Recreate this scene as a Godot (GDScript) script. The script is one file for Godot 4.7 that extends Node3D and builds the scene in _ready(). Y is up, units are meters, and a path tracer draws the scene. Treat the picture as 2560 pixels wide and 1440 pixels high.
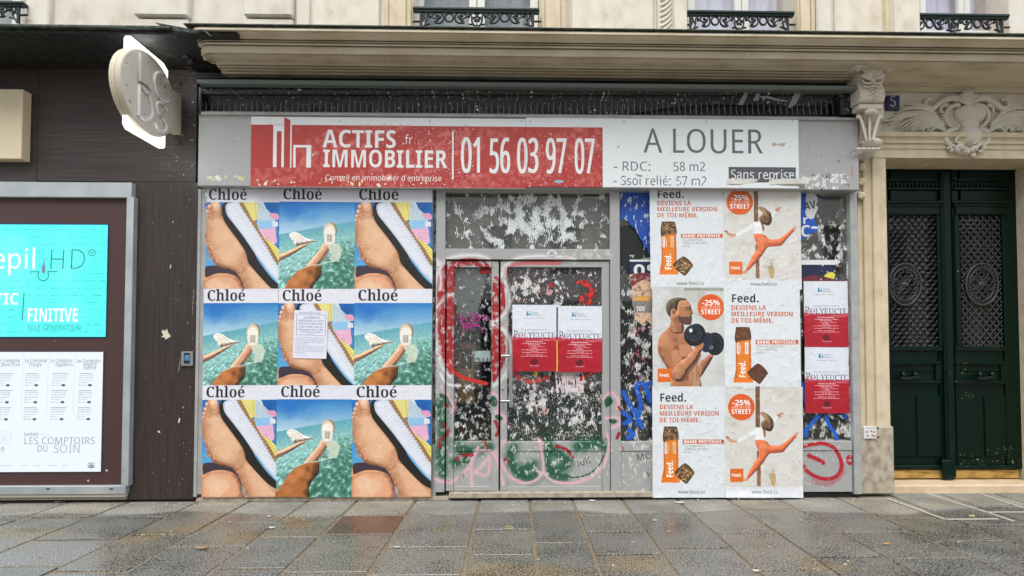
extends Node3D
# A closed shop covered in posters on a Paris street, an overcast wet day.

const F := 1300.0            # focal length in pixels of the 2560 x 1440 photograph
const EYE := Vector3(0, 1.3, 4.64)
const TURN := Vector3(0.026, -0.0197, 0.0)
const SHIFT := Vector2(-28, 126)
var look := Basis.from_euler(TURN)
var rng := RandomNumberGenerator.new()
var used := {}

# ------------------------------------------------------------------ places
func W(px: float, py: float, z := 0.0) -> Vector3:      # a measured pixel, on the upright plane at depth z
	var d := look * Vector3((px - 1280.0 + SHIFT.x) / F, (720.0 + SHIFT.y - py) / F, -1.0)
	return EYE + d * ((z - EYE.z) / d.z)

func G(px: float, py: float, y := 0.0) -> Vector3:      # a measured pixel, on the level plane at height y
	var d := look * Vector3((px - 1280.0 + SHIFT.x) / F, (720.0 + SHIFT.y - py) / F, -1.0)
	return EYE + d * ((y - EYE.y) / d.y)

func R(x0: float, y0: float, x1: float, y1: float, z: float) -> Rect2:   # metres: position = left/bottom corner
	var xm := (x0 + x1) * 0.5
	var ym := (y0 + y1) * 0.5
	var a := W(x0, ym, z).x
	var b := W(x1, ym, z).x
	var t := W(xm, y0, z).y
	var u := maxf(W(xm, y1, z).y, 0.0)
	return Rect2(a, u, b - a, t - u)

# ------------------------------------------------------------------ objects
func numbered(called: String) -> String:
	var n: int = used.get(called, 0)
	used[called] = n + 1
	return called if n == 0 else "%s_%03d" % [called, n]

func thing(called: String, label: String, category: String, at := Vector3.ZERO, group := "") -> Node3D:
	var o := Node3D.new()
	o.name = numbered(called)
	add_child(o, true)
	o.position = at
	tag(o, label, category, group)
	return o

func tag(o: Node3D, label: String, category: String, group := "") -> Node3D:
	o.set_meta("label", label)
	o.set_meta("category", category)
	if group:
		o.set_meta("group", group)
	return o

func obj(called: String, b: MB, m: Material, parent: Node3D = null) -> MeshInstance3D:
	var o := MeshInstance3D.new()
	o.mesh = b.done()
	o.material_override = m
	if parent == null:
		o.name = numbered(called)
		add_child(o, true)
		return o
	o.name = called
	var off := Vector3.ZERO
	var q: Node3D = parent
	while q != self:
		off += q.position
		q = q.get_parent()
	parent.add_child(o, true)
	o.position = -off
	return o

func struct(called: String, b: MB, m: Material, parent: Node3D = null) -> MeshInstance3D:
	var o := obj(called, b, m, parent)
	if parent == null:
		o.set_meta("kind", "structure")
	return o

# ------------------------------------------------------------------ mesh building
class MB:
	var v := PackedVector3Array()
	var n := PackedVector3Array()
	var t := PackedVector2Array()
	var i := PackedInt32Array()
	var uvr := Rect2(0, 0, 1, 1)      # the stretch of wall that the texture covers, in metres
	var flat := false                 # lay the texture on the ground instead

	func uv(p: Vector3) -> Vector2:
		if flat:
			return Vector2((p.x - uvr.position.x) / uvr.size.x, (p.z - uvr.position.y) / uvr.size.y)
		return Vector2((p.x - uvr.position.x) / uvr.size.x, 1.0 - (p.y - uvr.position.y) / uvr.size.y)

	func put(p: Vector3, nn: Vector3) -> int:
		v.append(p); n.append(nn); t.append(uv(p))
		return v.size() - 1

	func tri(a: Vector3, b: Vector3, c: Vector3) -> void:
		var nn := (b - a).cross(c - a)
		if nn.length_squared() < 1e-18:
			return
		nn = nn.normalized()
		var k := put(a, nn)
		put(b, nn); put(c, nn)
		i.append_array([k, k + 2, k + 1])

	func quad(a: Vector3, b: Vector3, c: Vector3, d: Vector3) -> void:   # counter-clockwise from the front
		var nn := (c - a).cross(d - b)
		if nn.length_squared() < 1e-18:
			return
		nn = nn.normalized()
		var k := put(a, nn)
		put(b, nn); put(c, nn); put(d, nn)
		i.append_array([k, k + 2, k + 1, k, k + 3, k + 2])

	func box(lo: Vector3, hi: Vector3, e := 0.003) -> MB:
		var s := hi - lo
		e = minf(e, minf(s.x, minf(s.y, s.z)) * 0.45)
		var c := (lo + hi) * 0.5
		var h := s * 0.5
		for ax in 3:
			for sg in [-1.0, 1.0]:
				var u := (ax + 1) % 3
				var w := (ax + 2) % 3
				var q := []
				for k in [[-1, -1], [1, -1], [1, 1], [-1, 1]]:
					var p := c
					p[ax] += sg * h[ax]
					p[u] += k[0] * (h[u] - e)
					p[w] += k[1] * (h[w] - e)
					q.append(p)
				if sg > 0:
					quad(q[0], q[1], q[2], q[3])
				else:
					quad(q[3], q[2], q[1], q[0])
		if e <= 0.0:
			return self
		for ax in 3:
			var u := (ax + 1) % 3
			var w := (ax + 2) % 3
			for su in [-1.0, 1.0]:
				for sw in [-1.0, 1.0]:
					var q := []
					for k in [[-1, 0], [1, 0], [1, 1], [-1, 1]]:
						var p := c
						p[ax] += k[0] * (h[ax] - e)
						p[u] += su * (h[u] - (e if k[1] == 0 else 0.0))
						p[w] += sw * (h[w] - (0.0 if k[1] == 0 else e))
						q.append(p)
					if su * sw > 0:
						quad(q[0], q[1], q[2], q[3])
					else:
						quad(q[3], q[2], q[1], q[0])
		for sx in [-1.0, 1.0]:
			for sy in [-1.0, 1.0]:
				for sz in [-1.0, 1.0]:
					var p := c + Vector3(sx * h.x, sy * h.y, sz * h.z)
					var a := p - Vector3(0, sy * e, sz * e)
					var b := p - Vector3(sx * e, 0, sz * e)
					var d := p - Vector3(sx * e, sy * e, 0)
					if sx * sy * sz > 0:
						tri(a, b, d)
					else:
						tri(a, d, b)
		return self

	func prism(poly: PackedVector2Array, z0: float, z1: float) -> MB:    # an outline in x, y with a depth
		if poly.size() < 3:
			return self
		if Geometry2D.is_polygon_clockwise(poly):
			poly.reverse()
		var area := 0.0
		for k in poly.size():
			area += poly[k].cross(poly[(k + 1) % poly.size()])
		if area < 0:
			poly.reverse()
		var ix := Geometry2D.triangulate_polygon(poly)
		for k in range(0, ix.size(), 3):
			var a := poly[ix[k]]
			var b := poly[ix[k + 1]]
			var c := poly[ix[k + 2]]
			if (b - a).cross(c - a) < 0:
				var sw := b
				b = c
				c = sw
			tri(Vector3(a.x, a.y, z1), Vector3(b.x, b.y, z1), Vector3(c.x, c.y, z1))
			tri(Vector3(a.x, a.y, z0), Vector3(c.x, c.y, z0), Vector3(b.x, b.y, z0))
		for k in poly.size():
			var a := poly[k]
			var b := poly[(k + 1) % poly.size()]
			quad(Vector3(a.x, a.y, z0), Vector3(b.x, b.y, z0), Vector3(b.x, b.y, z1), Vector3(a.x, a.y, z1))
		return self

	func sweep(prof: Array, xa: float, xb: float) -> MB:    # prof: Vector2(y, z) from the top round the front to the bottom
		for k in prof.size() - 1:
			var a: Vector2 = prof[k]
			var b: Vector2 = prof[k + 1]
			quad(Vector3(xa, a.x, a.y), Vector3(xa, b.x, b.y), Vector3(xb, b.x, b.y), Vector3(xb, a.x, a.y))
		for e in 2:
			var x := xb if e else xa
			var poly := PackedVector2Array()
			for p in prof:
				poly.append(Vector2(p.y, p.x))
			var ix := Geometry2D.triangulate_polygon(poly)
			for k in range(0, ix.size(), 3):
				var q := []
				for j in 3:
					q.append(Vector3(x, poly[ix[k + j]].y, poly[ix[k + j]].x))
				var nn: Vector3 = (q[1] - q[0]).cross(q[2] - q[0])
				if (nn.x > 0) == (e == 1):
					tri(q[0], q[1], q[2])
				else:
					tri(q[0], q[2], q[1])
		return self

	func tube(pts: Array, r0: float, r1 := -1.0, sides := 6, squash := 1.0, bulge := 0.0) -> MB:   # a bar along points; squash flattens it in z
		if r1 < 0:
			r1 = r0
		var m := pts.size()
		var first := v.size()
		for k in m:
			var d: Vector3 = (pts[mini(k + 1, m - 1)] - pts[maxi(k - 1, 0)])
			d = d.normalized() if d.length() > 1e-9 else Vector3.RIGHT
			var up := Vector3(0, 0, 1) if absf(d.z) < 0.9 else Vector3(0, 1, 0)
			var a := d.cross(up).normalized()
			var b := a.cross(d).normalized()
			var f := float(k) / (m - 1)
			var r := lerpf(r0, r1, f) + bulge * sin(f * PI)
			for s in sides:
				var w := TAU * s / sides
				var off := a * cos(w) * r + b * sin(w) * r * squash
				put(pts[k] + off, (a * cos(w) + b * sin(w) / squash).normalized())
		for k in m - 1:
			for s in sides:
				var a := first + k * sides + s
				var b := first + k * sides + (s + 1) % sides
				i.append_array([a, b, a + sides, b, b + sides, a + sides])
		for e in 2:
			var base := first + (m - 1) * sides * e
			var c: Vector3 = pts[m - 1] if e else pts[0]
			for s in sides:
				var p := v[base + s]
				var q := v[base + (s + 1) % sides]
				if e:
					tri(c, q, p)
				else:
					tri(c, p, q)
		return self

	func ball(c: Vector3, r: Vector3, turn := 0.0, su := 14, sv := 9) -> MB:
		var first := v.size()
		var bs := Basis(Vector3(0, 0, 1), turn)
		for y in sv + 1:
			var a := PI * y / sv
			for x in su:
				var w := TAU * x / su
				var u := Vector3(sin(a) * cos(w), cos(a), sin(a) * sin(w))
				put(c + bs * (u * r), (bs * (u / r)).normalized())
		for y in sv:
			for x in su:
				var a := first + y * su + x
				var b := first + y * su + (x + 1) % su
				i.append_array([a, a + su, b, b, a + su, b + su])
		return self

	func sheet(g: Rect2, nx: int, ny: int, hgt: Callable) -> MB:     # paper: a grid over g whose z comes from hgt(u, v)
		var first := v.size()
		for y in ny + 1:
			for x in nx + 1:
				var f := Vector2(float(x) / nx, float(y) / ny)
				var e := 0.004
				var z: float = hgt.call(f.x, f.y)
				var zx: float = (hgt.call(f.x + e, f.y) - z) / (e * g.size.x)
				var zy: float = -(hgt.call(f.x, f.y + e) - z) / (e * g.size.y)
				v.append(Vector3(g.position.x + f.x * g.size.x, g.position.y + (1.0 - f.y) * g.size.y, z))
				n.append(Vector3(-zx, -zy, 1).normalized())
				t.append(f)
		for y in ny:
			for x in nx:
				var a := first + y * (nx + 1) + x
				var b := a + nx + 1
				i.append_array([a, a + 1, b, a + 1, b + 1, b])
		return self

	func done() -> ArrayMesh:
		var m := ArrayMesh.new()
		var arr := []
		arr.resize(Mesh.ARRAY_MAX)
		arr[Mesh.ARRAY_VERTEX] = v
		arr[Mesh.ARRAY_NORMAL] = n
		arr[Mesh.ARRAY_TEX_UV] = t
		arr[Mesh.ARRAY_INDEX] = i
		m.add_surface_from_arrays(Mesh.PRIMITIVE_TRIANGLES, arr)
		return m

func mb(uvr := Rect2(0, 0, 1, 1)) -> MB:
	var b := MB.new()
	b.uvr = uvr
	return b

func pbox(b: MB, x0: float, y0: float, x1: float, y1: float, z0: float, z1: float, e := 0.003) -> MB:
	var r := R(x0, y0, x1, y1, z1)
	return b.box(Vector3(r.position.x, r.position.y, z0), Vector3(r.end.x, r.end.y, z1), e)

func ppoly(pts: Array, z: float) -> PackedVector2Array:
	var out := PackedVector2Array()
	for k in range(0, pts.size(), 2):
		var p := W(pts[k], pts[k + 1], z)
		out.append(Vector2(p.x, p.y))
	return out

func ppath(pts: Array, z: float, smooth := true, steps := 5) -> Array:
	var c := []
	for k in range(0, pts.size(), 2):
		c.append(Vector2(pts[k], pts[k + 1]))
	var line := curve(c, false, steps) if smooth else PackedVector2Array(c)
	var out := []
	for p in line:
		out.append(W(p.x, p.y, z))
	return out

static func curve(c: Array, closed: bool, steps := 6) -> PackedVector2Array:    # a smooth line through points
	var out := PackedVector2Array()
	var m := c.size()
	for k in (m if closed else m - 1):
		var p0: Vector2 = c[(k - 1 + m) % m] if closed else c[maxi(k - 1, 0)]
		var p1: Vector2 = c[k]
		var p2: Vector2 = c[(k + 1) % m]
		var p3: Vector2 = c[(k + 2) % m] if closed else c[mini(k + 2, m - 1)]
		for s in steps:
			out.append(p1.cubic_interpolate(p2, p0, p3, float(s) / steps))
	if not closed:
		out.append(c[m - 1])
	return out

static func pts(a: Array) -> Array:
	var c := []
	for k in range(0, a.size(), 2):
		c.append(Vector2(a[k], a[k + 1]))
	return c

# ------------------------------------------------------------------ printing: flat colour on paper, boards and paint
class Cv:
	var im: Image
	var s := 1.0
	var o := Vector2.ZERO
	var xf := Transform2D()
	var fonts: Dictionary
	var rng := RandomNumberGenerator.new()
	var soft := {}

	func _init(w: float, h: float, scale: float, origin: Vector2, bg: Color, f: Dictionary) -> void:
		im = Image.create(int(w * scale), int(h * scale), false, Image.FORMAT_RGBA8)
		im.fill(bg)
		s = scale
		o = origin
		fonts = f
		rng.seed = int(w * 7 + h)

	func fillm(lines: Array, col: Color) -> void:
		var rows := {}
		var hgt := im.get_height()
		var wid := im.get_width()
		for ln in lines:
			var m: int = ln.size()
			for k in m:
				var a: Vector2 = (xf * ln[k] - o) * s
				var b: Vector2 = (xf * ln[(k + 1) % m] - o) * s
				if a.y > b.y:
					var q := a
					a = b
					b = q
				var y0 := maxi(int(ceil(a.y - 0.5)), 0)
				var y1 := mini(int(ceil(b.y - 0.5)) - 1, hgt - 1)
				if y1 < y0:
					continue
				var sl := (b.x - a.x) / (b.y - a.y)
				for y in range(y0, y1 + 1):
					if not rows.has(y):
						rows[y] = PackedFloat32Array()
					rows[y].append(a.x + (y + 0.5 - a.y) * sl)
		var strip: Image
		if col.a < 1.0:
			strip = Image.create(wid, 1, false, Image.FORMAT_RGBA8)
			strip.fill(col)
		for y in rows:
			var xs: PackedFloat32Array = rows[y]
			xs.sort()
			for k in range(0, xs.size() - 1, 2):
				var x0 := maxi(int(round(xs[k])), 0)
				var x1 := mini(int(round(xs[k + 1])), wid)
				if x1 > x0:
					if strip:
						im.blend_rect(strip, Rect2i(0, 0, x1 - x0, 1), Vector2i(x0, y))
					else:
						im.fill_rect(Rect2i(x0, y, x1 - x0, 1), col)

	func poly(a: Array, col: Color) -> void:
		var ln := PackedVector2Array()
		for k in range(0, a.size(), 2):
			ln.append(Vector2(a[k], a[k + 1]))
		fillm([ln], col)

	func blob(a: Array, col: Color) -> void:
		var c := []
		for k in range(0, a.size(), 2):
			c.append(Vector2(a[k], a[k + 1]))
		var ln := PackedVector2Array()
		var m := c.size()
		for k in m:
			for q in 6:
				ln.append(c[k].cubic_interpolate(c[(k + 1) % m], c[(k - 1 + m) % m], c[(k + 2) % m], q / 6.0))
		fillm([ln], col)

	func body(a: Array, col: Color, shades: Array, rim := Color(0, 0, 0, 0), rim_r := 0.0, volume := 0.0) -> void:      # a printed shape with softer tones inside its outline
		var under := im
		im = Image.create(under.get_width(), under.get_height(), false, Image.FORMAT_RGBA8)
		blob(a, Color.WHITE)
		var mask := im
		im = Image.create(under.get_width(), under.get_height(), false, Image.FORMAT_RGBA8)
		im.fill(col)
		for q in shades:
			puff(Vector2(q[0], q[1]), q[2], q[3])
		if rim_r > 0.0:
			for k in range(0, a.size(), 2):
				var p := Vector2(a[k], a[k + 1])
				var p2 := Vector2(a[(k + 2) % a.size()], a[(k + 3) % a.size()])
				var m := maxi(int(p.distance_to(p2) / (rim_r * 0.35)), 1)
				for e in m:
					puff(p.lerp(p2, float(e) / m), rim_r, rim)
		if volume > 0.0:
			model(mask, volume)
		under.blend_rect_mask(im, mask, Rect2i(0, 0, im.get_width(), im.get_height()), Vector2i.ZERO)
		im = under

	func model(mask: Image, volume: float) -> void:      # the print shows a rounded thing: the tones of a photograph of it
		var w := mask.get_width()
		var h := mask.get_height()
		var hs := []
		for k in [2, 4]:
			var b: Image = mask.duplicate()
			for q in k:
				b.resize(maxi(w >> (q + 1), 2), maxi(h >> (q + 1), 2), Image.INTERPOLATE_BILINEAR)
			for q in k:
				b.resize(maxi(w >> (k - q - 1), 2), maxi(h >> (k - q - 1), 2), Image.INTERPOLATE_BILINEAR)
			b.convert(Image.FORMAT_RGBA8)
			hs.append(b.get_data())
		var md := mask.get_data()
		var data := im.get_data()
		var h0: PackedByteArray = hs[0]
		var h1: PackedByteArray = hs[1]
		var nz := FastNoiseLite.new()
		nz.seed = w + h
		nz.frequency = 0.035
		nz.fractal_octaves = 4
		for y in range(2, h - 2):
			for x in range(2, w - 2):
				var at := (y * w + x) * 4
				if md[at + 3] < 128:
					continue
				var gx := float(h0[at + 11] - h0[at - 5]) * 0.0035 + float(h1[at + 11] - h1[at - 5]) * 0.022
				var gy := float(h0[at + 3 + w * 8] - h0[at + 3 - w * 8]) * 0.0035 + float(h1[at + 3 + w * 8] - h1[at + 3 - w * 8]) * 0.022
				var l := 1.0 + volume * (gx * 0.75 + gy * 0.9) - volume * 0.12 * (gx * gx + gy * gy) + 0.035 * nz.get_noise_2d(x, y)
				l = clampf(l, 0.45, 1.3)
				data[at] = clampi(int(data[at] * l), 0, 255)
				data[at + 1] = clampi(int(data[at + 1] * (l * 0.97 + 0.03 if l > 1.0 else l * l * 0.25 + l * 0.75)), 0, 255)
				data[at + 2] = clampi(int(data[at + 2] * (l * 0.97 + 0.03 if l > 1.0 else l * l * 0.4 + l * 0.6)), 0, 255)
		im = Image.create_from_data(w, h, false, Image.FORMAT_RGBA8, data)

	func rect(x0: float, y0: float, x1: float, y1: float, col: Color) -> void:
		poly([x0, y0, x1, y0, x1, y1, x0, y1], col)

	func ell(cx: float, cy: float, rx: float, ry: float, col: Color, rot := 0.0) -> void:
		var ln := PackedVector2Array()
		for k in 40:
			ln.append(Vector2(cx, cy) + (Vector2(cos(TAU * k / 40) * rx, sin(TAU * k / 40) * ry)).rotated(rot))
		fillm([ln], col)

	func line(a: Array, w: float, col: Color, smooth := true) -> void:
		var c := []
		for k in range(0, a.size(), 2):
			c.append(Vector2(a[k], a[k + 1]))
		var p := PackedVector2Array()
		if smooth and c.size() > 2:
			for k in c.size() - 1:
				for q in 6:
					p.append(c[k].cubic_interpolate(c[k + 1], c[maxi(k - 1, 0)], c[mini(k + 2, c.size() - 1)], q / 6.0))
			p.append(c[c.size() - 1])
		else:
			p = PackedVector2Array(c)
		for k in p.size() - 1:
			var d := (p[k + 1] - p[k])
			if d.length() < 1e-6:
				continue
			var nn := d.normalized().orthogonal() * w * 0.5
			var e := d.normalized() * w * 0.2
			fillm([PackedVector2Array([p[k] + nn - e, p[k + 1] + nn + e, p[k + 1] - nn + e, p[k] - nn - e])], col)

	func puff(p: Vector2, r: float, col: Color) -> void:       # one touch of the spray can
		var rr := maxi(int(r * s), 1)
		var key := "%d %s" % [rr, col.to_html()]
		if not soft.has(key):
			var d := Image.create(rr * 2, rr * 2, false, Image.FORMAT_RGBA8)
			for y in rr * 2:
				for x in rr * 2:
					var q := Vector2(x + 0.5 - rr, y + 0.5 - rr).length() / rr
					d.set_pixel(x, y, Color(col, col.a * smoothstep(1.0, 0.35, q)))
			soft[key] = d
		var at: Vector2 = (xf * p - o) * s
		im.blend_rect(soft[key], Rect2i(0, 0, rr * 2, rr * 2), Vector2i(int(at.x) - rr, int(at.y) - rr))

	func spray(a: Array, r: float, col: Color) -> void:
		var c := []
		for k in range(0, a.size(), 2):
			c.append(Vector2(a[k], a[k + 1]))
		for k in c.size() - 1:
			var m := maxi(int(c[k].distance_to(c[k + 1]) / (r * 0.4)), 1)
			for q in m:
				puff(c[k].cubic_interpolate(c[k + 1], c[maxi(k - 1, 0)], c[mini(k + 2, c.size() - 1)], float(q) / m), r, col)

	func flecks(x0: float, y0: float, x1: float, y1: float, count: int, size: float, cols: Array) -> void:
		for k in count:
			var p := Vector2(rng.randf_range(x0, x1), rng.randf_range(y0, y1))
			var r := size * rng.randf_range(0.3, 1.0) * (2.0 if rng.randf() < 0.08 else 1.0)
			var a := rng.randf() * TAU
			var ln := PackedVector2Array()
			for q in 6:
				ln.append(p + Vector2(cos(TAU * q / 6) * r, sin(TAU * q / 6) * r * rng.randf_range(0.3, 0.9)).rotated(a))
			fillm([ln], cols[rng.randi() % cols.size()])

	func text(str: String, x: float, y: float, size: float, col: Color, font := "sans", width := 0.0, anchor := 0.0, gap := 0.0, rot := 0.0) -> void:
		var rid: RID = fonts[font]
		var ts := TextServerManager.get_primary_interface()
		var k := size / 64.0
		var total := 0.0
		var g := []
		for ch in str:
			var id := ts.font_get_glyph_index(rid, 64, ch.unicode_at(0), 0)
			g.append(id)
			total += ts.font_get_glyph_advance(rid, 64, id).x * k + gap
		total -= gap
		var xs := width / total if width > 0.0 else 1.0
		var at := -anchor * total * xs
		for id in g:
			var d := ts.font_get_glyph_contours(rid, 64, id)
			var lines := []
			var from := 0
			for last in d.get("contours", []):
				var ln := contour(d.points, from, last)
				for q in ln.size():
					ln[q] = Vector2(x, y) + Vector2(at + ln[q].x * k * xs, ln[q].y * k).rotated(rot)
				lines.append(ln)
				from = last + 1
			fillm(lines, col)
			at += (ts.font_get_glyph_advance(rid, 64, id).x * k + gap) * xs

	func contour(p: PackedVector3Array, from: int, last: int) -> PackedVector2Array:
		var out := PackedVector2Array()
		var m := last - from + 1
		for q in m:
			var a := p[from + q]
			var b := p[from + (q + 1) % m]
			var z := p[from + (q - 1 + m) % m]
			var av := Vector2(a.x, a.y)
			if int(a.z) == 1:
				out.append(av)
				continue
			var p0 := Vector2(z.x, z.y)
			var p2 := Vector2(b.x, b.y)
			if int(z.z) != 1:
				p0 = (p0 + av) * 0.5
				out.append(p0)
			if int(b.z) != 1:
				p2 = (p2 + av) * 0.5
			for w in [0.25, 0.5, 0.75]:
				out.append(p0.lerp(av, w).lerp(av.lerp(p2, w), w))
		return out

	func grain(amount: float, sd: int) -> void:       # the unevenness of ink and paint
		var r := RandomNumberGenerator.new()
		r.seed = sd
		var data := im.get_data()
		for k in range(0, data.size(), 4):
			var q := int(r.randf_range(-amount, amount))
			data[k] = clampi(data[k] + q, 0, 255)
			data[k + 1] = clampi(data[k + 1] + q, 0, 255)
			data[k + 2] = clampi(data[k + 2] + q, 0, 255)
		im = Image.create_from_data(im.get_width(), im.get_height(), false, Image.FORMAT_RGBA8, data)

	func tex() -> ImageTexture:
		return ImageTexture.create_from_image(im)

var fonts := {}
func prepare_fonts() -> void:
	for f in [["sans", "Droid Sans", 400], ["bold", "Droid Sans", 700], ["serif", "Droid Serif", 400], ["serifbold", "Droid Serif", 700]]:
		var sf := SystemFont.new()
		sf.font_names = PackedStringArray([f[1]])
		sf.font_weight = f[2]
		fonts[f[0]] = sf.get_rids()[0]
		fonts[f[0] + "_"] = sf

func cv(w: float, h: float, s: float, o := Vector2.ZERO, bg := Color(0, 0, 0, 0)) -> Cv:
	return Cv.new(w, h, s, o, bg, fonts)

static func c8(r: int, g: int, b: int, a := 255) -> Color:
	return Color8(r, g, b, a)

# ------------------------------------------------------------------ materials
func mat(col: Color, rough := 0.8, metal := 0.0, tex: Texture2D = null, rtex: Texture2D = null) -> StandardMaterial3D:
	var m := StandardMaterial3D.new()
	m.albedo_color = col
	m.roughness = rough
	m.metallic = metal
	if tex:
		m.albedo_texture = tex
	if rtex:
		m.roughness_texture = rtex
		m.roughness = 1.0
	return m

func noise(sd: int, freq: float, oct := 3, kind := FastNoiseLite.TYPE_SIMPLEX_SMOOTH) -> FastNoiseLite:
	var f := FastNoiseLite.new()
	f.seed = sd
	f.frequency = freq
	f.noise_type = kind
	f.fractal_octaves = oct
	return f

func ramp_tex(w: int, h: int, sd: int, fx: float, fy: float, oct: int, ramp: Array, speck := 0.0) -> ImageTexture:   # mottled colour, tileable
	var f := noise(sd, 1.0, oct)
	var r := RandomNumberGenerator.new()
	r.seed = sd
	var data := PackedByteArray()
	data.resize(w * h * 4)
	var lut := []
	for k in 256:
		var x := k / 255.0 * (ramp.size() - 1)
		var a := mini(int(x), ramp.size() - 2)
		lut.append((ramp[a] as Color).lerp(ramp[a + 1], x - a))
	var at := 0
	for y in h:
		var wy := clampf((y - h * 0.85) / (h * 0.15), 0.0, 1.0)
		for x in w:
			var q := f.get_noise_2d(x * fx, y * fy)
			if wy > 0.0:
				q = lerpf(q, f.get_noise_2d(x * fx, (y - h) * fy), wy)
			var wx := (x - w * 0.85) / (w * 0.15)
			if wx > 0.0:
				q = lerpf(q, f.get_noise_2d((x - w) * fx, y * fy), wx)
			q += speck * (r.randf() - 0.5)
			var c: Color = lut[clampi(int((q * 0.9 + 0.5) * 255), 0, 255)]
			data[at] = c.r8; data[at + 1] = c.g8; data[at + 2] = c.b8; data[at + 3] = 255
			at += 4
	return ImageTexture.create_from_image(Image.create_from_data(w, h, false, Image.FORMAT_RGBA8, data))

func world(m: StandardMaterial3D, per_metre: float) -> StandardMaterial3D:
	m.uv1_triplanar = true
	m.uv1_world_triplanar = true
	m.uv1_scale = Vector3.ONE * per_metre
	return m

# ================================================================== the setting
var M := {}

func _ready() -> void:
	rng.seed = 11
	# camera, sky, sun and exposure
	var cam := Camera3D.new()
	cam.name = "camera"
	cam.projection = Camera3D.PROJECTION_FRUSTUM
	cam.near = 0.05
	cam.far = 200.0
	cam.size = 1440.0 / F * cam.near
	cam.frustum_offset = Vector2(SHIFT.x, SHIFT.y) / F * cam.near
	cam.position = EYE
	cam.basis = look
	add_child(cam)
	cam.current = true
	var env := Environment.new()
	env.background_mode = Environment.BG_SKY
	env.sky = Sky.new()
	var skm := ProceduralSkyMaterial.new()
	skm.sky_top_color = Color(0.90, 0.95, 1.0)
	skm.sky_horizon_color = Color(0.83, 0.88, 0.94)
	skm.sky_curve = 0.2
	skm.ground_bottom_color = Color(0.3, 0.3, 0.3)
	skm.ground_horizon_color = Color(0.5, 0.5, 0.5)
	env.sky.sky_material = skm
	env.tonemap_mode = Environment.TONE_MAPPER_LINEAR
	env.tonemap_exposure = 3.0
	env.sdfgi_enabled = true
	env.ssao_enabled = true
	env.ssil_enabled = true
	var we := WorldEnvironment.new()
	we.name = "world_environment"
	we.environment = env
	add_child(we)
	var sun := DirectionalLight3D.new()
	sun.name = "sun"
	sun.light_energy = 0.35
	sun.light_color = Color(1.0, 0.99, 0.98)
	sun.light_angular_distance = 40.0
	sun.shadow_enabled = true
	sun.basis = Basis.looking_at(Vector3(0.18, -1.0, -0.62), Vector3.UP)
	add_child(sun)

	prepare_fonts()
	make_materials()
	make_pavement()
	make_building()
	make_opposite()
	make_railings()
	make_portal()
	make_salon()
	make_shopfront()
	make_awning()
	make_sign_board()
	make_posters()
	make_small_things()

func make_materials() -> void:
	var stone := ramp_tex(512, 512, 3, 0.012, 0.008, 5, [c8(206, 194, 173), c8(219, 209, 192), c8(225, 216, 200), c8(229, 221, 207)], 0.10)
	M.stone = world(mat(Color(0.975, 0.98, 1.0), 0.88, 0.0, stone), 0.55)
	M.stone_pale = world(mat(Color(0.99, 0.985, 0.985), 0.88, 0.0, stone), 0.8)
	var worn := ramp_tex(512, 512, 8, 0.006, 0.014, 5, [c8(186, 171, 143), c8(206, 193, 168), c8(213, 201, 178), c8(219, 209, 188)], 0.14)
	var wc := cv(512, 512, 1.0)
	wc.im = worn.get_image()
	wc.flecks(0, 0, 512, 512, 160, 1.8, [c8(120, 108, 88), c8(96, 88, 74), c8(232, 226, 214)])
	M.cornice = world(mat(Color.WHITE, 0.85, 0.0, wc.tex()), 0.6)
	M.trim = world(mat(Color(0.95, 0.92, 0.855), 0.85, 0.0, stone), 0.9)
	M.plinth = world(mat(Color.WHITE, 0.9, 0.0, ramp_tex(256, 256, 14, 0.03, 0.02, 5, [c8(138, 126, 108), c8(172, 160, 142), c8(188, 178, 162)], 0.4)), 1.4)
	M.zinc = world(mat(Color.WHITE, 0.6, 0.3, ramp_tex(256, 256, 21, 0.05, 0.02, 4, [c8(38, 48, 42), c8(66, 76, 68), c8(92, 98, 90)], 0.4)), 1.0)
	M.iron = mat(c8(34, 38, 38), 0.42, 0.3)
	M.rail = mat(c8(24, 44, 38), 0.4, 0.1)
	M.white_sash = mat(c8(222, 222, 214), 0.5)
	M.cement = world(mat(c8(186, 178, 164), 0.9), 1.0)
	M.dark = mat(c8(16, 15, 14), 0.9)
	M.debris = world(mat(Color.WHITE, 0.7, 0.0, ramp_tex(128, 128, 31, 0.05, 0.05, 4, [c8(8, 8, 8), c8(18, 17, 16), c8(52, 48, 42)], 0.3)), 2.0)  # torn felt; its near-black also paints the shade under the flashing
	M.pane = mat(Color(0.2, 0.24, 0.24, 0.03), 0.03)
	M.pane.transparency = BaseMaterial3D.TRANSPARENCY_ALPHA
	M.steel = mat(c8(170, 172, 172), 0.35, 0.8)
	M.grey_paint = world(mat(Color.WHITE, 0.5, 0.0, ramp_tex(256, 256, 41, 0.02, 0.02, 4, [c8(152, 153, 153), c8(166, 166, 165), c8(174, 174, 172)], 0.1)), 1.0)

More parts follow.
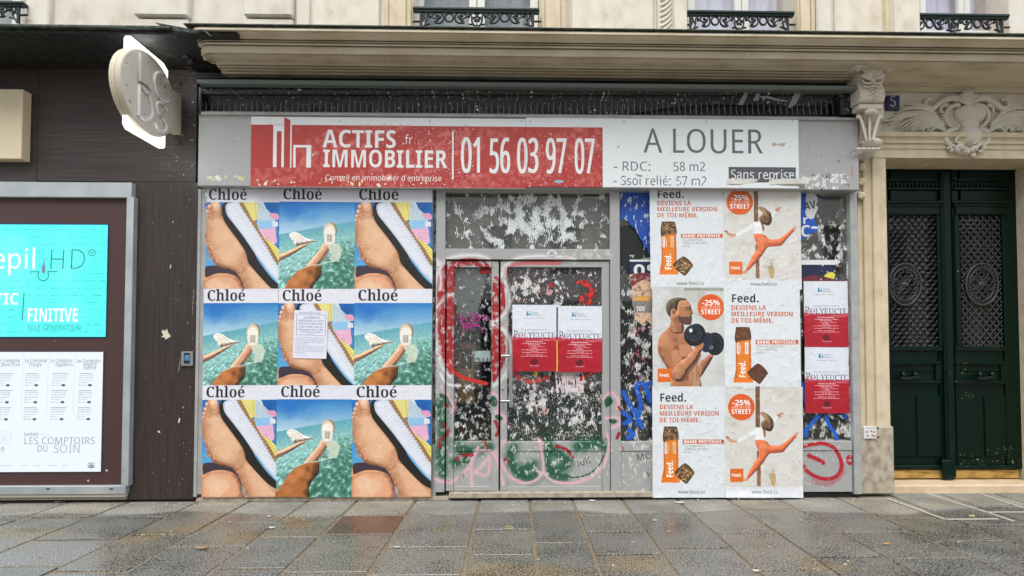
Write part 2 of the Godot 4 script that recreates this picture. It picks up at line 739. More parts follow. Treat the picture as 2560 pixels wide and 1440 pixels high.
# ------------------------------------------------------------------ pavement
func make_pavement() -> void:
	var x0 := -5.4
	var x1 := 5.4
	var z0 := -0.35
	var z1 := 2.25
	var tw := 2048
	var th := 410
	# granite: a fine speckle; the rain has wetted it up to the dry strip below the cornice
	var n1 := noise(5, 0.9, 4)
	var n2 := noise(6, 0.22, 2)
	var n3 := noise(7, 1.4, 3)
	var r := RandomNumberGenerator.new()
	r.seed = 4
	var ca := PackedByteArray()
	var ra := PackedByteArray()
	ca.resize(tw * th * 4)
	ra.resize(tw * th * 4)
	var at := 0
	for y in th:
		var z := z0 + (z1 - z0) * y / th
		for x in tw:
			var xm := x0 + (x1 - x0) * x / tw
			var blot := n1.get_noise_2d(xm * 2.0, z * 3.0)
			var edge := z - 0.40 - 0.10 * n1.get_noise_2d(xm * 0.9 + 40, z * 2.0) - 0.12 * n2.get_noise_2d(xm * 3.0, 7.0)
			var wet := smoothstep(-0.07, 0.07, edge + 0.05 * (r.randf() - 0.5))
			var speck := clampf(n2.get_noise_2d(x * 2.1, y * 2.1) * 2.2, -0.8, 0.9) + (r.randf() - 0.5) * 0.35
			var g := 0.0
			if wet < 0.5:
				g = 134 + blot * 24 + speck * 44
			else:
				g = 103 + blot * 18 + speck * 62
			var brown := clampf(n3.get_noise_2d(xm * 0.55, z * 0.8) * 2.0 - 0.6, 0.0, 0.34) * (0.35 + 0.65 * wet)
			ca[at] = clampi(int(g * (1.0 + brown * 0.24)), 0, 255)
			ca[at + 1] = clampi(int(g * (0.985 + brown * 0.02)), 0, 255)
			ca[at + 2] = clampi(int(g * (0.925 - brown * 0.34)), 0, 255)
			ca[at + 3] = 255
			var ro := clampi(int(lerpf(210, 84 + blot * 50 + speck * 34, wet)), 0, 255)
			ra[at] = ro; ra[at + 1] = ro; ra[at + 2] = ro; ra[at + 3] = 255
			at += 4
	var ct := ImageTexture.create_from_image(Image.create_from_data(tw, th, false, Image.FORMAT_RGBA8, ca))
	var rt := ImageTexture.create_from_image(Image.create_from_data(tw, th, false, Image.FORMAT_RGBA8, ra))
	var tones := []
	for c in [Color(1, 0.99, 0.98), Color(0.95, 0.945, 0.94), Color(1.0, 0.97, 0.94), Color(1.0, 0.985, 0.96), Color(0.92, 0.92, 0.915), Color(0.97, 0.97, 0.975)]:
		var m := mat(c, 1.0, 0.0, ct, rt)
		m.heightmap_enabled = false
		tones.append(m)
	var red := mat(Color(0.86, 0.68, 0.62), 1.0, 0.0, ct, rt)
	var field := Rect2(x0, z0, x1 - x0, z1 - z0)

	var road := mb()
	road.box(Vector3(-30, -0.5, 4.9), Vector3(30, -0.14, 16), 0.0)
	struct("road", road, world(mat(Color.WHITE, 0.6, 0.0, ramp_tex(256, 256, 51, 0.3, 0.3, 3, [c8(46, 46, 48), c8(62, 62, 64), c8(80, 80, 80)], 0.6)), 1.0))
	var pave := mb()
	pave.box(Vector3(-30, -0.5, -3.0), Vector3(30, -0.008, 4.9), 0.0)
	var mortar := world(mat(Color.WHITE, 0.85, 0.0, ramp_tex(256, 256, 52, 0.12, 0.12, 4, [c8(84, 74, 60), c8(124, 110, 90), c8(150, 136, 112)], 0.8)), 1.5)
	var root := struct("pavement", pave, mortar)
	# the courses run away from the wall; each column has its own cross joints
	var seams := [-560, -420, -265, -120, 33, 183, 330, 500, 626, 770, 893, 1039, 1199, 1324, 1431, 1557, 1696, 1825, 1957, 2109, 2260, 2402, 2545, 2690, 2830, 2970, 3110]
	var cross := {33: [1290, 1409], 183: [1287, 1376], 330: [1287, 1342], 500: [1332, 1420], 626: [1303, 1361], 770: [1291, 1339, 1417], 893: [1287, 1334, 1428], 1039: [1289, 1367], 1199: [1325, 1388], 1324: [1358], 1431: [1291, 1332, 1389], 1557: [1374], 1696: [1337, 1433], 1825: [1276, 1311, 1400], 1957: [1335, 1405], 2109: [1302, 1362], 2260: [1322, 1398]}
	for k in seams.size() - 1:
		var xa := G(seams[k], 1252).x
		var xb := G(seams[k + 1], 1252).x
		var zs := [-0.34]
		if cross.has(seams[k]):
			for y in cross[seams[k]]:
				zs.append(G(1283, y).z)
		else:
			zs.append(rng.randf_range(0.25, 0.6))
		while zs[zs.size() - 1] < 2.2:
			zs.append(zs[zs.size() - 1] + rng.randf_range(0.38, 0.7))
		for q in zs.size() - 1:
			var j := 0.013
			var b := mb(field)
			b.flat = true
			var up := rng.randf_range(-0.003, 0.003)
			b.box(Vector3(xa + j, -0.05, zs[q] + j), Vector3(xb - j, up, zs[q + 1] - j), 0.004)
			var tone: Material = tones[rng.randi() % tones.size()]
			if seams[k] == 893 and q == 1:
				tone = red
			obj("paving_slab", b, tone, root)

# ------------------------------------------------------------------ the house above
func make_building() -> void:
	var base := Vector3(0, 0, -0.4)
	var root := thing("apartment_building", "cream stone apartment building above the closed shop, with a moulded cornice and tall windows", "building", base)
	# wall behind everything at street level, and the upper wall with its window openings
	var b := mb()
	b.box(Vector3(-6.8, 0, -4.0), Vector3(7.6, 3.62, -2.6), 0.0)
	b.box(Vector3(-6.8, 0, -2.6), Vector3(-2.95, 3.62, -0.2), 0.0)
	var up := [[-900, -330], [62, 1035], [1350, 1700], [1990, 2290], [2523, 3400]]
	for q in up:
		var ra := R(q[0], 30, q[1], 60, -0.05)
		b.box(Vector3(ra.position.x, 3.62, -0.5), Vector3(ra.end.x, 6.4, -0.05), 0.004)
	b.box(Vector3(-6.8, 3.62, -4.0), Vector3(7.6, 3.8, -0.5), 0.0)
	b.box(Vector3(-6.8, 3.8, -4.0), Vector3(7.6, 6.4, -1.6), 0.0)
	obj("wall", b, M.stone, root)
	# flat reliefs of the first floor: x0, x1, bottom y, depth
	for q in [[66, 124, 90, 0.0, "pilaster"], [336, 470, 38, 0.02, "stone_block"], [336, 470, 90, 0.0, "stone_block", 46], [610, 731, 38, 0.02, "stone_block"], [610, 731, 90, 0.0, "stone_block", 46],
			[740, 776, 90, -0.03, "pilaster"], [782, 950, 90, -0.025, "wall_panel"], [1428, 1634, 90, -0.02, "wall_panel"], [2040, 2078, 90, 0.0, "pilaster"], [2086, 2208, 90, -0.02, "wall_panel"]]:
		var y0: float = q[5] if q.size() > 5 else -260
		obj(q[4], pbox(mb(), q[0], y0, q[1], q[2], -0.06, q[3], 0.012), M.stone_pale if q[4] == "wall_panel" else M.stone, root)
	for s in [[961, 1034], [1351, 1418], [1991, 2036]]:
		var wdt: float = s[1] - s[0]
		var m := pbox(mb(), s[0], -260, s[1], 90, -0.06, 0.0, 0.004)
		pbox(m, s[0] + wdt * 0.06, -260, s[0] + wdt * 0.14, 90, -0.0, 0.012, 0.004)
		pbox(m, s[0] + wdt * 0.2, -260, s[0] + wdt * 0.74, 90, -0.0, 0.016, 0.005)
		pbox(m, s[0] + wdt * 0.82, -260, s[0] + wdt * 0.92, 90, -0.0, 0.022, 0.006)
		obj("window_surround", m, M.trim, root)
	var post := pbox(mb(), 1686, -260, 1717, 92, -0.06, 0.07, 0.006)
	obj("window_surround", post, M.stone_pale, root)
	var post2 := pbox(mb(), 2236, -260, 2298, 96, -0.06, 0.1, 0.006)
	obj("window_surround", post2, M.stone_pale, root)
	var gap := pbox(mb(), 2214, -260, 2232, 96, -0.06, 0.03, 0.006)
	obj("pilaster", gap, M.trim, root)
	# the carved pilaster with slanting leaves
	var cp := pbox(mb(), 1644, -260, 1683, 90, -0.06, 0.0, 0.006)
	for k in 20:
		var y := 84.0 - k * 13.0
		cp.tube(ppath([1651, y + 8, 1662, y + 3, 1672, y - 5, 1678, y - 13], 0.004, true, 3), 0.012, 0.007, 5, 0.8)
	var car := obj("carved_pilaster", cp, M.stone, root)
	# windows: a sash with two casements, each with its pane, and what hangs behind
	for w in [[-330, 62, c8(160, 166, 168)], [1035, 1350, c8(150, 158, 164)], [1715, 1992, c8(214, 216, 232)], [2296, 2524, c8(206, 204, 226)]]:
		var z := -0.26
		var f := mb()
		var x0: float = w[0]
		var x1: float = w[1]
		var c := (x0 + x1) * 0.5
		var hw := (x1 - x0) * 0.5
		for e in [[-1.0, -0.87], [-0.13, -0.005], [0.005, 0.13], [0.87, 1.0]]:
			pbox(f, c + e[0] * hw * 0.97, -260, c + e[1] * hw * 0.97, 110, z - 0.05, z, 0.006)
		for e in [[-0.87, -0.13], [0.13, 0.87]]:
			pbox(f, c + e[0] * hw * 0.97, 76, c + e[1] * hw * 0.97, 110, z - 0.05, z - 0.004, 0.004)
		var win := obj("window", f, M.white_sash, root)
		for e in [[-0.86, -0.14], [0.14, 0.86]]:
			obj("pane", pbox(mb(), c + e[0] * hw * 0.97, -260, c + e[1] * hw * 0.97, 78, z - 0.034, z - 0.028, 0.0), M.pane, win)
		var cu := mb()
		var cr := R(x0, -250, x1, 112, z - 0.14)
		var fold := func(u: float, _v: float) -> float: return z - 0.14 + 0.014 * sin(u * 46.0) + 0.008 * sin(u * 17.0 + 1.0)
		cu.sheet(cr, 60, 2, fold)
		obj("sky_tinted_curtain", cu, mat(w[2], 0.9), win)  # cloth colour also carries the sky reflected in the panes
	# the cornice: one moulded run, broken off at its left end
	var prof := []
	for p in [[76, -0.06], [76, 0.585], [79, 0.60], [83, 0.60], [84, 0.57], [87, 0.565], [92, 0.545], [97, 0.53], [102, 0.522], [105, 0.522], [105.5, 0.475], [108, 0.475], [108.5, 0.50], [111, 0.50], [111.5, 0.468], [113, 0.468], [113.5, 0.486], [116, 0.492], [119, 0.486], [119.5, 0.445], [122, 0.445], [122.3, 0.462], [140, 0.46], [140.5, 0.42], [143.5, 0.42], [144, 0.40]]:
		prof.append(Vector2(W(1280, p[0], p[1]).y, p[1]))
	prof[0].x = prof[1].x
	var soffit_y: float = prof[prof.size() - 1].x
	var full := prof.duplicate()
	for p in [[150, 0.345], [150.5, 0.325], [154, 0.315], [159, 0.285], [165, 0.255], [169, 0.245], [169.5, 0.215], [172, 0.215], [172.5, 0.232], [175, 0.225], [175.5, 0.19], [179, 0.185], [179.5, 0.20], [183, 0.19], [183.5, 0.155], [187, 0.15], [187.5, 0.165], [191, 0.16]]:
		full.append(Vector2(W(1280, p[0], p[1]).y, p[1]))
	full.append(Vector2(W(1280, 191, 0.16).y, -0.06))
	var xr := W(2140, 170, 0.2).x
	var xl := W(520, 140, 0.45).x
	var co := mb()
	co.sweep(full, xl, xr)
	var cornice := obj("cornice", co, M.cornice, root)
	# the broken end: a few crumbling lumps in steps
	var crumb := mb()
	var cr0 := RandomNumberGenerator.new()
	cr0.seed = 12
	var xe := xl
	for k in 4:
		var wd := 0.026 - k * 0.004
		var cut := []
		for p in full:
			var sink := (0.006 + 0.011 * k * k * 0.6) * cr0.randf_range(0.6, 1.4)
			cut.append(Vector2(p.x - (0.004 * k if p.y > 0.3 else -0.006 * k), maxf(p.y - sink, 0.02) if p.y > 0.0 else p.y))
		crumb.sweep(cut, xe - wd, xe + 0.001)
		xe -= wd
	obj("broken_end", crumb, M.cornice, cornice)
	var right := prof.duplicate()
	right.append(Vector2(soffit_y, 0.085))
	right.append(Vector2(soffit_y - 0.005, 0.08))
	for p in [[203, 0.075], [206, 0.06], [213, 0.045], [216, 0.02], [216.5, 0.012], [229, 0.01], [230, -0.005]]:
		right.append(Vector2(W(2300, p[0], p[1]).y, p[1]))
	right.append(Vector2(right[right.size() - 1].x, -0.06))
	var cr2 := mb()
	cr2.sweep(right, xr, 7.4)
	var cor2 := obj("cornice", cr2, M.cornice, root)
	var eggs := mb()
	for k in 52:
		var e0 := W(2214 + k * 15, 207, 0.07)
		eggs.ball(e0, Vector3(0.012, 0.017, 0.012), 0.5, 6, 4)
	var eg := obj("egg_moulding", eggs, M.cornice, cor2)
	eg.set_meta("kind", "stuff")
	# zinc flashing on the cornice, and the bent sheet over the salon on the left
	var zi := mb()
	zi.box(Vector3(xl - 0.1, prof[0].x + 0.002, -0.045), Vector3(7.4, prof[0].x + 0.012, 0.612), 0.002)
	obj("zinc_flashing", zi, M.zinc, root)

# ------------------------------------------------------------------ the iron railings of the windows
func make_railings() -> void:
	var z := 0.03
	var at := W(1192.3, 75, z)
	var root := thing("window_railing", "black scrolled iron railing of the window over the red board", "railing", at, "wrought iron window railings")
	var hr := pbox(mb(), 1031, 16, 1349, 24, z - 0.03, z + 0.03, 0.008)
	pbox(hr, 1032, 24, 1348, 30, z - 0.018, z + 0.018, 0.004)
	obj("handrail", hr, M.rail, root)
	var line := func(a: Array, flip: float) -> Array:
		var out := []
		for k in range(0, a.size(), 2):
			out.append(1020.0 + (1050.0 + flip * (a[k] - 1050.0)) / 6.095)
			out.append(a[k + 1] / 6.095)
		return ppath(out, z, true, 4)
	for sg in [1.0, -1.0]:
		var ps := mb()
		ps.tube(line.call([200, 180, 200, 450], sg), 0.014, 0.014, 6)
		obj("post", ps, M.iron, root)
		var ar := mb()
		ar.tube(line.call([70, 328, 190, 328], sg), 0.010, 0.010, 6)
		obj("wall_arm", ar, M.iron, root)
		var en := mb()
		en.tube(line.call([215, 440, 250, 390, 330, 360], sg), 0.012, 0.009, 6)
		en.tube(line.call([226, 420, 275, 350, 275, 295, 235, 275, 222, 300, 240, 320], sg), 0.010, 0.007, 6)
		en.tube(line.call([215, 230, 250, 262, 236, 200, 226, 192], sg), 0.008, 0.006, 6)
		obj("end_scroll", en, M.iron, root)
		for q in [[455.0, 1.0], [805.0, -1.0]]:
			var ov := mb()
			var ring := []
			for k in 23:
				var a: float = TAU * (k + 4.0) / 28.0 * q[1] + (PI if q[1] > 0 else 0.0)
				ring.append_array([q[0] + cos(a) * 88.0, 270.0 - sin(a) * 85.0])
			ov.tube(line.call(ring, sg), 0.0095, 0.0095, 6)
			var d: float = q[1]
			var cx: float = q[0]
			ov.tube(line.call([cx - d * 160, 310, cx - d * 165, 240, cx - d * 130, 220, cx - d * 105, 250, cx - d * 80, 262, cx - d * 40, 285, cx - d * 10, 290], sg), 0.008, 0.007, 6)
			ov.ball(line.call([cx - d * 120, 250, cx - d * 119, 250], sg)[0], Vector3(0.016, 0.016, 0.012), 0.0, 8, 6)
			for e in [[-12.0, 240.0], [28.0, 258.0], [-18.0, 318.0], [5.0, 280.0]]:
				ov.ball(line.call([cx + d * e[0], e[1], cx + d * e[0] + 1, e[1]], sg)[0], Vector3(0.017, 0.015, 0.011), 0.0, 8, 6)
			obj("oval_scroll", ov, M.iron, root)
		var ri := mb()
		var rr := []
		for k in 29:
			rr.append_array([629.0 + cos(TAU * k / 28) * 62.0, 268.0 + sin(TAU * k / 28) * 63.0])
		ri.tube(line.call(rr, sg), 0.0095, 0.0095, 6)
		ri.tube(line.call([540, 268, 567, 268], sg), 0.008, 0.008, 6)
		ri.tube(line.call([691, 268, 718, 268], sg), 0.008, 0.008, 6)
		obj("ring", ri, M.iron, root)
	var he := mb()
	for sg in [1.0, -1.0]:
		he.tube(line.call([1050, 440, 1010, 390, 975, 330, 985, 275, 1030, 262, 1075, 215, 1080, 190], sg), 0.010, 0.008, 6)
		he.tube(line.call([1040, 420, 1000, 380, 930, 372], sg), 0.010, 0.010, 6)
		he.tube(line.call([1000, 300, 1030, 290, 1040, 320, 1020, 335], sg), 0.008, 0.007, 6)
		he.ball(line.call([1026, 318, 1027, 318], sg)[0], Vector3(0.014, 0.014, 0.01), 0.0, 8, 6)
	he.tube(line.call([1050, 360, 1050, 450], 1.0), 0.006, 0.014, 6)
	obj("heart_scroll", he, M.iron, root)
	for q in [[1848.0, 0.89, "black scrolled iron railing of the window over the words A LOUER"], [2384.0, 0.90, "black scrolled iron railing of the window above the green door"], [-98.0, 0.99, "end of a black scrolled iron railing at the top left edge"]]:
		var c := root.duplicate() as Node3D
		c.name = numbered("window_railing")
		add_child(c)
		c.position = Vector3(W(q[0], 75, z).x, at.y, at.z)
		c.scale = Vector3(q[1], 1, 1)
		c.set_meta("label", q[2])

# ------------------------------------------------------------------ across the street: what the panes and the wet stone mirror, and what narrows the sky
func make_opposite() -> void:
	var root := thing("opposite_building", "pale stone apartment building across the street, mirrored in the shop panes", "building", Vector3(0, 0, 16.5))
	var b := mb()
	b.box(Vector3(-34, -0.2, 16.9), Vector3(34, 15.5, 18.0), 0.0)
	for k in 5:
		b.box(Vector3(-34, 3.4 + k * 3.1, 16.5), Vector3(34, 4.5 + k * 3.1, 16.9), 0.0)
	for k in 24:
		var x := -34.0 + k * 2.83
		b.box(Vector3(x, -0.2, 16.52), Vector3(x + 1.55, 16.4, 16.9), 0.0)
	b.box(Vector3(-34, 16.4, 16.2), Vector3(34, 16.9, 18.0), 0.0)
	obj("wall", b, M.stone, root)
	var r := mb()
	r.quad(Vector3(34, 16.9, 16.7), Vector3(-34, 16.9, 16.7), Vector3(-34, 19.4, 18.6), Vector3(34, 19.4, 18.6))
	obj("roof", r, mat(c8(92, 98, 106), 0.6), root)
	var g := mb()
	for k in 24:
		for f in 5:
			var x := -34.0 + k * 2.83 + 1.56
			g.box(Vector3(x, (4.52 if f else -0.1) + maxf(0.0, f - 1.0) * 3.1, 16.8), Vector3(x + 1.25, (6.45 if f else 3.35) + maxf(0.0, f - 1.0) * 3.1, 16.84), 0.0)
	obj("dark_windows", g, mat(c8(34, 38, 42), 0.1), root).set_meta("kind", "stuff")

# ------------------------------------------------------------------ the carriage entrance on the right
func make_portal() -> void:
	var root := thing("stone_portal", "carved cream stone surround of the green double door, with a shell cartouche above", "doorway", W(2190, 1228, 0.0))
	var lm: Material = M.trim
	# wall above the lintel
	obj("wall", pbox(mb(), 2150, 222, 2700, 332, -0.4, -0.02, 0.0), M.stone, root)
	# lintel mouldings
	var pr := []
	for p in [[330, -0.05], [330, 0.045], [341, 0.045], [343, 0.03], [347, 0.028], [349, 0.02], [358, 0.02], [359.5, 0.005], [372, 0.004], [373, -0.006], [376, -0.006], [377, 0.004], [395, 0.0]]:
		pr.append(Vector2(W(2350, p[0], p[1]).y, p[1]))
	pr[0].x = pr[1].x
	var bot: float = pr[pr.size() - 1].x
	pr.append(Vector2(bot, -0.45))
	var li := mb()
	li.sweep(pr, W(2187, 360, 0.03).x, W(2700, 360, 0.03).x)
	obj("lintel", li, lm, root)
	# left jamb in its steps, down to the plinth
	var j := mb()
	pbox(j, 2146, 395, 2168, 1066, -0.3, -0.05, 0.006)
	pbox(j, 2163, 395, 2186, 1066, -0.3, -0.025, 0.006)
	pbox(j, 2187, 395, 2221, 1066, -0.4, 0.0, 0.005)
	obj("jamb", j, lm, root)
	var bead := mb()
	for y in range(404, 1060, 9):
		bead.ball(W(2203, y, 0.0), Vector3(0.004, 0.008, 0.004), 0.3, 5, 3)
	obj("bead_moulding", bead, lm, root).set_meta("kind", "stuff")
	for y in [418, 455, 490]:
		var ros := mb()
		ros.ball(W(2153, y, -0.03), Vector3(0.035, 0.04, 0.03), 0.4)
		ros.ball(W(2150, y + 4, -0.01), Vector3(0.016, 0.02, 0.02), 0.4)
		obj("rosette", ros, lm, root)
	var pl := mb()
	pbox(pl, 2146, 1066, 2237, 1236, -0.4, 0.02, 0.012)
	obj("plinth", pl, M.plinth, root)
	var rj := pbox(mb(), 2630, 395, 2720, 1236, -0.5, 0.0, 0.008)
	obj("jamb", rj, lm, root)
	obj("wall", pbox(mb(), 2721, 222, 3420, 1240, -0.5, -0.02, 0.006), M.stone, root)
	# threshold step
	var st := mb()
	var sr := R(2236, 1204, 2628, 1222, -0.12)
	st.box(Vector3(W(2236, 1210, 0).x, -0.05, -0.5), Vector3(W(2630, 1210, 0).x, 0.075, -0.10), 0.012)
	obj("doorstep", st, world(mat(Color(0.95, 0.88, 0.8), 0.7, 0.0, M.stone.albedo_texture), 0.7), root)
	# the console: a scroll bracket under the cornice
	var k := mb()
	var bx0 := W(2150, 250, 0.27).x
	var bx1 := W(2212, 250, 0.27).x
	var side := []
	for p in [[168, 0.26], [200, 0.26], [206, 0.235], [214, 0.245], [226, 0.27], [240, 0.275], [252, 0.26], [258, 0.235]]:
		side.append(Vector2(W(2180, p[0], p[1]).y, p[1]))
	side.insert(0, Vector2(side[0].x, -0.05))
	side.append(Vector2(side[side.size() - 1].x, -0.05))
	k.sweep(side, bx0, bx1)
	pbox(k, 2148, 259, 2209, 272, -0.05, 0.24, 0.006)
	var con := obj("console", k, M.stone, root)
	var cap := mb()
	pbox(cap, 2136, 150, 2228, 166, -0.05, 0.335, 0.01)
	for e in [[2146, 172], [2222, 172]]:
		cap.ball(W(e[0], e[1], 0.28), Vector3(0.035, 0.022, 0.03), 0.3 if e[0] < 2180 else -0.3)
	obj("console_cap", cap, M.stone, con)
	var sh := mb()
	for q in 7:
		var a := deg_to_rad(-72.0 + q * 24.0)
		var c := Vector2(2182, 200)
		var tip := c + Vector2(sin(a) * 26.0, -cos(a) * 40.0)
		sh.tube([W(c.x, c.y, 0.28), W((c.x + tip.x) / 2, (c.y + tip.y) / 2, 0.315), W(tip.x, tip.y, 0.29)], 0.010, 0.026, 7, 0.7)
	sh.ball(W(2182, 201, 0.29), Vector3(0.02, 0.02, 0.02))
	for sg in [-1.0, 1.0]:
		sh.tube(ppath([2182, 206, 2182 + sg * 12, 209, 2182 + sg * 22, 206, 2182 + sg * 27, 198], 0.28), 0.012, 0.006, 6)
		sh.tube(ppath([2182, 214, 2182 + sg * 12, 218, 2182 + sg * 24, 214], 0.28), 0.009, 0.005, 6)
	obj("shell", sh, M.stone, con)
	var dr := mb()
	for q in [[2178, 224, 7, 4], [2190, 228, 6, 4], [2176, 236, 6, 4], [2188, 240, 7, 4], [2182, 232, 4, 6], [2184, 246, 4, 5]]:
		dr.ball(W(q[0], q[1], 0.275), Vector3(q[2] * 0.0028, q[3] * 0.0028, 0.018), 0.5, 8, 6)
	obj("carved_drop", dr, M.stone, con)
	var ac := mb()
	var body := []
	for p in [[272, 0.215], [285, 0.20], [310, 0.155], [340, 0.115], [362, 0.09], [372, 0.10], [384, 0.09], [394, 0.04]]:
		body.append(Vector2(W(2175, p[0], p[1]).y, p[1]))
	body.insert(0, Vector2(body[0].x, -0.05))
	body.append(Vector2(body[body.size() - 1].x, -0.05))
	ac.sweep(body, W(2152, 320, 0.13).x, W(2194, 320, 0.13).x)
	for sg in [-1.0, 0.0, 1.0]:
		for q in 3:
			var x: float = 2174.0 + sg * 8.0
			var zz := 0.20 - q * 0.035
			ac.tube(ppath([x, 350 - q * 6, x + sg * 6, 325 - q * 10, x + sg * (16 + q * 3), 292 - q * 4, x + sg * 22, 296 - q * 4], zz, true, 4), 0.010, 0.016, 6, 0.7)
	ac.ball(W(2178, 280, 0.235), Vector3(0.06, 0.028, 0.03))
	obj("acanthus_leaf", ac, M.stone, con)
	var cup := mb()
	cup.ball(W(2172, 362, 0.085), Vector3(0.105, 0.05, 0.1))
	cup.ball(W(2170, 380, 0.07), Vector3(0.07, 0.045, 0.07))
	for q in 5:
		cup.ball(W(2146 + q * 12, 373, 0.165), Vector3(0.022, 0.014, 0.02), 0.0, 8, 6)
	obj("carved_cup", cup, M.stone, con)
	# the cartouche over the door
	var z := -0.02
	var cx := 2417.0
	var ca := mb()
	ca.ball(W(cx + 5, 286, z), Vector3(0.15, 0.105, 0.075), 0.0, 24, 14)
	ca.ball(W(cx + 4, 316, z), Vector3(0.085, 0.13, 0.06), 0.0, 20, 12)
	ca.ball(W(cx + 4, 342, z), Vector3(0.115, 0.10, 0.08), 0.0, 20, 12)
	var cart := obj("cartouche", ca, M.stone, root)
	var rim := mb()
	for sg in [-1.0, 1.0]:
		rim.tube(ppath([cx + sg * 20, 262, cx + sg * 42, 268, cx + sg * 54, 288, cx + sg * 46, 310, cx + sg * 26, 322, cx + sg * 22, 312], z + 0.03), 0.022, 0.012, 8)
		rim.tube(ppath([cx + sg * 30, 322, cx + sg * 52, 334, cx + sg * 50, 356, cx + sg * 26, 368, cx + sg * 8, 362], z + 0.04), 0.026, 0.012, 8)
		rim.tube(ppath([cx + sg * 22, 340, cx + sg * 28, 352, cx + sg * 14, 360], z + 0.06), 0.012, 0.008, 7)
		rim.tube(ppath([cx + sg * 14, 252, cx + sg * 40, 246, cx + sg * 66, 256, cx + sg * 88, 272, cx + sg * 103, 264, cx + sg * 98, 248, cx + sg * 86, 252], z + 0.03), 0.034, 0.012, 8, 1.0)
		rim.tube(ppath([cx + sg * 50, 262, cx + sg * 64, 268, cx + sg * 66, 282], z + 0.03), 0.02, 0.01, 7)
		for q in 5:
			rim.ball(W(cx + sg * (62 - q * 0.6), 282 + q * 7.5, z + 0.02), Vector3(0.02, 0.011, 0.024), 0.3 * sg, 8, 6)
	obj("cartouche_rim", rim, M.stone, cart)
	var fan := mb()
	for q in 7:
		var a := deg_to_rad(-66.0 + q * 22.0)
		fan.tube([W(cx + 4, 262, z + 0.05), W(cx + 4 + sin(a) * 14, 262 - cos(a) * 17, z + 0.075), W(cx + 4 + sin(a) * 25, 262 - cos(a) * 34, z + 0.045)], 0.008, 0.021, 7, 0.8)
	obj("shell", fan, M.stone, cart)
	var fl := mb()
	var fr := RandomNumberGenerator.new()
	fr.seed = 9
	for q in 34:
		var a := fr.randf() * PI
		var d := fr.randf_range(0.35, 1.0)
		fl.ball(W(cx + cos(a) * 48.0 * d, 362 + sin(a) * 28.0 * d, z + 0.09 - 0.04 * d), Vector3(fr.randf_range(0.014, 0.028), fr.randf_range(0.01, 0.018), 0.022), fr.randf() * 3.0, 8, 5)
	obj("flower_garland", fl, M.stone, cart)
	for sg in [-1.0, 1.0]:
		var wing := mb()
		var leaves := [
			[60, 318, 100, 290, 150, 286, 196, 302, 215, 300], [58, 312, 96, 280, 140, 272, 178, 284], [59, 315, 98, 286, 146, 281, 190, 294], [58, 320, 100, 297, 140, 298, 178, 322], [58, 319, 100, 293, 148, 292, 194, 314],
			[56, 324, 92, 304, 128, 306, 160, 328], [57, 322, 96, 301, 134, 302, 168, 326], [54, 326, 86, 310, 118, 312, 142, 329], [55, 325, 90, 307, 124, 309, 151, 329], [60, 316, 104, 288, 156, 291, 208, 316], [54, 330, 82, 318, 104, 318, 122, 328], [54, 328, 84, 314, 110, 315, 132, 329],
			[62, 310, 98, 270, 130, 262, 152, 262], [61, 312, 98, 276, 134, 267, 166, 274], [50, 336, 70, 322, 84, 322, 92, 330, 86, 334, 80, 330], [112, 330, 108, 320, 98, 322, 98, 330], [140, 330, 134, 322, 126, 326]]
		for lf in leaves:
			var pp := []
			for q in range(0, lf.size(), 2):
				pp.append_array([cx + sg * lf[q], lf[q + 1]])
			wing.tube(ppath(pp, z + 0.022, true, 5), 0.008, 0.004, 6, 1.7, 0.0075)
		obj("leaf_scroll", wing, M.stone, cart)

	# ------------------------------------------------ the door itself
	var dz := -0.31
	var d := thing("carriage_door", "dark green double carriage door with diamond iron grilles, set back in the stone portal", "door", Vector3(W(2353, 1200, dz).x, 0.08, dz))
	var paint := cv(400, 800, 1.0, Vector2(2160, 420), c8(2, 27, 18))
	paint.grain(3, 4)
	paint.flecks(2240, 440, 2545, 1190, 26, 1.6, [c8(150, 150, 140), c8(120, 125, 115)])
	paint.flecks(2390, 1120, 2545, 1172, 60, 1.8, [c8(160, 160, 140), c8(120, 120, 105)])
	paint.flecks(2400, 905, 2412, 945, 16, 2.0, [c8(150, 140, 100), c8(110, 110, 90)])
	paint.flecks(2398, 985, 2440, 1000, 14, 1.6, [c8(150, 150, 130)])
	paint.flecks(2360, 700, 2364, 1150, 16, 1.2, [c8(150, 150, 140)])
	var gm := mat(Color.WHITE, 0.3, 0.0, paint.tex())
	gm.metallic_specular = 0.32
	var ur := R(2160, 420, 2560, 1220, dz)
	for s in 2:
		var x0 := 2160.0 if s == 0 else 2386.0
		var x1 := 2361.0 if s == 0 else 2548.0
		var g0 := 2226.0 if s == 0 else 2402.0
		var g1 := 2346.0 if s == 0 else 2510.0
		var b := mb(ur)
		pbox(b, x0, 424, g0, 1172, dz - 0.06, dz, 0.003)
		pbox(b, g1, 424, x1, 1172, dz - 0.06, dz, 0.003)
		pbox(b, g0, 424, g1, 536, dz - 0.06, dz - 0.001, 0.0)
		pbox(b, g0, 866, g1, 1172, dz - 0.06, dz - 0.001, 0.0)
		var leaf := obj("door_leaf", b, gm, d)
		# mouldings round the grille, ledges, panels
		var mo := mb(ur)
		pbox(mo, g0 - 20, 500, g1 + 24, 508, dz, dz + 0.05, 0.008)
		pbox(mo, g0 - 16, 508, g1 + 18, 516, dz, dz + 0.03, 0.004)
		pbox(mo, g0 - 12, 516, g1 + 12, 536, dz, dz + 0.018, 0.006)
		pbox(mo, g0 - 12, 536, g0, 866, dz, dz + 0.018, 0.006)
		pbox(mo, g1, 536, g1 + 12, 866, dz, dz + 0.018, 0.006)
		pbox(mo, g0 - 12, 866, g1 + 12, 878, dz, dz + 0.03, 0.008)
		pbox(mo, g0 - 18, 446, g1 + 20, 452, dz, dz + 0.02, 0.004)
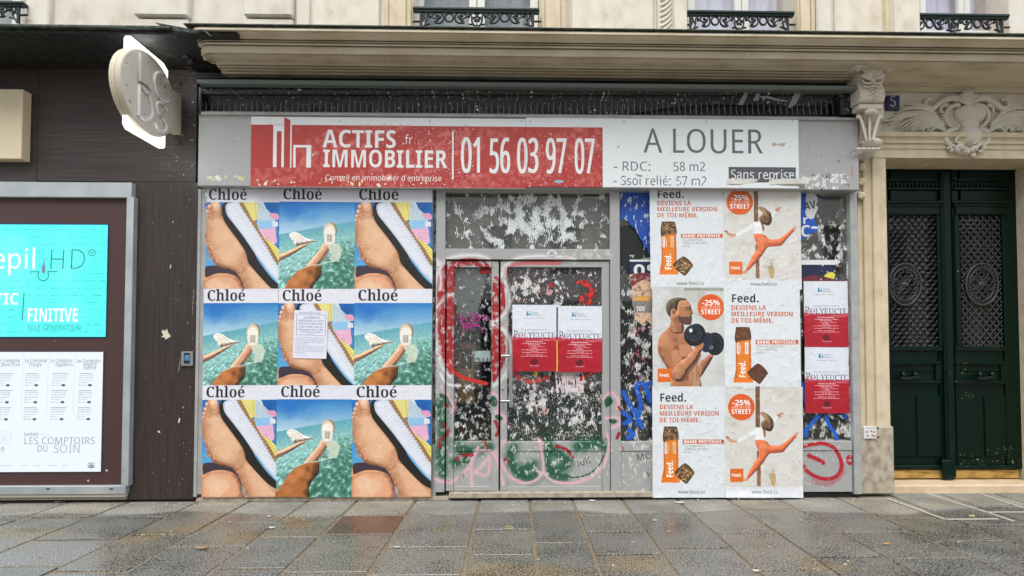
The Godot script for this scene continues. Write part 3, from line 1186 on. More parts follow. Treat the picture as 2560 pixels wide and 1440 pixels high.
		pbox(mo, g0 - 18, 468, g1 + 20, 474, dz, dz + 0.025, 0.004)
		pbox(mo, g0 - 12, 904, g1 + 8, 911, dz, dz + 0.03, 0.006)
		pbox(mo, g0 - 12, 911, g0 - 2, 952, dz, dz + 0.02, 0.005)
		pbox(mo, g1 - 6, 911, g1 + 8, 952, dz, dz + 0.02, 0.005)
		pbox(mo, g0 - 12, 952, g1 + 8, 960, dz, dz + 0.035, 0.008)
		pbox(mo, g0 + 2, 922, g1 - 10, 928, dz, dz + 0.012, 0.004)
		obj("moulding", mo, gm, leaf)
		var dent := mb(ur)
		for q in 15:
			var xx := g0 - 14 + q * (g1 - g0 + 28) / 15.0
			pbox(dent, xx, 455, xx + 5, 466, dz, dz + 0.015, 0.003)
		obj("dentil", dent, gm, leaf)
		var c := (g0 + g1) * 0.5
		for e in [[g0 - 10, c - 8], [c + 8, g1 + 6]]:
			obj("door_panel", pbox(mb(ur), e[0], 990, e[1], 1142, dz, dz + 0.014, 0.009), gm, leaf)
		obj("door_ledge", pbox(mb(ur), x0, 1164, x1, 1174, dz, dz + 0.03, 0.008), gm, leaf)
		obj("kick_plate", pbox(mb(), x0, 1175, x1, 1196, dz - 0.06, dz + 0.012, 0.003), world(mat(Color.WHITE, 0.5, 0.35, ramp_tex(128, 128, 61, 0.02, 0.06, 4, [c8(120, 92, 44), c8(196, 160, 88), c8(214, 178, 104)], 0.2)), 1.2), leaf)
		# grille: crossed bars with studs, and the oval medallion
		var gr := mb()
		var rr := R(g0, 536, g1, 866, dz - 0.02)
		var step := 0.068
		var wdt := rr.size.x
		var hgt := rr.size.y
		var asp := 0.86
		var kk := -hgt * asp
		while kk < wdt:
			for sg in [1.0, -1.0]:
				var ta := maxf(0.0, -kk / asp)
				var tb := minf(hgt, (wdt - kk) / asp)
				if tb > ta + 0.01:
					var xa := kk + ta * asp
					var xb := kk + tb * asp
					if sg < 0:
						xa = wdt - xa
						xb = wdt - xb
					gr.tube([Vector3(rr.position.x + xa, rr.position.y + ta, dz - 0.02 + sg * 0.004), Vector3(rr.position.x + xb, rr.position.y + tb, dz - 0.02 + sg * 0.004)], 0.006, 0.006, 4)
			kk += step
		var rows := int(hgt / (step / asp))
		for ry in rows * 2 + 1:
			for rx in int(wdt / step) + 1:
				var px := rr.position.x + fmod(wdt, step) * 0.5 + (rx + (0.5 if ry % 2 else 0.0)) * step
				var py := rr.position.y + ry * step / asp * 0.5
				if px < rr.end.x - 0.01 and py < rr.end.y - 0.01:
					gr.ball(Vector3(px, py, dz - 0.008), Vector3(0.013, 0.015, 0.008), 0.6, 6, 4)
		obj("grille", gr, mat(c8(58, 60, 60), 0.4, 0.3), leaf)
		var cc := Vector2(2262 if s == 0 else 2455, 711)
		var md := mb()
		for q in [[40.0, 52.0, 0.010], [31.0, 41.0, 0.007]]:
			var ring := []
			for a in 33:
				ring.append(W(cc.x + cos(TAU * a / 32) * q[0], cc.y + sin(TAU * a / 32) * q[1], dz + 0.006))
			md.tube(ring, q[2], q[2], 6)
		for a in 36:
			var u := Vector2(cos(TAU * a / 36), sin(TAU * a / 36))
			md.tube([W(cc.x + u.x * 32, cc.y + u.y * 42, dz + 0.004), W(cc.x + u.x * 39, cc.y + u.y * 51, dz + 0.004)], 0.005, 0.007, 4)
		for sx in [-1.0, 1.0]:
			for sy in [-1.0, 1.0]:
				md.tube(ppath([cc.x, cc.y + sy * 8, cc.x + sx * 14, cc.y + sy * 22, cc.x + sx * 13, cc.y + sy * 35, cc.x + sx * 4, cc.y + sy * 34, cc.x + sx * 5, cc.y + sy * 27], dz + 0.006, true, 4), 0.005, 0.004, 5)
				md.tube(ppath([cc.x + sx * 6, cc.y, cc.x + sx * 18, cc.y + sy * 14, cc.x + sx * 27, cc.y + sy * 8, cc.x + sx * 22, cc.y + sy * 2], dz + 0.006, true, 4), 0.005, 0.004, 5)
		md.ball(W(cc.x, cc.y, dz + 0.006), Vector3(0.035, 0.028, 0.014))
		obj("medallion", md, mat(c8(66, 68, 68), 0.4, 0.3), leaf)
		var hx := (g0 + g1) * 0.5 + (10 if s else -12)
		var ha := mb()
		ha.tube(ppath([hx - 24, 944, hx - 10, 947, hx + 8, 944, hx + 24, 944], dz + 0.07), 0.009, 0.009, 8, 1.0, 0.006)
		for e in [-16.0, 14.0]:
			ha.tube([W(hx + e, 936, dz), W(hx + e, 942, dz + 0.07)], 0.012, 0.010, 8)
			ha.ball(W(hx + e, 937, dz + 0.01), Vector3(0.022, 0.03, 0.02))
		obj("door_handle", ha, mat(c8(40, 42, 44), 0.25, 0.7), leaf)
	var as_ := pbox(mb(ur), 2361, 428, 2386, 1196, dz - 0.06, dz + 0.035, 0.014)
	pbox(as_, 2366, 428, 2381, 1150, dz + 0.034, dz + 0.05, 0.01)
	pbox(as_, 2358, 1150, 2388, 1200, dz + 0.03, dz + 0.055, 0.014)
	obj("astragal", as_, gm, d)
	obj("top_rail", pbox(mb(ur), 2160, 405, 2548, 425, dz - 0.06, dz + 0.02, 0.004), gm, d)
	# behind the grilles: a pane each, and the unlit entrance hall
	for q in [[2226, 2346], [2402, 2510]]:
		obj("pane", pbox(mb(), q[0] - 2, 534, q[1] + 2, 868, dz - 0.05, dz - 0.045, 0.0), M.pane, d)
	var hall := mb()
	var h0 := W(2150, 800, dz).x
	var h1 := W(2560, 800, dz).x
	hall.box(Vector3(h0, 0.0, dz - 2.2), Vector3(h1, 3.0, dz - 2.1), 0.0)
	hall.box(Vector3(h0 - 0.1, 0.0, dz - 2.2), Vector3(h0, 3.0, dz - 0.061), 0.0)
	hall.box(Vector3(h1, 0.0, dz - 2.2), Vector3(h1 + 0.1, 3.0, dz - 0.061), 0.0)
	hall.box(Vector3(h0 - 0.1, 3.0, dz - 2.2), Vector3(h1 + 0.1, 3.1, dz - 0.061), 0.0)
	obj("entrance_hall", hall, mat(c8(150, 140, 122), 0.9), d)

# ------------------------------------------------------------------ the beauty salon on the left
func make_salon() -> void:
	var z := 0.05
	var root := thing("salon_front", "dark brown wood-grain shop front of the beauty salon left of the closed shop", "shop front", W(300, 1246, z))
	var rng2 := RandomNumberGenerator.new()
	rng2.seed = 31
	# laminate with grain along the top panel and upright grain beside the screen
	var hz := wood_tex(900, 420, 71, true)
	var vt := wood_tex(300, 900, 72, false)
	var h_uv := R(-400, 100, 500, 456, z)
	var bh := mb(h_uv)
	pbox(bh, -700, 119, 94.5, 453, -0.2, z, 0.002)
	obj("cladding_panel", bh, mat(Color.WHITE, 0.5, 0.0, hz), root)
	var bh2 := mb(h_uv)
	pbox(bh2, 95.5, 119, 492, 454, -0.2, z, 0.002)
	obj("cladding_panel", bh2, mat(Color.WHITE, 0.5, 0.0, hz), root)
	var bv := mb(R(312, 455, 490, 1248, z))
	pbox(bv, 312, 455, 490, 1249, -0.2, z - 0.002, 0.002)
	obj("cladding_panel", bv, mat(Color.WHITE, 0.42, 0.0, vt), root)
	for q in [[447, 205, 456, 214], [445, 352, 455, 361]]:
		var hole := mb()
		pbox(hole, q[0], q[1], q[2], q[3], z - 0.01, z + 0.004, 0.001)
		obj("fixing_socket", hole, mat(c8(40, 12, 10), 0.7), root)
	var bl := mb(R(-700, 455, -318, 1248, z))
	pbox(bl, -700, 455, -318, 1249, -0.2, z - 0.002, 0.002)
	obj("cladding_panel", bl, mat(Color.WHITE, 0.42, 0.0, vt), root)
	# the display: aluminium frame, maroon board, LED screen, light box
	var alu := world(mat(Color.WHITE, 0.45, 0.5, ramp_tex(128, 128, 73, 0.02, 0.02, 3, [c8(172, 178, 180), c8(184, 190, 192), c8(192, 197, 198)], 0.05)), 1.0)
	var fr := mb()
	pbox(fr, -320, 454, 328, 492, -0.1, z + 0.05, 0.004)
	pbox(fr, 309, 492, 327, 1216, -0.1, z + 0.05, 0.004)
	pbox(fr, -318, 1216, 313, 1237, -0.1, z + 0.05, 0.004)
	pbox(fr, -319, 492, -301, 1216, -0.1, z + 0.05, 0.004)
	var frame := obj("display_frame", fr, alu, root)
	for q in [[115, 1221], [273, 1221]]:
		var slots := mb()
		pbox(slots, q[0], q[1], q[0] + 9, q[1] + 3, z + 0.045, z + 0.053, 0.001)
		obj("slot", slots, M.dark, frame)  # solid dark strip, standing in for the shade inside a slot
	var board := cv(620, 740, 1.0, Vector2(-300, 486), c8(70, 44, 42))
	board.flecks(-100, 490, 305, 1215, 26, 1.6, [c8(200, 195, 185), c8(140, 120, 110)])
	board.ell(273, 1178, 3, 2.5, c8(225, 220, 212))
	board.ell(227, 1203, 2.5, 2, c8(220, 215, 208))
	obj("maroon_board", pbox(mb(R(-300, 486, 320, 1226, z + 0.012)), -300, 486, 312, 1222, -0.1, z + 0.012, 0.0), mat(Color.WHITE, 0.6, 0.0, board.tex()), root)
	obj("dark_plinth", pbox(mb(), -700, 1246, 314, 1252, -0.1, z + 0.02, 0.002), world(mat(c8(140, 132, 120), 0.9), 1.0), root)
	obj("base_strip", pbox(mb(), -700, 1237, 312, 1246, -0.1, z + 0.035, 0.004), world(mat(c8(190, 182, 168), 0.8), 1.0), root)
	# wall to the left of everything shown, and the overhanging sheet above
	var sheet_y: float = W(200, 68, 0.6).y
	var ov := mb()
	ov.box(Vector3(-6.8, sheet_y, -0.2), Vector3(W(425, 68, 0.6).x, sheet_y + 0.022, 0.6), 0.004)
	obj("roof_flashing", ov, M.zinc, root)
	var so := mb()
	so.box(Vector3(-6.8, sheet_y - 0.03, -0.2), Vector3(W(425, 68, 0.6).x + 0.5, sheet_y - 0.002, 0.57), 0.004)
	obj("shade_dark_soffit", so, M.debris, root)  # blackened sheet: the overhang's shade is put into its colour

	# things mounted on it
	var led := led_tex()
	var sc := thing("led_screen", "bright turquoise LED screen in the salon window with white and dark lettering", "screen", W(100, 842, z))
	var sm := mat(Color.BLACK, 0.4)
	sm.emission_enabled = true
	sm.emission_texture = led
	sm.emission_operator = BaseMaterial3D.EMISSION_OP_MULTIPLY
	sm.emission = Color.WHITE
	sm.emission_energy_multiplier = 0.36
	obj("screen_bezel", pbox(mb(), -204, 558, 269, 845, z - 0.02, z + 0.016, 0.002), mat(c8(18, 40, 90), 0.5), sc)
	obj("screen_face", pbox(mb(R(-200, 561, 266, 842, z + 0.02)), -200, 561, 266, 842, z + 0.01, z + 0.02, 0.0), sm, sc)
	var lb := thing("price_light_box", "white backlit price list panel below the turquoise screen", "light box", W(100, 1180, z))
	var lm := mat(Color.BLACK, 0.4)
	lm.emission_enabled = true
	lm.emission_texture = menu_tex()
	lm.emission_operator = BaseMaterial3D.EMISSION_OP_MULTIPLY
	lm.emission = Color.WHITE
	lm.emission_energy_multiplier = 0.36
	obj("light_box_case", pbox(mb(), -204, 877, 258, 1183, z - 0.02, z + 0.016, 0.002), mat(c8(60, 50, 60), 0.5), lb)
	obj("lit_panel", pbox(mb(R(-200, 880, 254, 1180, z + 0.02)), -200, 880, 254, 1180, z + 0.01, z + 0.02, 0.0), lm, lb)
	for q in [[33, 702, 466, 281, Color(0.45, 0.95, 0.95)], [27, 1030, 454, 300, Color(0.9, 0.95, 1.0)]]:
		var al := AreaLight3D.new()
		al.name = "screen_light"
		al.area_size = Vector2(q[2], q[3]) / 280.0
		al.position = W(q[0], q[1], z + 0.025)
		al.rotation.y = PI
		al.light_energy = 0.05
		al.light_color = q[4]
		al.shadow_enabled = true
		al.basis = Basis.looking_at(Vector3(0, 0, 1), Vector3.UP)
		add_child(al, true)
	var cb := thing("sign_box", "blank cream sign box on the brown salon wall, cut by the left edge", "sign", W(20, 395, z))
	obj("box_body", pbox(mb(), -520, 220, 55, 395, z, z + 0.085, 0.004), world(mat(c8(226, 210, 180), 0.6), 1.0), cb)
	# the round projecting sign
	var xf := -2.912
	var face_c := Vector3(xf, 3.367, 0.46)
	var rad := 0.32
	var thick := 0.085
	var ps := thing("round_projecting_sign", "round cream projecting sign with raised letters L C D S and lit white ends", "sign", Vector3(xf, 3.0, z))
	var cream := cv(512, 512, 1.0, Vector2.ZERO, c8(206, 197, 182))
	cream.flecks(330, 60, 512, 480, 120, 7.0, [c8(196, 190, 178), c8(90, 86, 80), c8(225, 220, 210)])
	cream.flecks(0, 0, 512, 512, 90, 6.0, [c8(150, 145, 138), c8(228, 224, 214), c8(80, 78, 74)])
	var drum := mb()
	var prev := []
	for a in 65:
		var w := TAU * a / 64
		var u := Vector3(0, sin(w), cos(w))
		var cur := [face_c + u * (rad - 0.006), face_c + u * rad + Vector3(-0.006, 0, 0), face_c + u * rad + Vector3(-thick * 0.5, 0, 0), face_c + u * (rad - 0.004) + Vector3(-thick * 0.5 - 0.002, 0, 0), face_c + u * rad + Vector3(-thick * 0.5 - 0.004, 0, 0), face_c + u * rad + Vector3(-thick, 0, 0)]
		if prev:
			for q in 5:
				drum.quad(prev[q], cur[q], cur[q + 1], prev[q + 1])
			drum.tri(face_c + Vector3(-thick, 0, 0), prev[5], cur[5])
		prev = cur
	var dm := obj("drum", drum, world(mat(c8(200, 190, 168), 0.55), 1.0), ps)
	var fc := MB.new()
	for a in 64:
		var w0 := TAU * a / 64
		var w1 := TAU * (a + 1) / 64
		fc.tri(face_c, face_c + Vector3(0, sin(w1), cos(w1)) * (rad - 0.006), face_c + Vector3(0, sin(w0), cos(w0)) * (rad - 0.006))
	for q in fc.v.size():
		var p := fc.v[q] - face_c
		fc.t[q] = Vector2(0.5 - p.z / rad * 0.5, 0.5 - p.y / rad * 0.5)
	obj("sign_face", fc, mat(Color.WHITE, 0.55, 0.0, cream.tex()), ps)
	var letters := {"letter_l": [[-0.42, 0.8, -0.42, 0.12, -0.02, 0.12]], "letter_c": [[0.62, 0.62, 0.4, 0.74, 0.16, 0.6, 0.1, 0.36, 0.22, 0.1, 0.46, 0.04, 0.64, 0.14]],
		"letter_d": [[-0.42, 0.0, -0.42, -0.74, -0.2, -0.74, 0.0, -0.6, 0.04, -0.38, -0.06, -0.12, -0.24, -0.02, -0.42, 0.0]], "letter_s": [[0.58, -0.14, 0.4, -0.04, 0.22, -0.12, 0.22, -0.3, 0.42, -0.42, 0.58, -0.56, 0.5, -0.74, 0.28, -0.76, 0.16, -0.64]]}
	for l in letters:
		var lt := mb()
		for st in letters[l]:
			var cc := pts(st)
			var path := []
			for p in (curve(cc, false, 6) if l in ["letter_c", "letter_s"] else (curve(cc.slice(2, 7), false, 6) if l == "letter_d" else PackedVector2Array(cc))):
				path.append(face_c + Vector3(0.008, p.y * rad, -p.x * rad))
			if l == "letter_d":
				path.insert(0, face_c + Vector3(0.008, -0.74 * rad, 0.42 * rad))
				path.append(face_c + Vector3(0.008, 0.0, 0.42 * rad))
				path.append(face_c + Vector3(0.008, -0.74 * rad, 0.42 * rad))
			lt.tube(path, 0.014, 0.014, 8)
		obj(l, lt, mat(c8(214, 214, 210), 0.4), ps)
	var lit := mat(c8(240, 240, 236), 0.5)
	lit.emission_enabled = true
	lit.emission = Color(1, 0.99, 0.97)
	lit.emission_energy_multiplier = 0.55
	var lp := mb()
	lp.prism(PackedVector2Array([Vector2(0.20, 3.58), Vector2(0.65, 3.58), Vector2(0.65, 3.71), Vector2(0.635, 3.735), Vector2(0.26, 3.735), Vector2(0.20, 3.70)]), 0.0, 0.04)
	var lp2 := mb()
	lp2.prism(PackedVector2Array([Vector2(0.22, 3.035), Vector2(0.24, 3.015), Vector2(0.62, 3.015), Vector2(0.65, 3.045), Vector2(0.65, 3.2), Vector2(0.22, 3.2)]), 0.0, 0.04)
	for q in [lp, lp2]:
		for k in q.v.size():
			var p: Vector3 = q.v[k]
			q.v[k] = Vector3(xf - 0.035 - p.z, p.y, p.x)
			var nn: Vector3 = q.n[k]
			q.n[k] = Vector3(-nn.z, nn.y, nn.x)
		obj("lit_end", q, lit, ps)
		for w in 1:
			var al := OmniLight3D.new()
			al.name = "lit_end_light"
			al.position = Vector3(xf - 0.06, 3.715 if q == lp else 3.035, 0.45)
			al.light_energy = 0.03
			al.light_size = 0.12
			al.shadow_enabled = true
			al.omni_range = 10.0
			add_child(al, true)
	var br := mb()
	br.box(Vector3(xf - 0.09, 3.21, z - 0.01), Vector3(xf - 0.012, 3.56, z + 0.15), 0.006)
	obj("bracket", br, world(mat(c8(205, 196, 176), 0.6), 1.0), ps)
	# key switch and the torn sticker on the upright panel
	var ks := thing("key_switch", "small steel key switch with a blue lock plate on the brown panel", "switch", W(466, 915, z))
	obj("switch_plate", pbox(mb(), 452, 879, 481, 915, z - 0.01, z + 0.018, 0.004), M.steel, ks)
	obj("switch_inset", pbox(mb(), 459.5, 882, 474, 909, z, z + 0.0195, 0.001), mat(c8(20, 28, 44), 0.4), ks)
	obj("lock_cover", pbox(mb(), 460.5, 888, 473, 903, z, z + 0.026, 0.006), mat(c8(80, 130, 180), 0.25), ks)
	var tk := mb()
	tk.prism(ppoly([404, 829, 408, 824, 412, 829, 417, 822, 420, 831, 427, 841, 414, 849, 411, 843, 403, 843, 409, 838], z), z - 0.003, z + 0.0015)
	tag(obj("torn_sticker", tk, mat(c8(206, 212, 186), 0.8)), "torn pale green sticker scrap on the brown panel above the key switch", "sticker")
	# the wreck where the old cornice was cut off
	var wr := thing("torn_flashing", "torn dark roofing felt and splintered boards hanging at the broken cornice end", "debris", W(450, 130, 0.2))
	var shapes := [
		[[372, 80, 420, 72, 470, 78, 498, 92, 486, 120, 476, 170, 440, 162, 408, 120], 0.12, M.debris, "felt_sheet"],
		[[398, 66, 430, 68, 470, 78, 500, 84, 528, 82, 520, 88, 480, 90, 430, 80], 0.55, M.zinc, "bent_flashing"],
		[[508, 76, 520, 78, 530, 84, 522, 86], 0.58, mat(c8(206, 208, 196), 0.6), "white_strip"],
		[[414, 76, 424, 74, 436, 88, 456, 104, 462, 118, 446, 110, 426, 94], 0.32, mat(c8(150, 120, 84), 0.8), "splintered_board"],
		[[398, 112, 416, 110, 440, 122, 462, 136, 478, 150, 460, 146, 430, 134, 414, 128], 0.25, mat(c8(66, 62, 58), 0.8), "felt_strip"],
		[[404, 114, 420, 118, 428, 128, 412, 122], 0.3, mat(c8(120, 124, 128), 0.7), "felt_strip"],
		[[444, 128, 470, 128, 488, 148, 490, 166, 470, 160], 0.2, M.debris, "felt_sheet"]]
	for q in shapes:
		var m := mb()
		m.prism(ppoly(q[0], q[1]), q[1] - 0.012, q[1])
		for k in m.v.size():
			m.v[k].z += 0.05 * sin(m.v[k].x * 23.0 + m.v[k].y * 17.0)
		obj(q[3], m, q[2], wr)

func wood_tex(w: int, h: int, sd: int, along: bool) -> ImageTexture:
	var fine := noise(sd, 1.0, 4)
	var r := RandomNumberGenerator.new()
	r.seed = sd
	var data := PackedByteArray()
	data.resize(w * h * 4)
	var at := 0
	for y in h:
		for x in w:
			var p := Vector2(x * 0.004, y * 0.16) if along else Vector2(x * 0.16, y * 0.004)
			var q := fine.get_noise_2d(p.x, p.y + 0.6 * fine.get_noise_2d(x * 0.004 + 50, y * 0.004)) + 0.16 * (r.randf() - 0.5)
			var l := 49.0 + q * 22.0
			data[at] = clampi(int(l * 1.10), 0, 255)
			data[at + 1] = clampi(int(l * 0.88), 0, 255)
			data[at + 2] = clampi(int(l * 0.82), 0, 255)
			data[at + 3] = 255
			at += 4
	var c := cv(w, h, 1.0)
	c.im = Image.create_from_data(w, h, false, Image.FORMAT_RGBA8, data)
	var wht := [c8(205, 200, 192), c8(160, 152, 144), c8(120, 112, 104)]
	if along:
		c.flecks(780, 40, 900, 400, 90, 1.6, wht)
		c.flecks(820, 100, 900, 400, 60, 2.4, wht)
		c.flecks(480, 60, 880, 400, 40, 1.2, wht)
	else:
		c.flecks(0, 0, w, h, 90, 1.5, wht)
		c.flecks(w * 0.6, 0, w, h, 80, 1.8, wht)
		c.flecks(w * 0.4, h * 0.7, w, h, 60, 2.0, wht)
		c.line([w * 0.80, h * 0.56, w * 0.775, h * 0.575, w * 0.76, h * 0.60], 2.0, c8(190, 186, 180))
		c.line([w * 0.955, h * 0.34, w * 0.94, h * 0.42], 1.5, c8(170, 166, 160))
		for q in [[0.5, 0.79, 5, 3], [0.78, 0.755, 3, 8], [0.62, 0.27, 2, 6]]:
			c.ell(w * q[0], h * q[1], q[2], q[3], c8(220, 216, 208), 0.3)
	return c.tex()

func led_tex() -> ImageTexture:
	var c := cv(466, 281, 2.2, Vector2(-200, 561), c8(92, 248, 242))
	for y in range(561, 842, 2):
		c.rect(-200, y, 266, y + 0.8, c8(76, 240, 236))
	for k in 15:
		var y := 574.0 + k * 18.2
		for q in 26:
			var x := -200.0 + q * 18.0 + c.rng.randf_range(-6, 6)
			c.rect(x, y + c.rng.randf_range(-0.6, 0.6), x + c.rng.randf_range(4, 16), y + 1.2, c8(46, 196, 196))
	for k in 30:
		c.puff(Vector2(c.rng.randf_range(-100, 200), c.rng.randf_range(580, 830)), 50, Color(c8(150, 255, 252), 0.16))
	var w := c8(252, 255, 255)
	var dk := c8(22, 104, 112)
	c.text("epil", -24, 672, 70, w, "sans", 116)
	c.line([127, 625, 126, 672], 2.2, dk)
	c.line([157, 624, 155.5, 672], 2.2, dk)
	c.line([127, 647.5, 157, 647.5], 2.2, dk)
	c.line([178, 624, 177, 671, 188, 671, 202, 665, 210, 650, 207, 634, 196, 625, 178, 624], 2.2, dk, false)
	c.line([178, 624, 177.5, 671], 2.2, dk)
	var ring := []
	for a in 25:
		ring.append_array([228 + cos(TAU * a / 24) * 8, 631 + sin(TAU * a / 24) * 8])
	c.line(ring, 1.4, dk)
	c.text("R", 224.5, 635, 10, dk, "sans")
	c.line([73, 680, 96, 679], 1.8, dk)
	c.line([96, 679, 94, 690, 98, 698, 107, 702, 116, 698, 120, 690, 118, 679], 1.8, dk)
	c.line([118, 679, 142, 679], 1.8, dk)
	c.blob([112, 641, 107, 655, 103, 672, 104, 681, 109, 683, 112, 679, 111, 668, 109, 656], c8(128, 132, 150))
	c.text("ATIC", -38, 762, 40, w, "bold", 86)
	c.line([60, 733, 57, 800], 2.0, dk)
	c.text("FINITIVE", 68, 804, 46, w, "bold", 130)
	c.text("ELLE GENERATION", 71, 826, 18, c8(40, 170, 170), "sans", 134)
	return c.tex()

func menu_tex() -> ImageTexture:
	var c := cv(454, 300, 2.6, Vector2(-200, 880), c8(232, 240, 250))
	var d := c8(110, 112, 122)
	var lt := c8(150, 152, 162)
	for x in [54, 118, 184]:
		c.line([x, 882, x - 2, 1032], 0.8, c8(196, 204, 214))
	for q in [[-12, "Le Comptoir", "Bien-Être", 60, 48], [58, "Le Comptoir", "l'Ongle", 57, 32], [122, "Le Comptoir", "l'Epilation", 57, 46]]:
		c.text(q[1], q[0], 906, 13, d, "sans", q[3])
		c.text(q[2], q[0] + 11, 916, 12, d, "sans", q[4])
	c.text("Les Comptoirs", 187, 907, 13, d, "sans", 62)
	c.text("Regard", 205, 915.5, 12, d, "sans", 34)
	c.text("Sourire", 205, 924, 12, d, "sans", 33)
	var names := [["Soin Détente", "Epaules"], ["Pose Vernis", "Semi Permanent"], ["Express Epil", "Aisselles"], ["Teinture", "des Sourcils"], ["Soin Massage", "Anti-Stress"], ["Beauté des Mains", "Chic"], ["Excellence Epil", "Sourcils"], ["Réhaussement", "des Cils"], ["Mon Soin", "Nouvelle Tropicale"], ["Soin Anti Callosité", "Callus Peeling"], ["Dépil HD", "Aisselles"], ["Express", "Fraîcheur"]]
	for r in 3:
		for k in 4:
			var x: float = [-10, 61, 129, 196][k] - r * 1.2
			var y := 934.0 + r * 42.6
			c.rect(x, y, x + 40 - 8 * (k % 2), y + 1.1, d)
			c.text(names[r * 4 + k][0], x, y + 7, 5.6, lt, "sans", 36)
			c.text(names[r * 4 + k][1], x, y + 12.8, 5.6, lt, "sans", 34)
			for l in 3:
				c.rect(x, y + 16.5 + l * 6, x + 3, y + 18.2 + l * 6, d)
				c.rect(x + 5, y + 17 + l * 6, x + (32 if l == 0 else 20), y + 17.9 + l * 6, lt)
			c.ell(x + 27, y + 29.5, 5, 3.2, c8(90, 92, 100))
	var ring := []
	for a in 33:
		ring.append_array([12 + cos(TAU * a / 32) * 17, 1094 + sin(TAU * a / 32) * 17])
	c.line(ring, 0.9, c8(190, 198, 210))
	c.text("LC", 4, 1093, 12, c8(196, 204, 214), "sans")
	c.text("DS", 4, 1104, 12, c8(196, 204, 214), "sans")
	c.text("e", 3, 1129, 20, lt, "sans")
	c.text("sunso", 60, 1090, 14, d, "sans", 36)
	c.text("devient", 100, 1090, 8, c8(200, 206, 216), "sans", 26)
	c.text("LES COMPTOIRS", 60, 1111, 24, c8(158, 162, 170), "sans", 179)
	c.text("DU", 94, 1130, 24, c8(158, 162, 170), "sans", 28)
	c.text("SOIN", 134, 1133, 30, c8(176, 184, 194), "sans", 70)
	for q in [[0, 34], [54, 16], [88, 14], [122, 22], [158, 16]]:
		c.rect(q[0], 1164, q[0] + q[1], 1165.2, c8(186, 192, 204))
	c.text("FREE", 221, 1162, 6.5, d, "bold", 18)
	c.ell(230.5, 1167, 9, 4.5, d)
	c.text("WiFi", 223, 1169, 5.5, c8(230, 236, 246), "bold", 15)
	return c.tex()

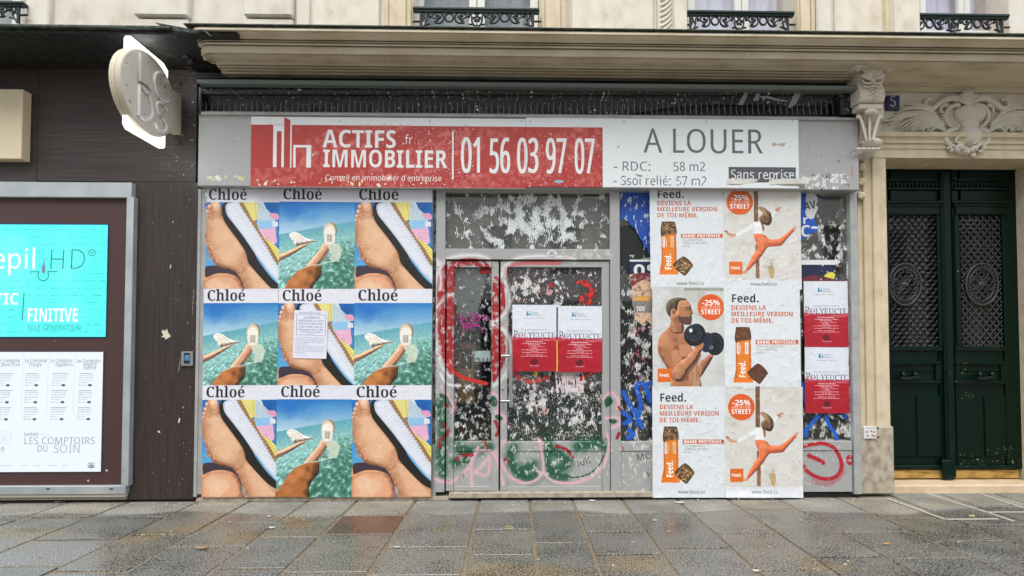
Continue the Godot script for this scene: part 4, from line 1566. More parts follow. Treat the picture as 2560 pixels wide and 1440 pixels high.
# ------------------------------------------------------------------ the closed shop
const DOOR := [1080.0, 468.0, 562.0, 780.0]      # the stretch of front that the spray paint runs over
func paint_door(c: Cv, on_glass: bool) -> void:
	var red := c8(158, 32, 38)
	var lred := c8(196, 44, 42)
	var wht := c8(222, 220, 222)
	var pink := c8(222, 176, 190)
	var grn := c8(26, 84, 56)
	if not on_glass:
		# the red letter bodies and what scraped off them
		c.blob([1092, 720, 1096, 690, 1114, 664, 1150, 650, 1196, 650, 1220, 664, 1218, 676, 1190, 668, 1150, 668, 1136, 690, 1132, 740, 1104, 752, 1093, 745], red)
		c.blob([1094, 752, 1132, 748, 1134, 860, 1136, 930, 1120, 936, 1106, 900, 1096, 850], red)
		c.blob([1232, 700, 1252, 702, 1262, 730, 1264, 765, 1250, 790, 1230, 800], red)
		c.blob([1230, 826, 1250, 830, 1264, 850, 1264, 890, 1250, 930, 1230, 955], red)
		c.blob([1262, 700, 1264, 676, 1282, 658, 1320, 652, 1390, 652, 1400, 664, 1320, 664, 1276, 672, 1268, 700], c8(196, 110, 112))
	c.spray([1120, 905, 1136, 935, 1165, 950, 1216, 963], 7, lred)
	c.spray([1098, 930, 1118, 962, 1150, 968], 5, Color(wht, 0.7))
	# white outlines
	for q in [[1088, 716, 1092, 690, 1112, 656, 1150, 643, 1200, 643, 1228, 656], [1086, 782, 1112, 748, 1134, 738], [1094, 655, 1102, 700, 1100, 730], [1248, 694, 1264, 712, 1271, 745, 1268, 778, 1240, 806, 1226, 806],
			[1228, 814, 1256, 826, 1274, 856, 1275, 905, 1258, 945, 1232, 968], [1252, 696, 1262, 668, 1290, 650, 1340, 643, 1400, 645, 1440, 652], [1094, 880, 1106, 920, 1128, 948], [1092, 800, 1086, 840, 1100, 900]]:
		c.spray(q, 4.5, Color(wht, 0.55))
		c.spray(q, 12.0, Color(wht, 0.2))
	c.spray([1262, 720, 1268, 800, 1266, 870, 1268, 950], 4.0, Color(wht, 0.35))
	# the lower half: green bodies with pink outlines
	for q in [[1100, 985, 1128, 1000, 1134, 1022, 1120, 1015, 1104, 1000], [1228, 992, 1240, 998, 1243, 1014, 1230, 1018], [1230, 1038, 1246, 1040, 1256, 1048, 1246, 1054], [1510, 1000, 1522, 994, 1530, 1008, 1514, 1022], [1520, 1053, 1532, 1050, 1541, 1056, 1530, 1062]]:
		c.blob(q, c8(30, 84, 56))
	for q in [[1100, 1010, 1108, 1080, 1102, 1150, 1110, 1190], [1140, 1115, 1180, 1130, 1230, 1118], [1132, 1160, 1170, 1150, 1150, 1130], [1285, 1120, 1275, 1150, 1296, 1186, 1330, 1198, 1345, 1180], [1300, 1180, 1340, 1160], [1372, 1112, 1366, 1150, 1376, 1190, 1420, 1196], [1380, 1130, 1420, 1160, 1380, 1180], [1440, 1120, 1500, 1112, 1510, 1130]]:
		c.spray(q, 14, Color(grn, 0.5))
		c.spray(q, 28, Color(grn, 0.2))
	c.spray([1378, 1170, 1390, 1184, 1430, 1196, 1470, 1188, 1496, 1166, 1510, 1135, 1514, 1100], 3.0, Color(c8(24, 70, 48), 0.85))
	for q in [[1088, 1196, 1128, 1206, 1170, 1172, 1196, 1118], [1104, 968, 1122, 994, 1134, 1022, 1128, 1036], [1180, 1214, 1178, 1164, 1188, 1136, 1216, 1128, 1238, 1142, 1250, 1180, 1258, 1214], [1186, 1182, 1216, 1190, 1224, 1166, 1224, 1140], [1190, 1180, 1222, 1146], [1262, 1105, 1248, 1120, 1250, 1150, 1272, 1190, 1306, 1209, 1338, 1203, 1354, 1184],
			[1348, 1104, 1356, 1150, 1357, 1184, 1340, 1178], [1357, 1184, 1384, 1206, 1430, 1210, 1478, 1194, 1510, 1160, 1521, 1115, 1516, 1086], [1506, 1002, 1526, 985, 1544, 1005, 1540, 1026], [1512, 1050, 1540, 1046, 1548, 1062, 1526, 1074], [1228, 986, 1244, 996, 1246, 1024, 1236, 1040], [1240, 1030, 1262, 1046, 1258, 1062]]:
		c.spray(q, 5.0, Color(pink, 0.68))
		c.spray(q, 12.0, Color(pink, 0.12))
	for q in [[1108, 1060, 1122, 1084, 1108, 1096, 1098, 1120], [1210, 1106, 1216, 1124], [1238, 1056, 1246, 1076, 1240, 1092], [1140, 1150, 1160, 1140, 1182, 1140], [1390, 1118, 1420, 1130, 1430, 1148], [1545, 1086, 1540, 1100], [1112, 1016, 1124, 1018], [1262, 1150, 1272, 1160]]:
		c.spray(q, 6.0, Color(c8(150, 30, 34), 0.9))
	c.spray([1544, 1020, 1550, 1030], 4.0, Color(red, 0.8))
	if not on_glass:
		c.text("TOTI", 1442, 1170, 22, c8(40, 50, 44), "sans", 36, 0.0, 0.0, -0.3)
		c.text("MC", 1590, 1150, 20, c8(50, 52, 54), "sans", 34, 0.0, 0.0, -0.15)
	if on_glass:
		for q in [[1440, 708, 1462, 700, 1486, 716, 1492, 742, 1478, 764, 1456, 760, 1446, 744, 1468, 736, 1464, 722]]:
			c.blob(q, c8(214, 44, 36))
		c.blob([1196, 676, 1220, 672, 1226, 684, 1204, 686], c8(150, 30, 32))
		c.blob([1370, 710, 1384, 706, 1386, 722, 1374, 718], c8(170, 40, 40))
		c.blob([1360, 730, 1376, 724, 1384, 736, 1366, 740], c8(210, 160, 166))
		c.spray([1282, 925, 1296, 948, 1330, 958, 1372, 946], 6.0, Color(c8(196, 52, 52), 0.95))
		c.spray([1452, 952, 1474, 938, 1500, 926], 7.0, Color(c8(196, 40, 40), 0.95))
		c.poly([1336, 927, 1346, 927, 1343, 940, 1339, 948, 1335, 938], c8(226, 200, 40))
		c.poly([1442, 926, 1452, 926, 1450, 934, 1442, 934], c8(226, 200, 40))
		for k in 16:
			var x := 1388.0 + k * 4.4
			c.spray([x, 930, x + c.rng.randf_range(-2, 6), 955, x + c.rng.randf_range(-4, 14), 985], 3.2, Color(c8(224, 206, 212), 0.62))
		# the magenta tag on the narrow pane
		var mg := c8(196, 44, 150)
		for q in [[1140, 800, 1152, 788, 1148, 806, 1162, 794], [1150, 812, 1160, 796, 1170, 812, 1182, 794, 1188, 812, 1200, 796, 1216, 790], [1166, 790, 1180, 786, 1196, 792, 1182, 798], [1150, 816, 1176, 812, 1206, 824], [1152, 822, 1180, 818, 1196, 816], [1204, 802, 1216, 794, 1219, 804], [1158, 816, 1156, 838], [1166, 816, 1164, 830], [1176, 816, 1175, 828], [1202, 822, 1205, 834]]:
			c.line(q, 2.2, mg)

func residue(c: Cv, x0: float, y0: float, x1: float, y1: float, sd: int, thr: float, cols: Array, blotch := 0.022, streak := 0.3, amount = null) -> void:
	# what is left of torn-off bills and scraped paint: flakes with upright tears and cracks
	var n1 := noise(sd, blotch, 4)
	var n2 := noise(sd + 1, 1.0, 3)
	var n3 := noise(sd + 2, 0.02, 2)
	var n4 := noise(sd + 3, 1.0, 2)
	var w := c.im.get_width()
	var h := c.im.get_height()
	for y in range(maxi(int((y0 - c.o.y) * c.s), 0), mini(int((y1 - c.o.y) * c.s), h)):
		var py := y / c.s + c.o.y
		for x in range(maxi(int((x0 - c.o.x) * c.s), 0), mini(int((x1 - c.o.x) * c.s), w)):
			var px := x / c.s + c.o.x
			var q := n1.get_noise_2d(px, py * 0.75) * 0.9 + n2.get_noise_2d(px * streak, py * streak * 0.2) * 0.5 + (c.rng.randf() - 0.5) * 0.08
			if amount != null:
				q += amount.call(px, py)
			if q < thr - 0.09:
				continue
			var k := n3.get_noise_2d(px + 300, py) * 0.6 + n2.get_noise_2d(px * 0.5, py * 0.2) * 0.5 + 0.5
			var cl: Color = cols[clampi(int(k * cols.size()), 0, cols.size() - 1)]
			if q > thr and absf(n4.get_noise_2d(px * 0.22, py * 0.035)) > 0.055:
				c.im.set_pixel(x, y, cl)
			elif cl.a > 0.0:                       # a thin film of glue and washed-out paper round each flake
				var f := clampf((q - thr + 0.09) / 0.09, 0.0, 1.0) * 0.4
				var old := c.im.get_pixel(x, y)
				if old.a < 0.05:
					c.im.set_pixel(x, y, Color(cl, f))
				elif old.a < 1.0 or k > 0.4:
					var mix := old.lerp(cl, f * 0.6)
					c.im.set_pixel(x, y, Color(mix, maxf(old.a, f)))

func make_shopfront() -> void:
	var root := thing("closed_shop_front", "grey metal front of the closed shop, flyposted and sprayed, with a door in the middle", "shop front", W(1320, 1243, 0.05))
	var grey := c8(163, 164, 163)
	# spray paint over the metalwork and, apart, over the glass
	var cp := cv(DOOR[2], DOOR[3], 1.25, Vector2(DOOR[0], DOOR[1]), grey)
	cp.grain(3, 2)
	paint_door(cp, false)
	var whites := [c8(196, 196, 192), c8(206, 206, 202), c8(184, 186, 184)]
	residue(cp, 1088, 650, 1270, 960, 61, 0.2, [c8(140, 60, 62), c8(176, 150, 148), c8(176, 174, 172), c8(196, 192, 190)], 0.06, 0.3)
	residue(cp, 1088, 970, 1160, 1200, 62, 0.24, [c8(60, 92, 70), c8(176, 178, 174), c8(196, 196, 192), c8(150, 154, 150)], 0.06, 0.3)
	residue(cp, 1150, 980, 1260, 1200, 162, 0.34, [c8(176, 178, 174), c8(196, 196, 192)], 0.05, 0.3)
	residue(cp, 1262, 1104, 1530, 1200, 63, 0.32, [c8(186, 190, 186), c8(206, 206, 202)], 0.06, 0.22)
	residue(cp, 1400, 622, 1530, 650, 64, 0.2, [c8(200, 198, 196), c8(206, 190, 190)], 0.05, 0.3)
	residue(cp, 1550, 1104, 1640, 1235, 65, 0.34, [c8(196, 196, 190), c8(208, 206, 196)], 0.05, 0.2)
	cp.flecks(1085, 470, 1640, 1240, 260, 2.2, whites)
	cp.flecks(1545, 1110, 1640, 1235, 40, 5.0, [c8(208, 206, 196), c8(196, 198, 194)])
	cp.flecks(1085, 980, 1255, 1225, 160, 2.0, [c8(120, 122, 120), c8(206, 206, 204), c8(60, 80, 66)])
	var pm := mat(Color.WHITE, 0.5, 0.0, cp.tex())
	var uv := R(DOOR[0], DOOR[1], DOOR[0] + DOOR[2], DOOR[1] + DOOR[3], 0.04)

	# ------ frame posts and rails
	obj("mullion", pbox(mb(uv), 1089, 472, 1112, 1231, -0.08, 0.05, 0.004), pm, root)
	obj("mullion", pbox(mb(uv), 1526.5, 472, 1551, 1231, -0.08, 0.05, 0.004), pm, root)
	obj("door_head", pbox(mb(uv), 1112, 622, 1526.5, 649, -0.08, 0.048, 0.004), pm, root)
	obj("top_rail", pbox(mb(uv), 1112, 470, 1526.5, 480, -0.08, 0.048, 0.003), pm, root)
	var jam := mb()
	pbox(jam, 489, 472, 497, 1243, -0.1, 0.058, 0.003)
	pbox(jam, 498, 472, 512, 1236, -0.1, 0.05, 0.003)
	obj("corner_post", jam, M.grey_paint, root)
	# ------ the left window, boarded and pasted over
	obj("boarded_window", pbox(mb(), 512, 474, 1081, 1244, -0.06, 0.044, 0.0), mat(c8(150, 150, 150), 0.8), root)
	var sl := cv(14, 780, 1.5, Vector2(1080, 468), c8(24, 24, 24))
	residue(sl, 1080, 470, 1094, 1240, 66, 0.05, [c8(196, 198, 196), c8(120, 110, 140), c8(150, 150, 150), c8(60, 60, 70)], 0.05, 0.2)
	obj("window_edge", pbox(mb(R(1080, 468, 1094, 1248, 0.02)), 1081, 474, 1089, 1110, -0.06, 0.02, 0.0), mat(Color.WHITE, 0.5, 0.0, sl.tex()), root)
	obj("riser_edge", pbox(mb(uv), 1081, 1110, 1089, 1240, -0.06, 0.03, 0.0), pm, root)
	# ------ glass with what sticks to it
	var cg := cv(DOOR[2], DOOR[3], 1.5, Vector2(DOOR[0], DOOR[1]))
	var paper := [c8(176, 180, 180), c8(204, 208, 208), c8(216, 220, 220), c8(222, 226, 226), c8(196, 200, 200)]
	var transom_amount := func(px: float, py: float) -> float:
		var a := 0.0
		for e in [[1340.0, 545.0, 130.0, 62.0, 0.55], [1210.0, 595.0, 70.0, 22.0, 0.3], [1215.0, 505.0, 60.0, 25.0, 0.18], [1415.0, 580.0, 30.0, 44.0, 0.42], [1260.0, 520.0, 60.0, 34.0, 0.25]]:
			var d := Vector2((px - e[0]) / e[2], (py - e[1]) / e[3]).length()
			a = maxf(a, e[4] * (1.0 - d * d))
		return a - 0.18
	residue(cg, 1112, 479, 1526, 622, 81, 0.12, paper, 0.03, 0.3, transom_amount)
	residue(cg, 1112, 479, 1526, 622, 82, 0.62, paper, 0.12, 0.5)
	var pane_amount := func(px: float, py: float) -> float:
		var a := 0.0
		for e in [[1310.0, 722.0, 34.0, 48.0, 0.5], [1352.0, 715.0, 26.0, 40.0, 0.4], [1392.0, 735.0, 20.0, 60.0, 0.6], [1290.0, 800.0, 14.0, 120.0, 0.4], [1326.0, 1005.0, 24.0, 40.0, 0.5], [1358.0, 1010.0, 16.0, 46.0, 0.5], [1430.0, 965.0, 40.0, 50.0, 0.6], [1440.0, 1040.0, 30.0, 34.0, 0.45], [1280.0, 980.0, 14.0, 40.0, 0.3], [1480.0, 1060.0, 20.0, 24.0, 0.3]]:
			var d := Vector2((px - e[0]) / e[2], (py - e[1]) / e[3]).length_squared()
			a = maxf(a, e[4] * (1.0 - d))
		return a - 0.30
	var mixed := [c8(176, 170, 168), c8(206, 206, 204), c8(226, 228, 228), c8(218, 218, 218), c8(196, 140, 140)]
	residue(cg, 1268, 985, 1505, 1104, 84, 0.05, [c8(30, 62, 46), c8(70, 84, 76), c8(120, 124, 120), c8(176, 180, 176)], 0.16, 0.7)
	residue(cg, 1268, 668, 1505, 985, 184, 0.24, [c8(60, 58, 58), c8(96, 92, 92), c8(150, 110, 110)], 0.12, 0.6)
	residue(cg, 1268, 668, 1505, 1104, 83, 0.06, mixed, 0.05, 0.3, pane_amount)
	var nar_amount := func(px: float, py: float) -> float:
		return -0.12 + (0.16 if px > 1205.0 and py < 860.0 else 0.0) + (0.22 if py > 960.0 else 0.0) + (0.12 if px < 1148.0 else 0.0)
	residue(cg, 1134, 668, 1229, 1104, 85, 0.30, [c8(90, 94, 92), c8(150, 152, 150), c8(196, 198, 196), c8(216, 216, 216)], 0.06, 0.4, nar_amount)
	paint_door(cg, true)
	residue(cg, 1350, 690, 1505, 775, 186, 0.0, [Color(0, 0, 0, 0)], 0.07, 0.4)
	residue(cg, 1268, 940, 1505, 1000, 86, 0.22, [c8(24, 24, 24), c8(210, 204, 206)], 0.05, 0.4)
	cg.flecks(1112, 480, 1526, 1104, 240, 1.6, [c8(216, 218, 218), c8(170, 172, 172)])
	var gmat := mat(Color.WHITE, 0.7, 0.0, cg.tex())
	gmat.transparency = BaseMaterial3D.TRANSPARENCY_ALPHA
	gmat.cull_mode = BaseMaterial3D.CULL_DISABLED

	var tr := obj("transom_pane", pbox(mb(), 1112, 480, 1526.5, 622, -0.006, 0.0, 0.0), M.pane, root)
	obj("paper_residue", flat_sheet(1112, 480, 1526.5, 622, 0.003, uv), gmat, tr)
	obj("window_film", pbox(mb(), 1112, 480, 1526.5, 622, -0.022, -0.012, 0.0), world(mat(Color.WHITE, 0.7, 0.0, ramp_tex(256, 256, 91, 0.006, 0.01, 3, [c8(54, 60, 52), c8(76, 80, 72), c8(98, 99, 94)], 0.05)), 0.6), tr)
	# ------ the two leaves
	for s in 2:
		var x0 := 1115.5 if s == 0 else 1251.0
		var x1 := 1246.5 if s == 0 else 1524.5
		var g0 := 1134.6 if s == 0 else 1268.0
		var g1 := 1228.6 if s == 0 else 1505.5
		var b := mb(uv)
		pbox(b, x0, 653, g0, 1228, -0.03, 0.032, 0.004)
		pbox(b, g1, 653, x1, 1228, -0.03, 0.032, 0.004)
		pbox(b, g0, 653, g1, 668, -0.03, 0.031, 0.003)
		pbox(b, g0, 1104, g1, 1128, -0.03, 0.031, 0.003)
		pbox(b, g0, 1216, g1, 1228, -0.03, 0.031, 0.003)
		var leaf := obj("door_leaf", b, pm, root)
		obj("lower_panel", pbox(mb(uv), g0, 1128, g1, 1216, -0.03, 0.024, 0.002), pm, leaf)
		var gp := obj("glass_pane", pbox(mb(), g0, 668, g1, 1104, -0.006, 0.0, 0.0), M.pane, leaf)
		obj("paper_residue", flat_sheet(g0, 668, g1, 1104, 0.003, uv), gmat, gp)
		if s == 0:
			var film := mb()
			film.prism(ppoly([1136, 672, 1228, 672, 1214, 690, 1212, 720, 1200, 760, 1188, 792, 1150, 794, 1140, 760], -0.012), -0.016, -0.012)
			obj("window_film", film, mat(c8(92, 97, 98), 0.6), gp)
			obj("inside_card", pbox(mb(), 1186, 877, 1226, 904, -0.02, -0.013, 0.0), card_mat(), gp)
		else:
			obj("black_film", pbox(mb(), g0, 668, g1, 1104, -0.022, -0.012, 0.0), mat(c8(20, 21, 21), 0.6), gp)
			var h := mb()
			h.tube([W(1277, 884, 0.095), W(1277, 1018, 0.095)], 0.015, 0.015, 10)
			for y in [890.0, 1003.0]:
				h.tube([W(1253, y, 0.095), W(1281, y, 0.095)], 0.013, 0.013, 10)
				h.tube([W(1257, y, 0.03), W(1257, y, 0.095)], 0.010, 0.010, 8)
			h.ball(W(1253, 1003, 0.095), Vector3(0.013, 0.013, 0.013))
			obj("door_handle", h, M.steel, leaf)
			var ky := mb()
			ky.ball(W(1257, 972, 0.033), Vector3(0.012, 0.016, 0.008))
			obj("lock_cylinder", ky, M.steel, leaf)
	var th := pbox(mb(), 1122, 1231, 1632, 1245, -0.1, 0.07, 0.006)
	obj("threshold", th, M.plinth, root)
	obj("base_stone", pbox(mb(), 489, 1243, 1122, 1256, -0.1, 0.04, 0.004), M.plinth, root)
	obj("base_stone", pbox(mb(), 1632, 1232, 2150, 1250, -0.1, 0.0, 0.004), mat(c8(50, 48, 46), 0.9), root)
	# ------ right window
	var cw := cv(600, 650, 1.4, Vector2(1545, 470))
	var rp := [c8(150, 152, 150), c8(196, 198, 196), c8(220, 222, 220), c8(206, 206, 204)]
	var ra := func(px: float, py: float) -> float:
		if px < 1640.0:
			if py < 640.0:
				return -0.7
			return 0.02 if px > 1568.0 else -0.16
		if px > 2117.0:
			return 0.22 if py > 620.0 else -0.3
		return 0.05 if py > 560.0 and py < 660.0 else (-0.02 if py > 1020.0 else -0.22)
	residue(cw, 1550, 478, 1640, 1104, 87, 0.2, rp, 0.035, 0.34, ra)
	residue(cw, 1996, 478, 2132, 1104, 187, 0.2, rp, 0.035, 0.34, ra)
	residue(cw, 1575, 800, 1640, 1000, 88, 0.34, [c8(206, 150, 140), c8(160, 40, 44), c8(150, 130, 170), c8(220, 190, 180)], 0.05, 0.3)
	var blue := c8(22, 92, 196)
	for q in [[1556, 980, 1572, 1010, 1590, 1040, 1604, 1068], [1590, 1060, 1600, 1010, 1590, 970, 1606, 962, 1630, 1010, 1636, 1060], [1556, 1030, 1575, 1048, 1556, 1060], [1570, 1074, 1582, 1085, 1565, 1095], [1622, 1000, 1616, 965, 1634, 958]]:
		cw.spray(q, 8.0, Color(blue, 0.95))
	for q in [[2008, 1078, 2024, 1060, 2044, 1040], [2010, 1090, 2012, 1074], [2060, 1040, 2068, 1064, 2082, 1084, 2092, 1112], [2004, 960, 2010, 1010], [2100, 1034, 2110, 1046]]:
		cw.spray(q, 7.0, Color(blue, 0.95))
	residue(cw, 1550, 950, 1640, 1104, 89, 0.42, [c8(30, 30, 32), c8(220, 220, 220), c8(30, 30, 32)], 0.08, 0.4)
	cw.flecks(1552, 480, 2132, 1104, 160, 1.8, [c8(216, 218, 216)])
	var wm := mat(Color.WHITE, 0.7, 0.0, cw.tex())
	wm.transparency = BaseMaterial3D.TRANSPARENCY_ALPHA
	wm.cull_mode = BaseMaterial3D.CULL_DISABLED
	var wuv := R(1545, 470, 2145, 1120, 0.0)
	var wp := obj("shop_window", pbox(mb(), 1551, 478, 2131, 1104, -0.006, 0.0, 0.0), M.pane, root)
	obj("paper_residue", flat_sheet(1551, 478, 2131, 1104, 0.003, wuv), wm, wp)
	obj("black_film", pbox(mb(), 1551, 478, 1636, 1104, -0.022, -0.012, 0.0), mat(c8(27, 29, 28), 0.6), wp)
	obj("window_film", pbox(mb(), 1998, 478, 2131, 1104, -0.30, -0.28, 0.0), world(mat(Color.WHITE, 0.7, 0.0, ramp_tex(256, 256, 93, 0.006, 0.01, 3, [c8(66, 70, 60), c8(96, 98, 86), c8(122, 122, 110)], 0.1)), 0.5), wp)
	var rr := mb(wuv)
	pbox(rr, 2131, 474, 2149, 1236, -0.08, 0.05, 0.004)
	var rpost := obj("mullion", rr, M.grey_paint, root)
	obj("top_rail", pbox(mb(), 1551, 470, 2131, 478, -0.08, 0.046, 0.003), M.grey_paint, root)
	# stall riser on the right with the red sprayed ring
	var cr := cv(600, 150, 1.3, Vector2(1555, 1098), grey)
	cr.grain(3, 6)
	cr.spray([1556, 1115, 1560, 1130], 3, Color(c8(180, 40, 44), 0.7))
	var rd := c8(178, 26, 40)
	var ringp := [2006, 1118, 2030, 1112, 2060, 1110, 2085, 1122, 2100, 1145, 2104, 1170, 2092, 1192, 2068, 1200, 2040, 1194, 2018, 1180, 2006, 1164]
	cr.spray([2104, 1160, 2106, 1184, 2088, 1204, 2060, 1212, 2030, 1202], 10, Color(rd, 0.13))
	cr.spray(ringp, 6.5, rd)
	cr.spray([2022, 1140, 2034, 1146, 2048, 1152, 2060, 1160], 7, rd)
	cr.ell(2124, 1152, 9, 13, rd)
	cr.text("AR", 2118, 1156, 9, c8(220, 210, 210), "bold", 12)
	residue(cr, 2003, 1105, 2110, 1230, 95, 0.5, [c8(210, 208, 206), c8(196, 196, 194)], 0.06, 0.2)
	residue(cr, 1555, 1104, 1640, 1235, 65, 0.30, [c8(196, 196, 190), c8(212, 210, 200)], 0.05, 0.2)
	cr.text("MC", 1592, 1152, 22, c8(60, 62, 64), "sans", 36, 0.0, 0.0, -0.15)
	cr.text("y", 1616, 1190, 20, c8(70, 72, 74), "sans")
	cr.flecks(1555, 1104, 2150, 1240, 90, 3.0, [c8(206, 206, 202), c8(188, 190, 188)])
	var ruv := R(1555, 1098, 2155, 1248, 0.04)
	var cm := mat(Color.WHITE, 0.5, 0.0, cr.tex())
	obj("riser_rail", pbox(mb(ruv), 1551, 1104, 2131, 1127, -0.08, 0.045, 0.003), cm, root)
	obj("stall_riser", pbox(mb(ruv), 1551, 1127.5, 2131, 1231, -0.08, 0.038, 0.003), cm, root)
	# ------ fascia
	var cf := cv(1680, 190, 0.8, Vector2(480, 288), c8(166, 167, 167))
	cf.grain(3, 9)
	cf.flecks(490, 300, 630, 466, 50, 2.0, [c8(196, 197, 197), c8(190, 190, 190)])
	cf.flecks(520, 445, 620, 455, 16, 5.0, [c8(220, 220, 215), c8(214, 206, 150)])
	cf.flecks(1998, 300, 2146, 460, 60, 2.4, [c8(206, 207, 207), c8(196, 196, 196), c8(120, 120, 120)])
	residue(cf, 2000, 430, 2120, 470, 97, 0.02, [c8(220, 222, 222), c8(230, 230, 230), c8(60, 60, 62)], 0.05, 0.12)
	cf.line([2127, 412, 2130, 432, 2126, 428], 2.0, c8(190, 100, 96))
	var fuv := R(480, 288, 2160, 478, 0.12)
	obj("fascia", pbox(mb(fuv), 495, 293, 2147, 470, -0.1, 0.12, 0.005), mat(Color.WHITE, 0.45, 0.0, cf.tex()), root)
	obj("fascia_ledge", pbox(mb(), 495, 286, 2146, 293, -0.1, 0.14, 0.003), M.grey_paint, root)
	# ------ inside
	var ins := mb()
	ins.box(Vector3(-2.95, 0.0, -2.7), Vector3(3.4, 3.2, -2.6), 0.0)
	ins.box(Vector3(-3.05, 0.0, -2.7), Vector3(-2.95, 3.2, -0.1), 0.0)
	ins.box(Vector3(3.12, 0.0, -2.7), Vector3(3.2, 3.2, -0.1), 0.0)
	ins.box(Vector3(-3.05, 3.2, -2.7), Vector3(3.4, 3.62, -0.1), 0.0)
	obj("interior", ins, mat(c8(60, 58, 54), 0.9), root)
	# what stands inside, seen through the panes
	var ck := thing("wooden_cabinet", "small wooden cabinet with a dark door standing inside behind the narrow pane", "cabinet", W(1168, 1060, -0.3))
	obj("cabinet_body", pbox(mb(), 1144, 855, 1186, 1010, -0.5, -0.26, 0.01), world(mat(c8(150, 118, 66), 0.6), 1.0), ck)
	obj("cabinet_door", pbox(mb(), 1152, 872, 1179, 920, -0.3, -0.25, 0.006), mat(c8(40, 36, 30), 0.6), ck)
	var yp := thing("yellow_pipe", "vertical yellow-brown pipe seen through the right shop window", "pipe", W(2102, 700, -0.2))
	var yt := mb()
	yt.tube([W(2101, 470, -0.2), W(2101, 760, -0.2)], 0.016, 0.016, 10)
	yt.ball(W(2101, 560, -0.2), Vector3(0.022, 0.02, 0.022))
	obj("pipe", yt, mat(c8(146, 112, 44), 0.6), yp)

func card_mat() -> StandardMaterial3D:
	var c := cv(40, 27, 5.0, Vector2(1186, 877), c8(176, 200, 194))
	c.text("ICI,", 1205, 885, 6, c8(70, 84, 84), "sans", 8)
	c.text("l'on accepte", 1205, 890.5, 4.5, c8(90, 104, 104), "sans", 18)
	c.rect(1192, 883, 1199, 890, c8(206, 220, 216))
	c.text("Bienvenue", 1198, 900, 5, c8(80, 94, 94), "sans", 22)
	return mat(Color.WHITE, 0.6, 0.0, c.tex())

func flat_sheet(x0: float, y0: float, x1: float, y1: float, z: float, uvr: Rect2) -> MB:
	var b := mb(uvr)
	var r := R(x0, y0, x1, y1, z)
	b.quad(Vector3(r.position.x, r.position.y, z), Vector3(r.end.x, r.position.y, z), Vector3(r.end.x, r.end.y, z), Vector3(r.position.x, r.end.y, z))
	return b

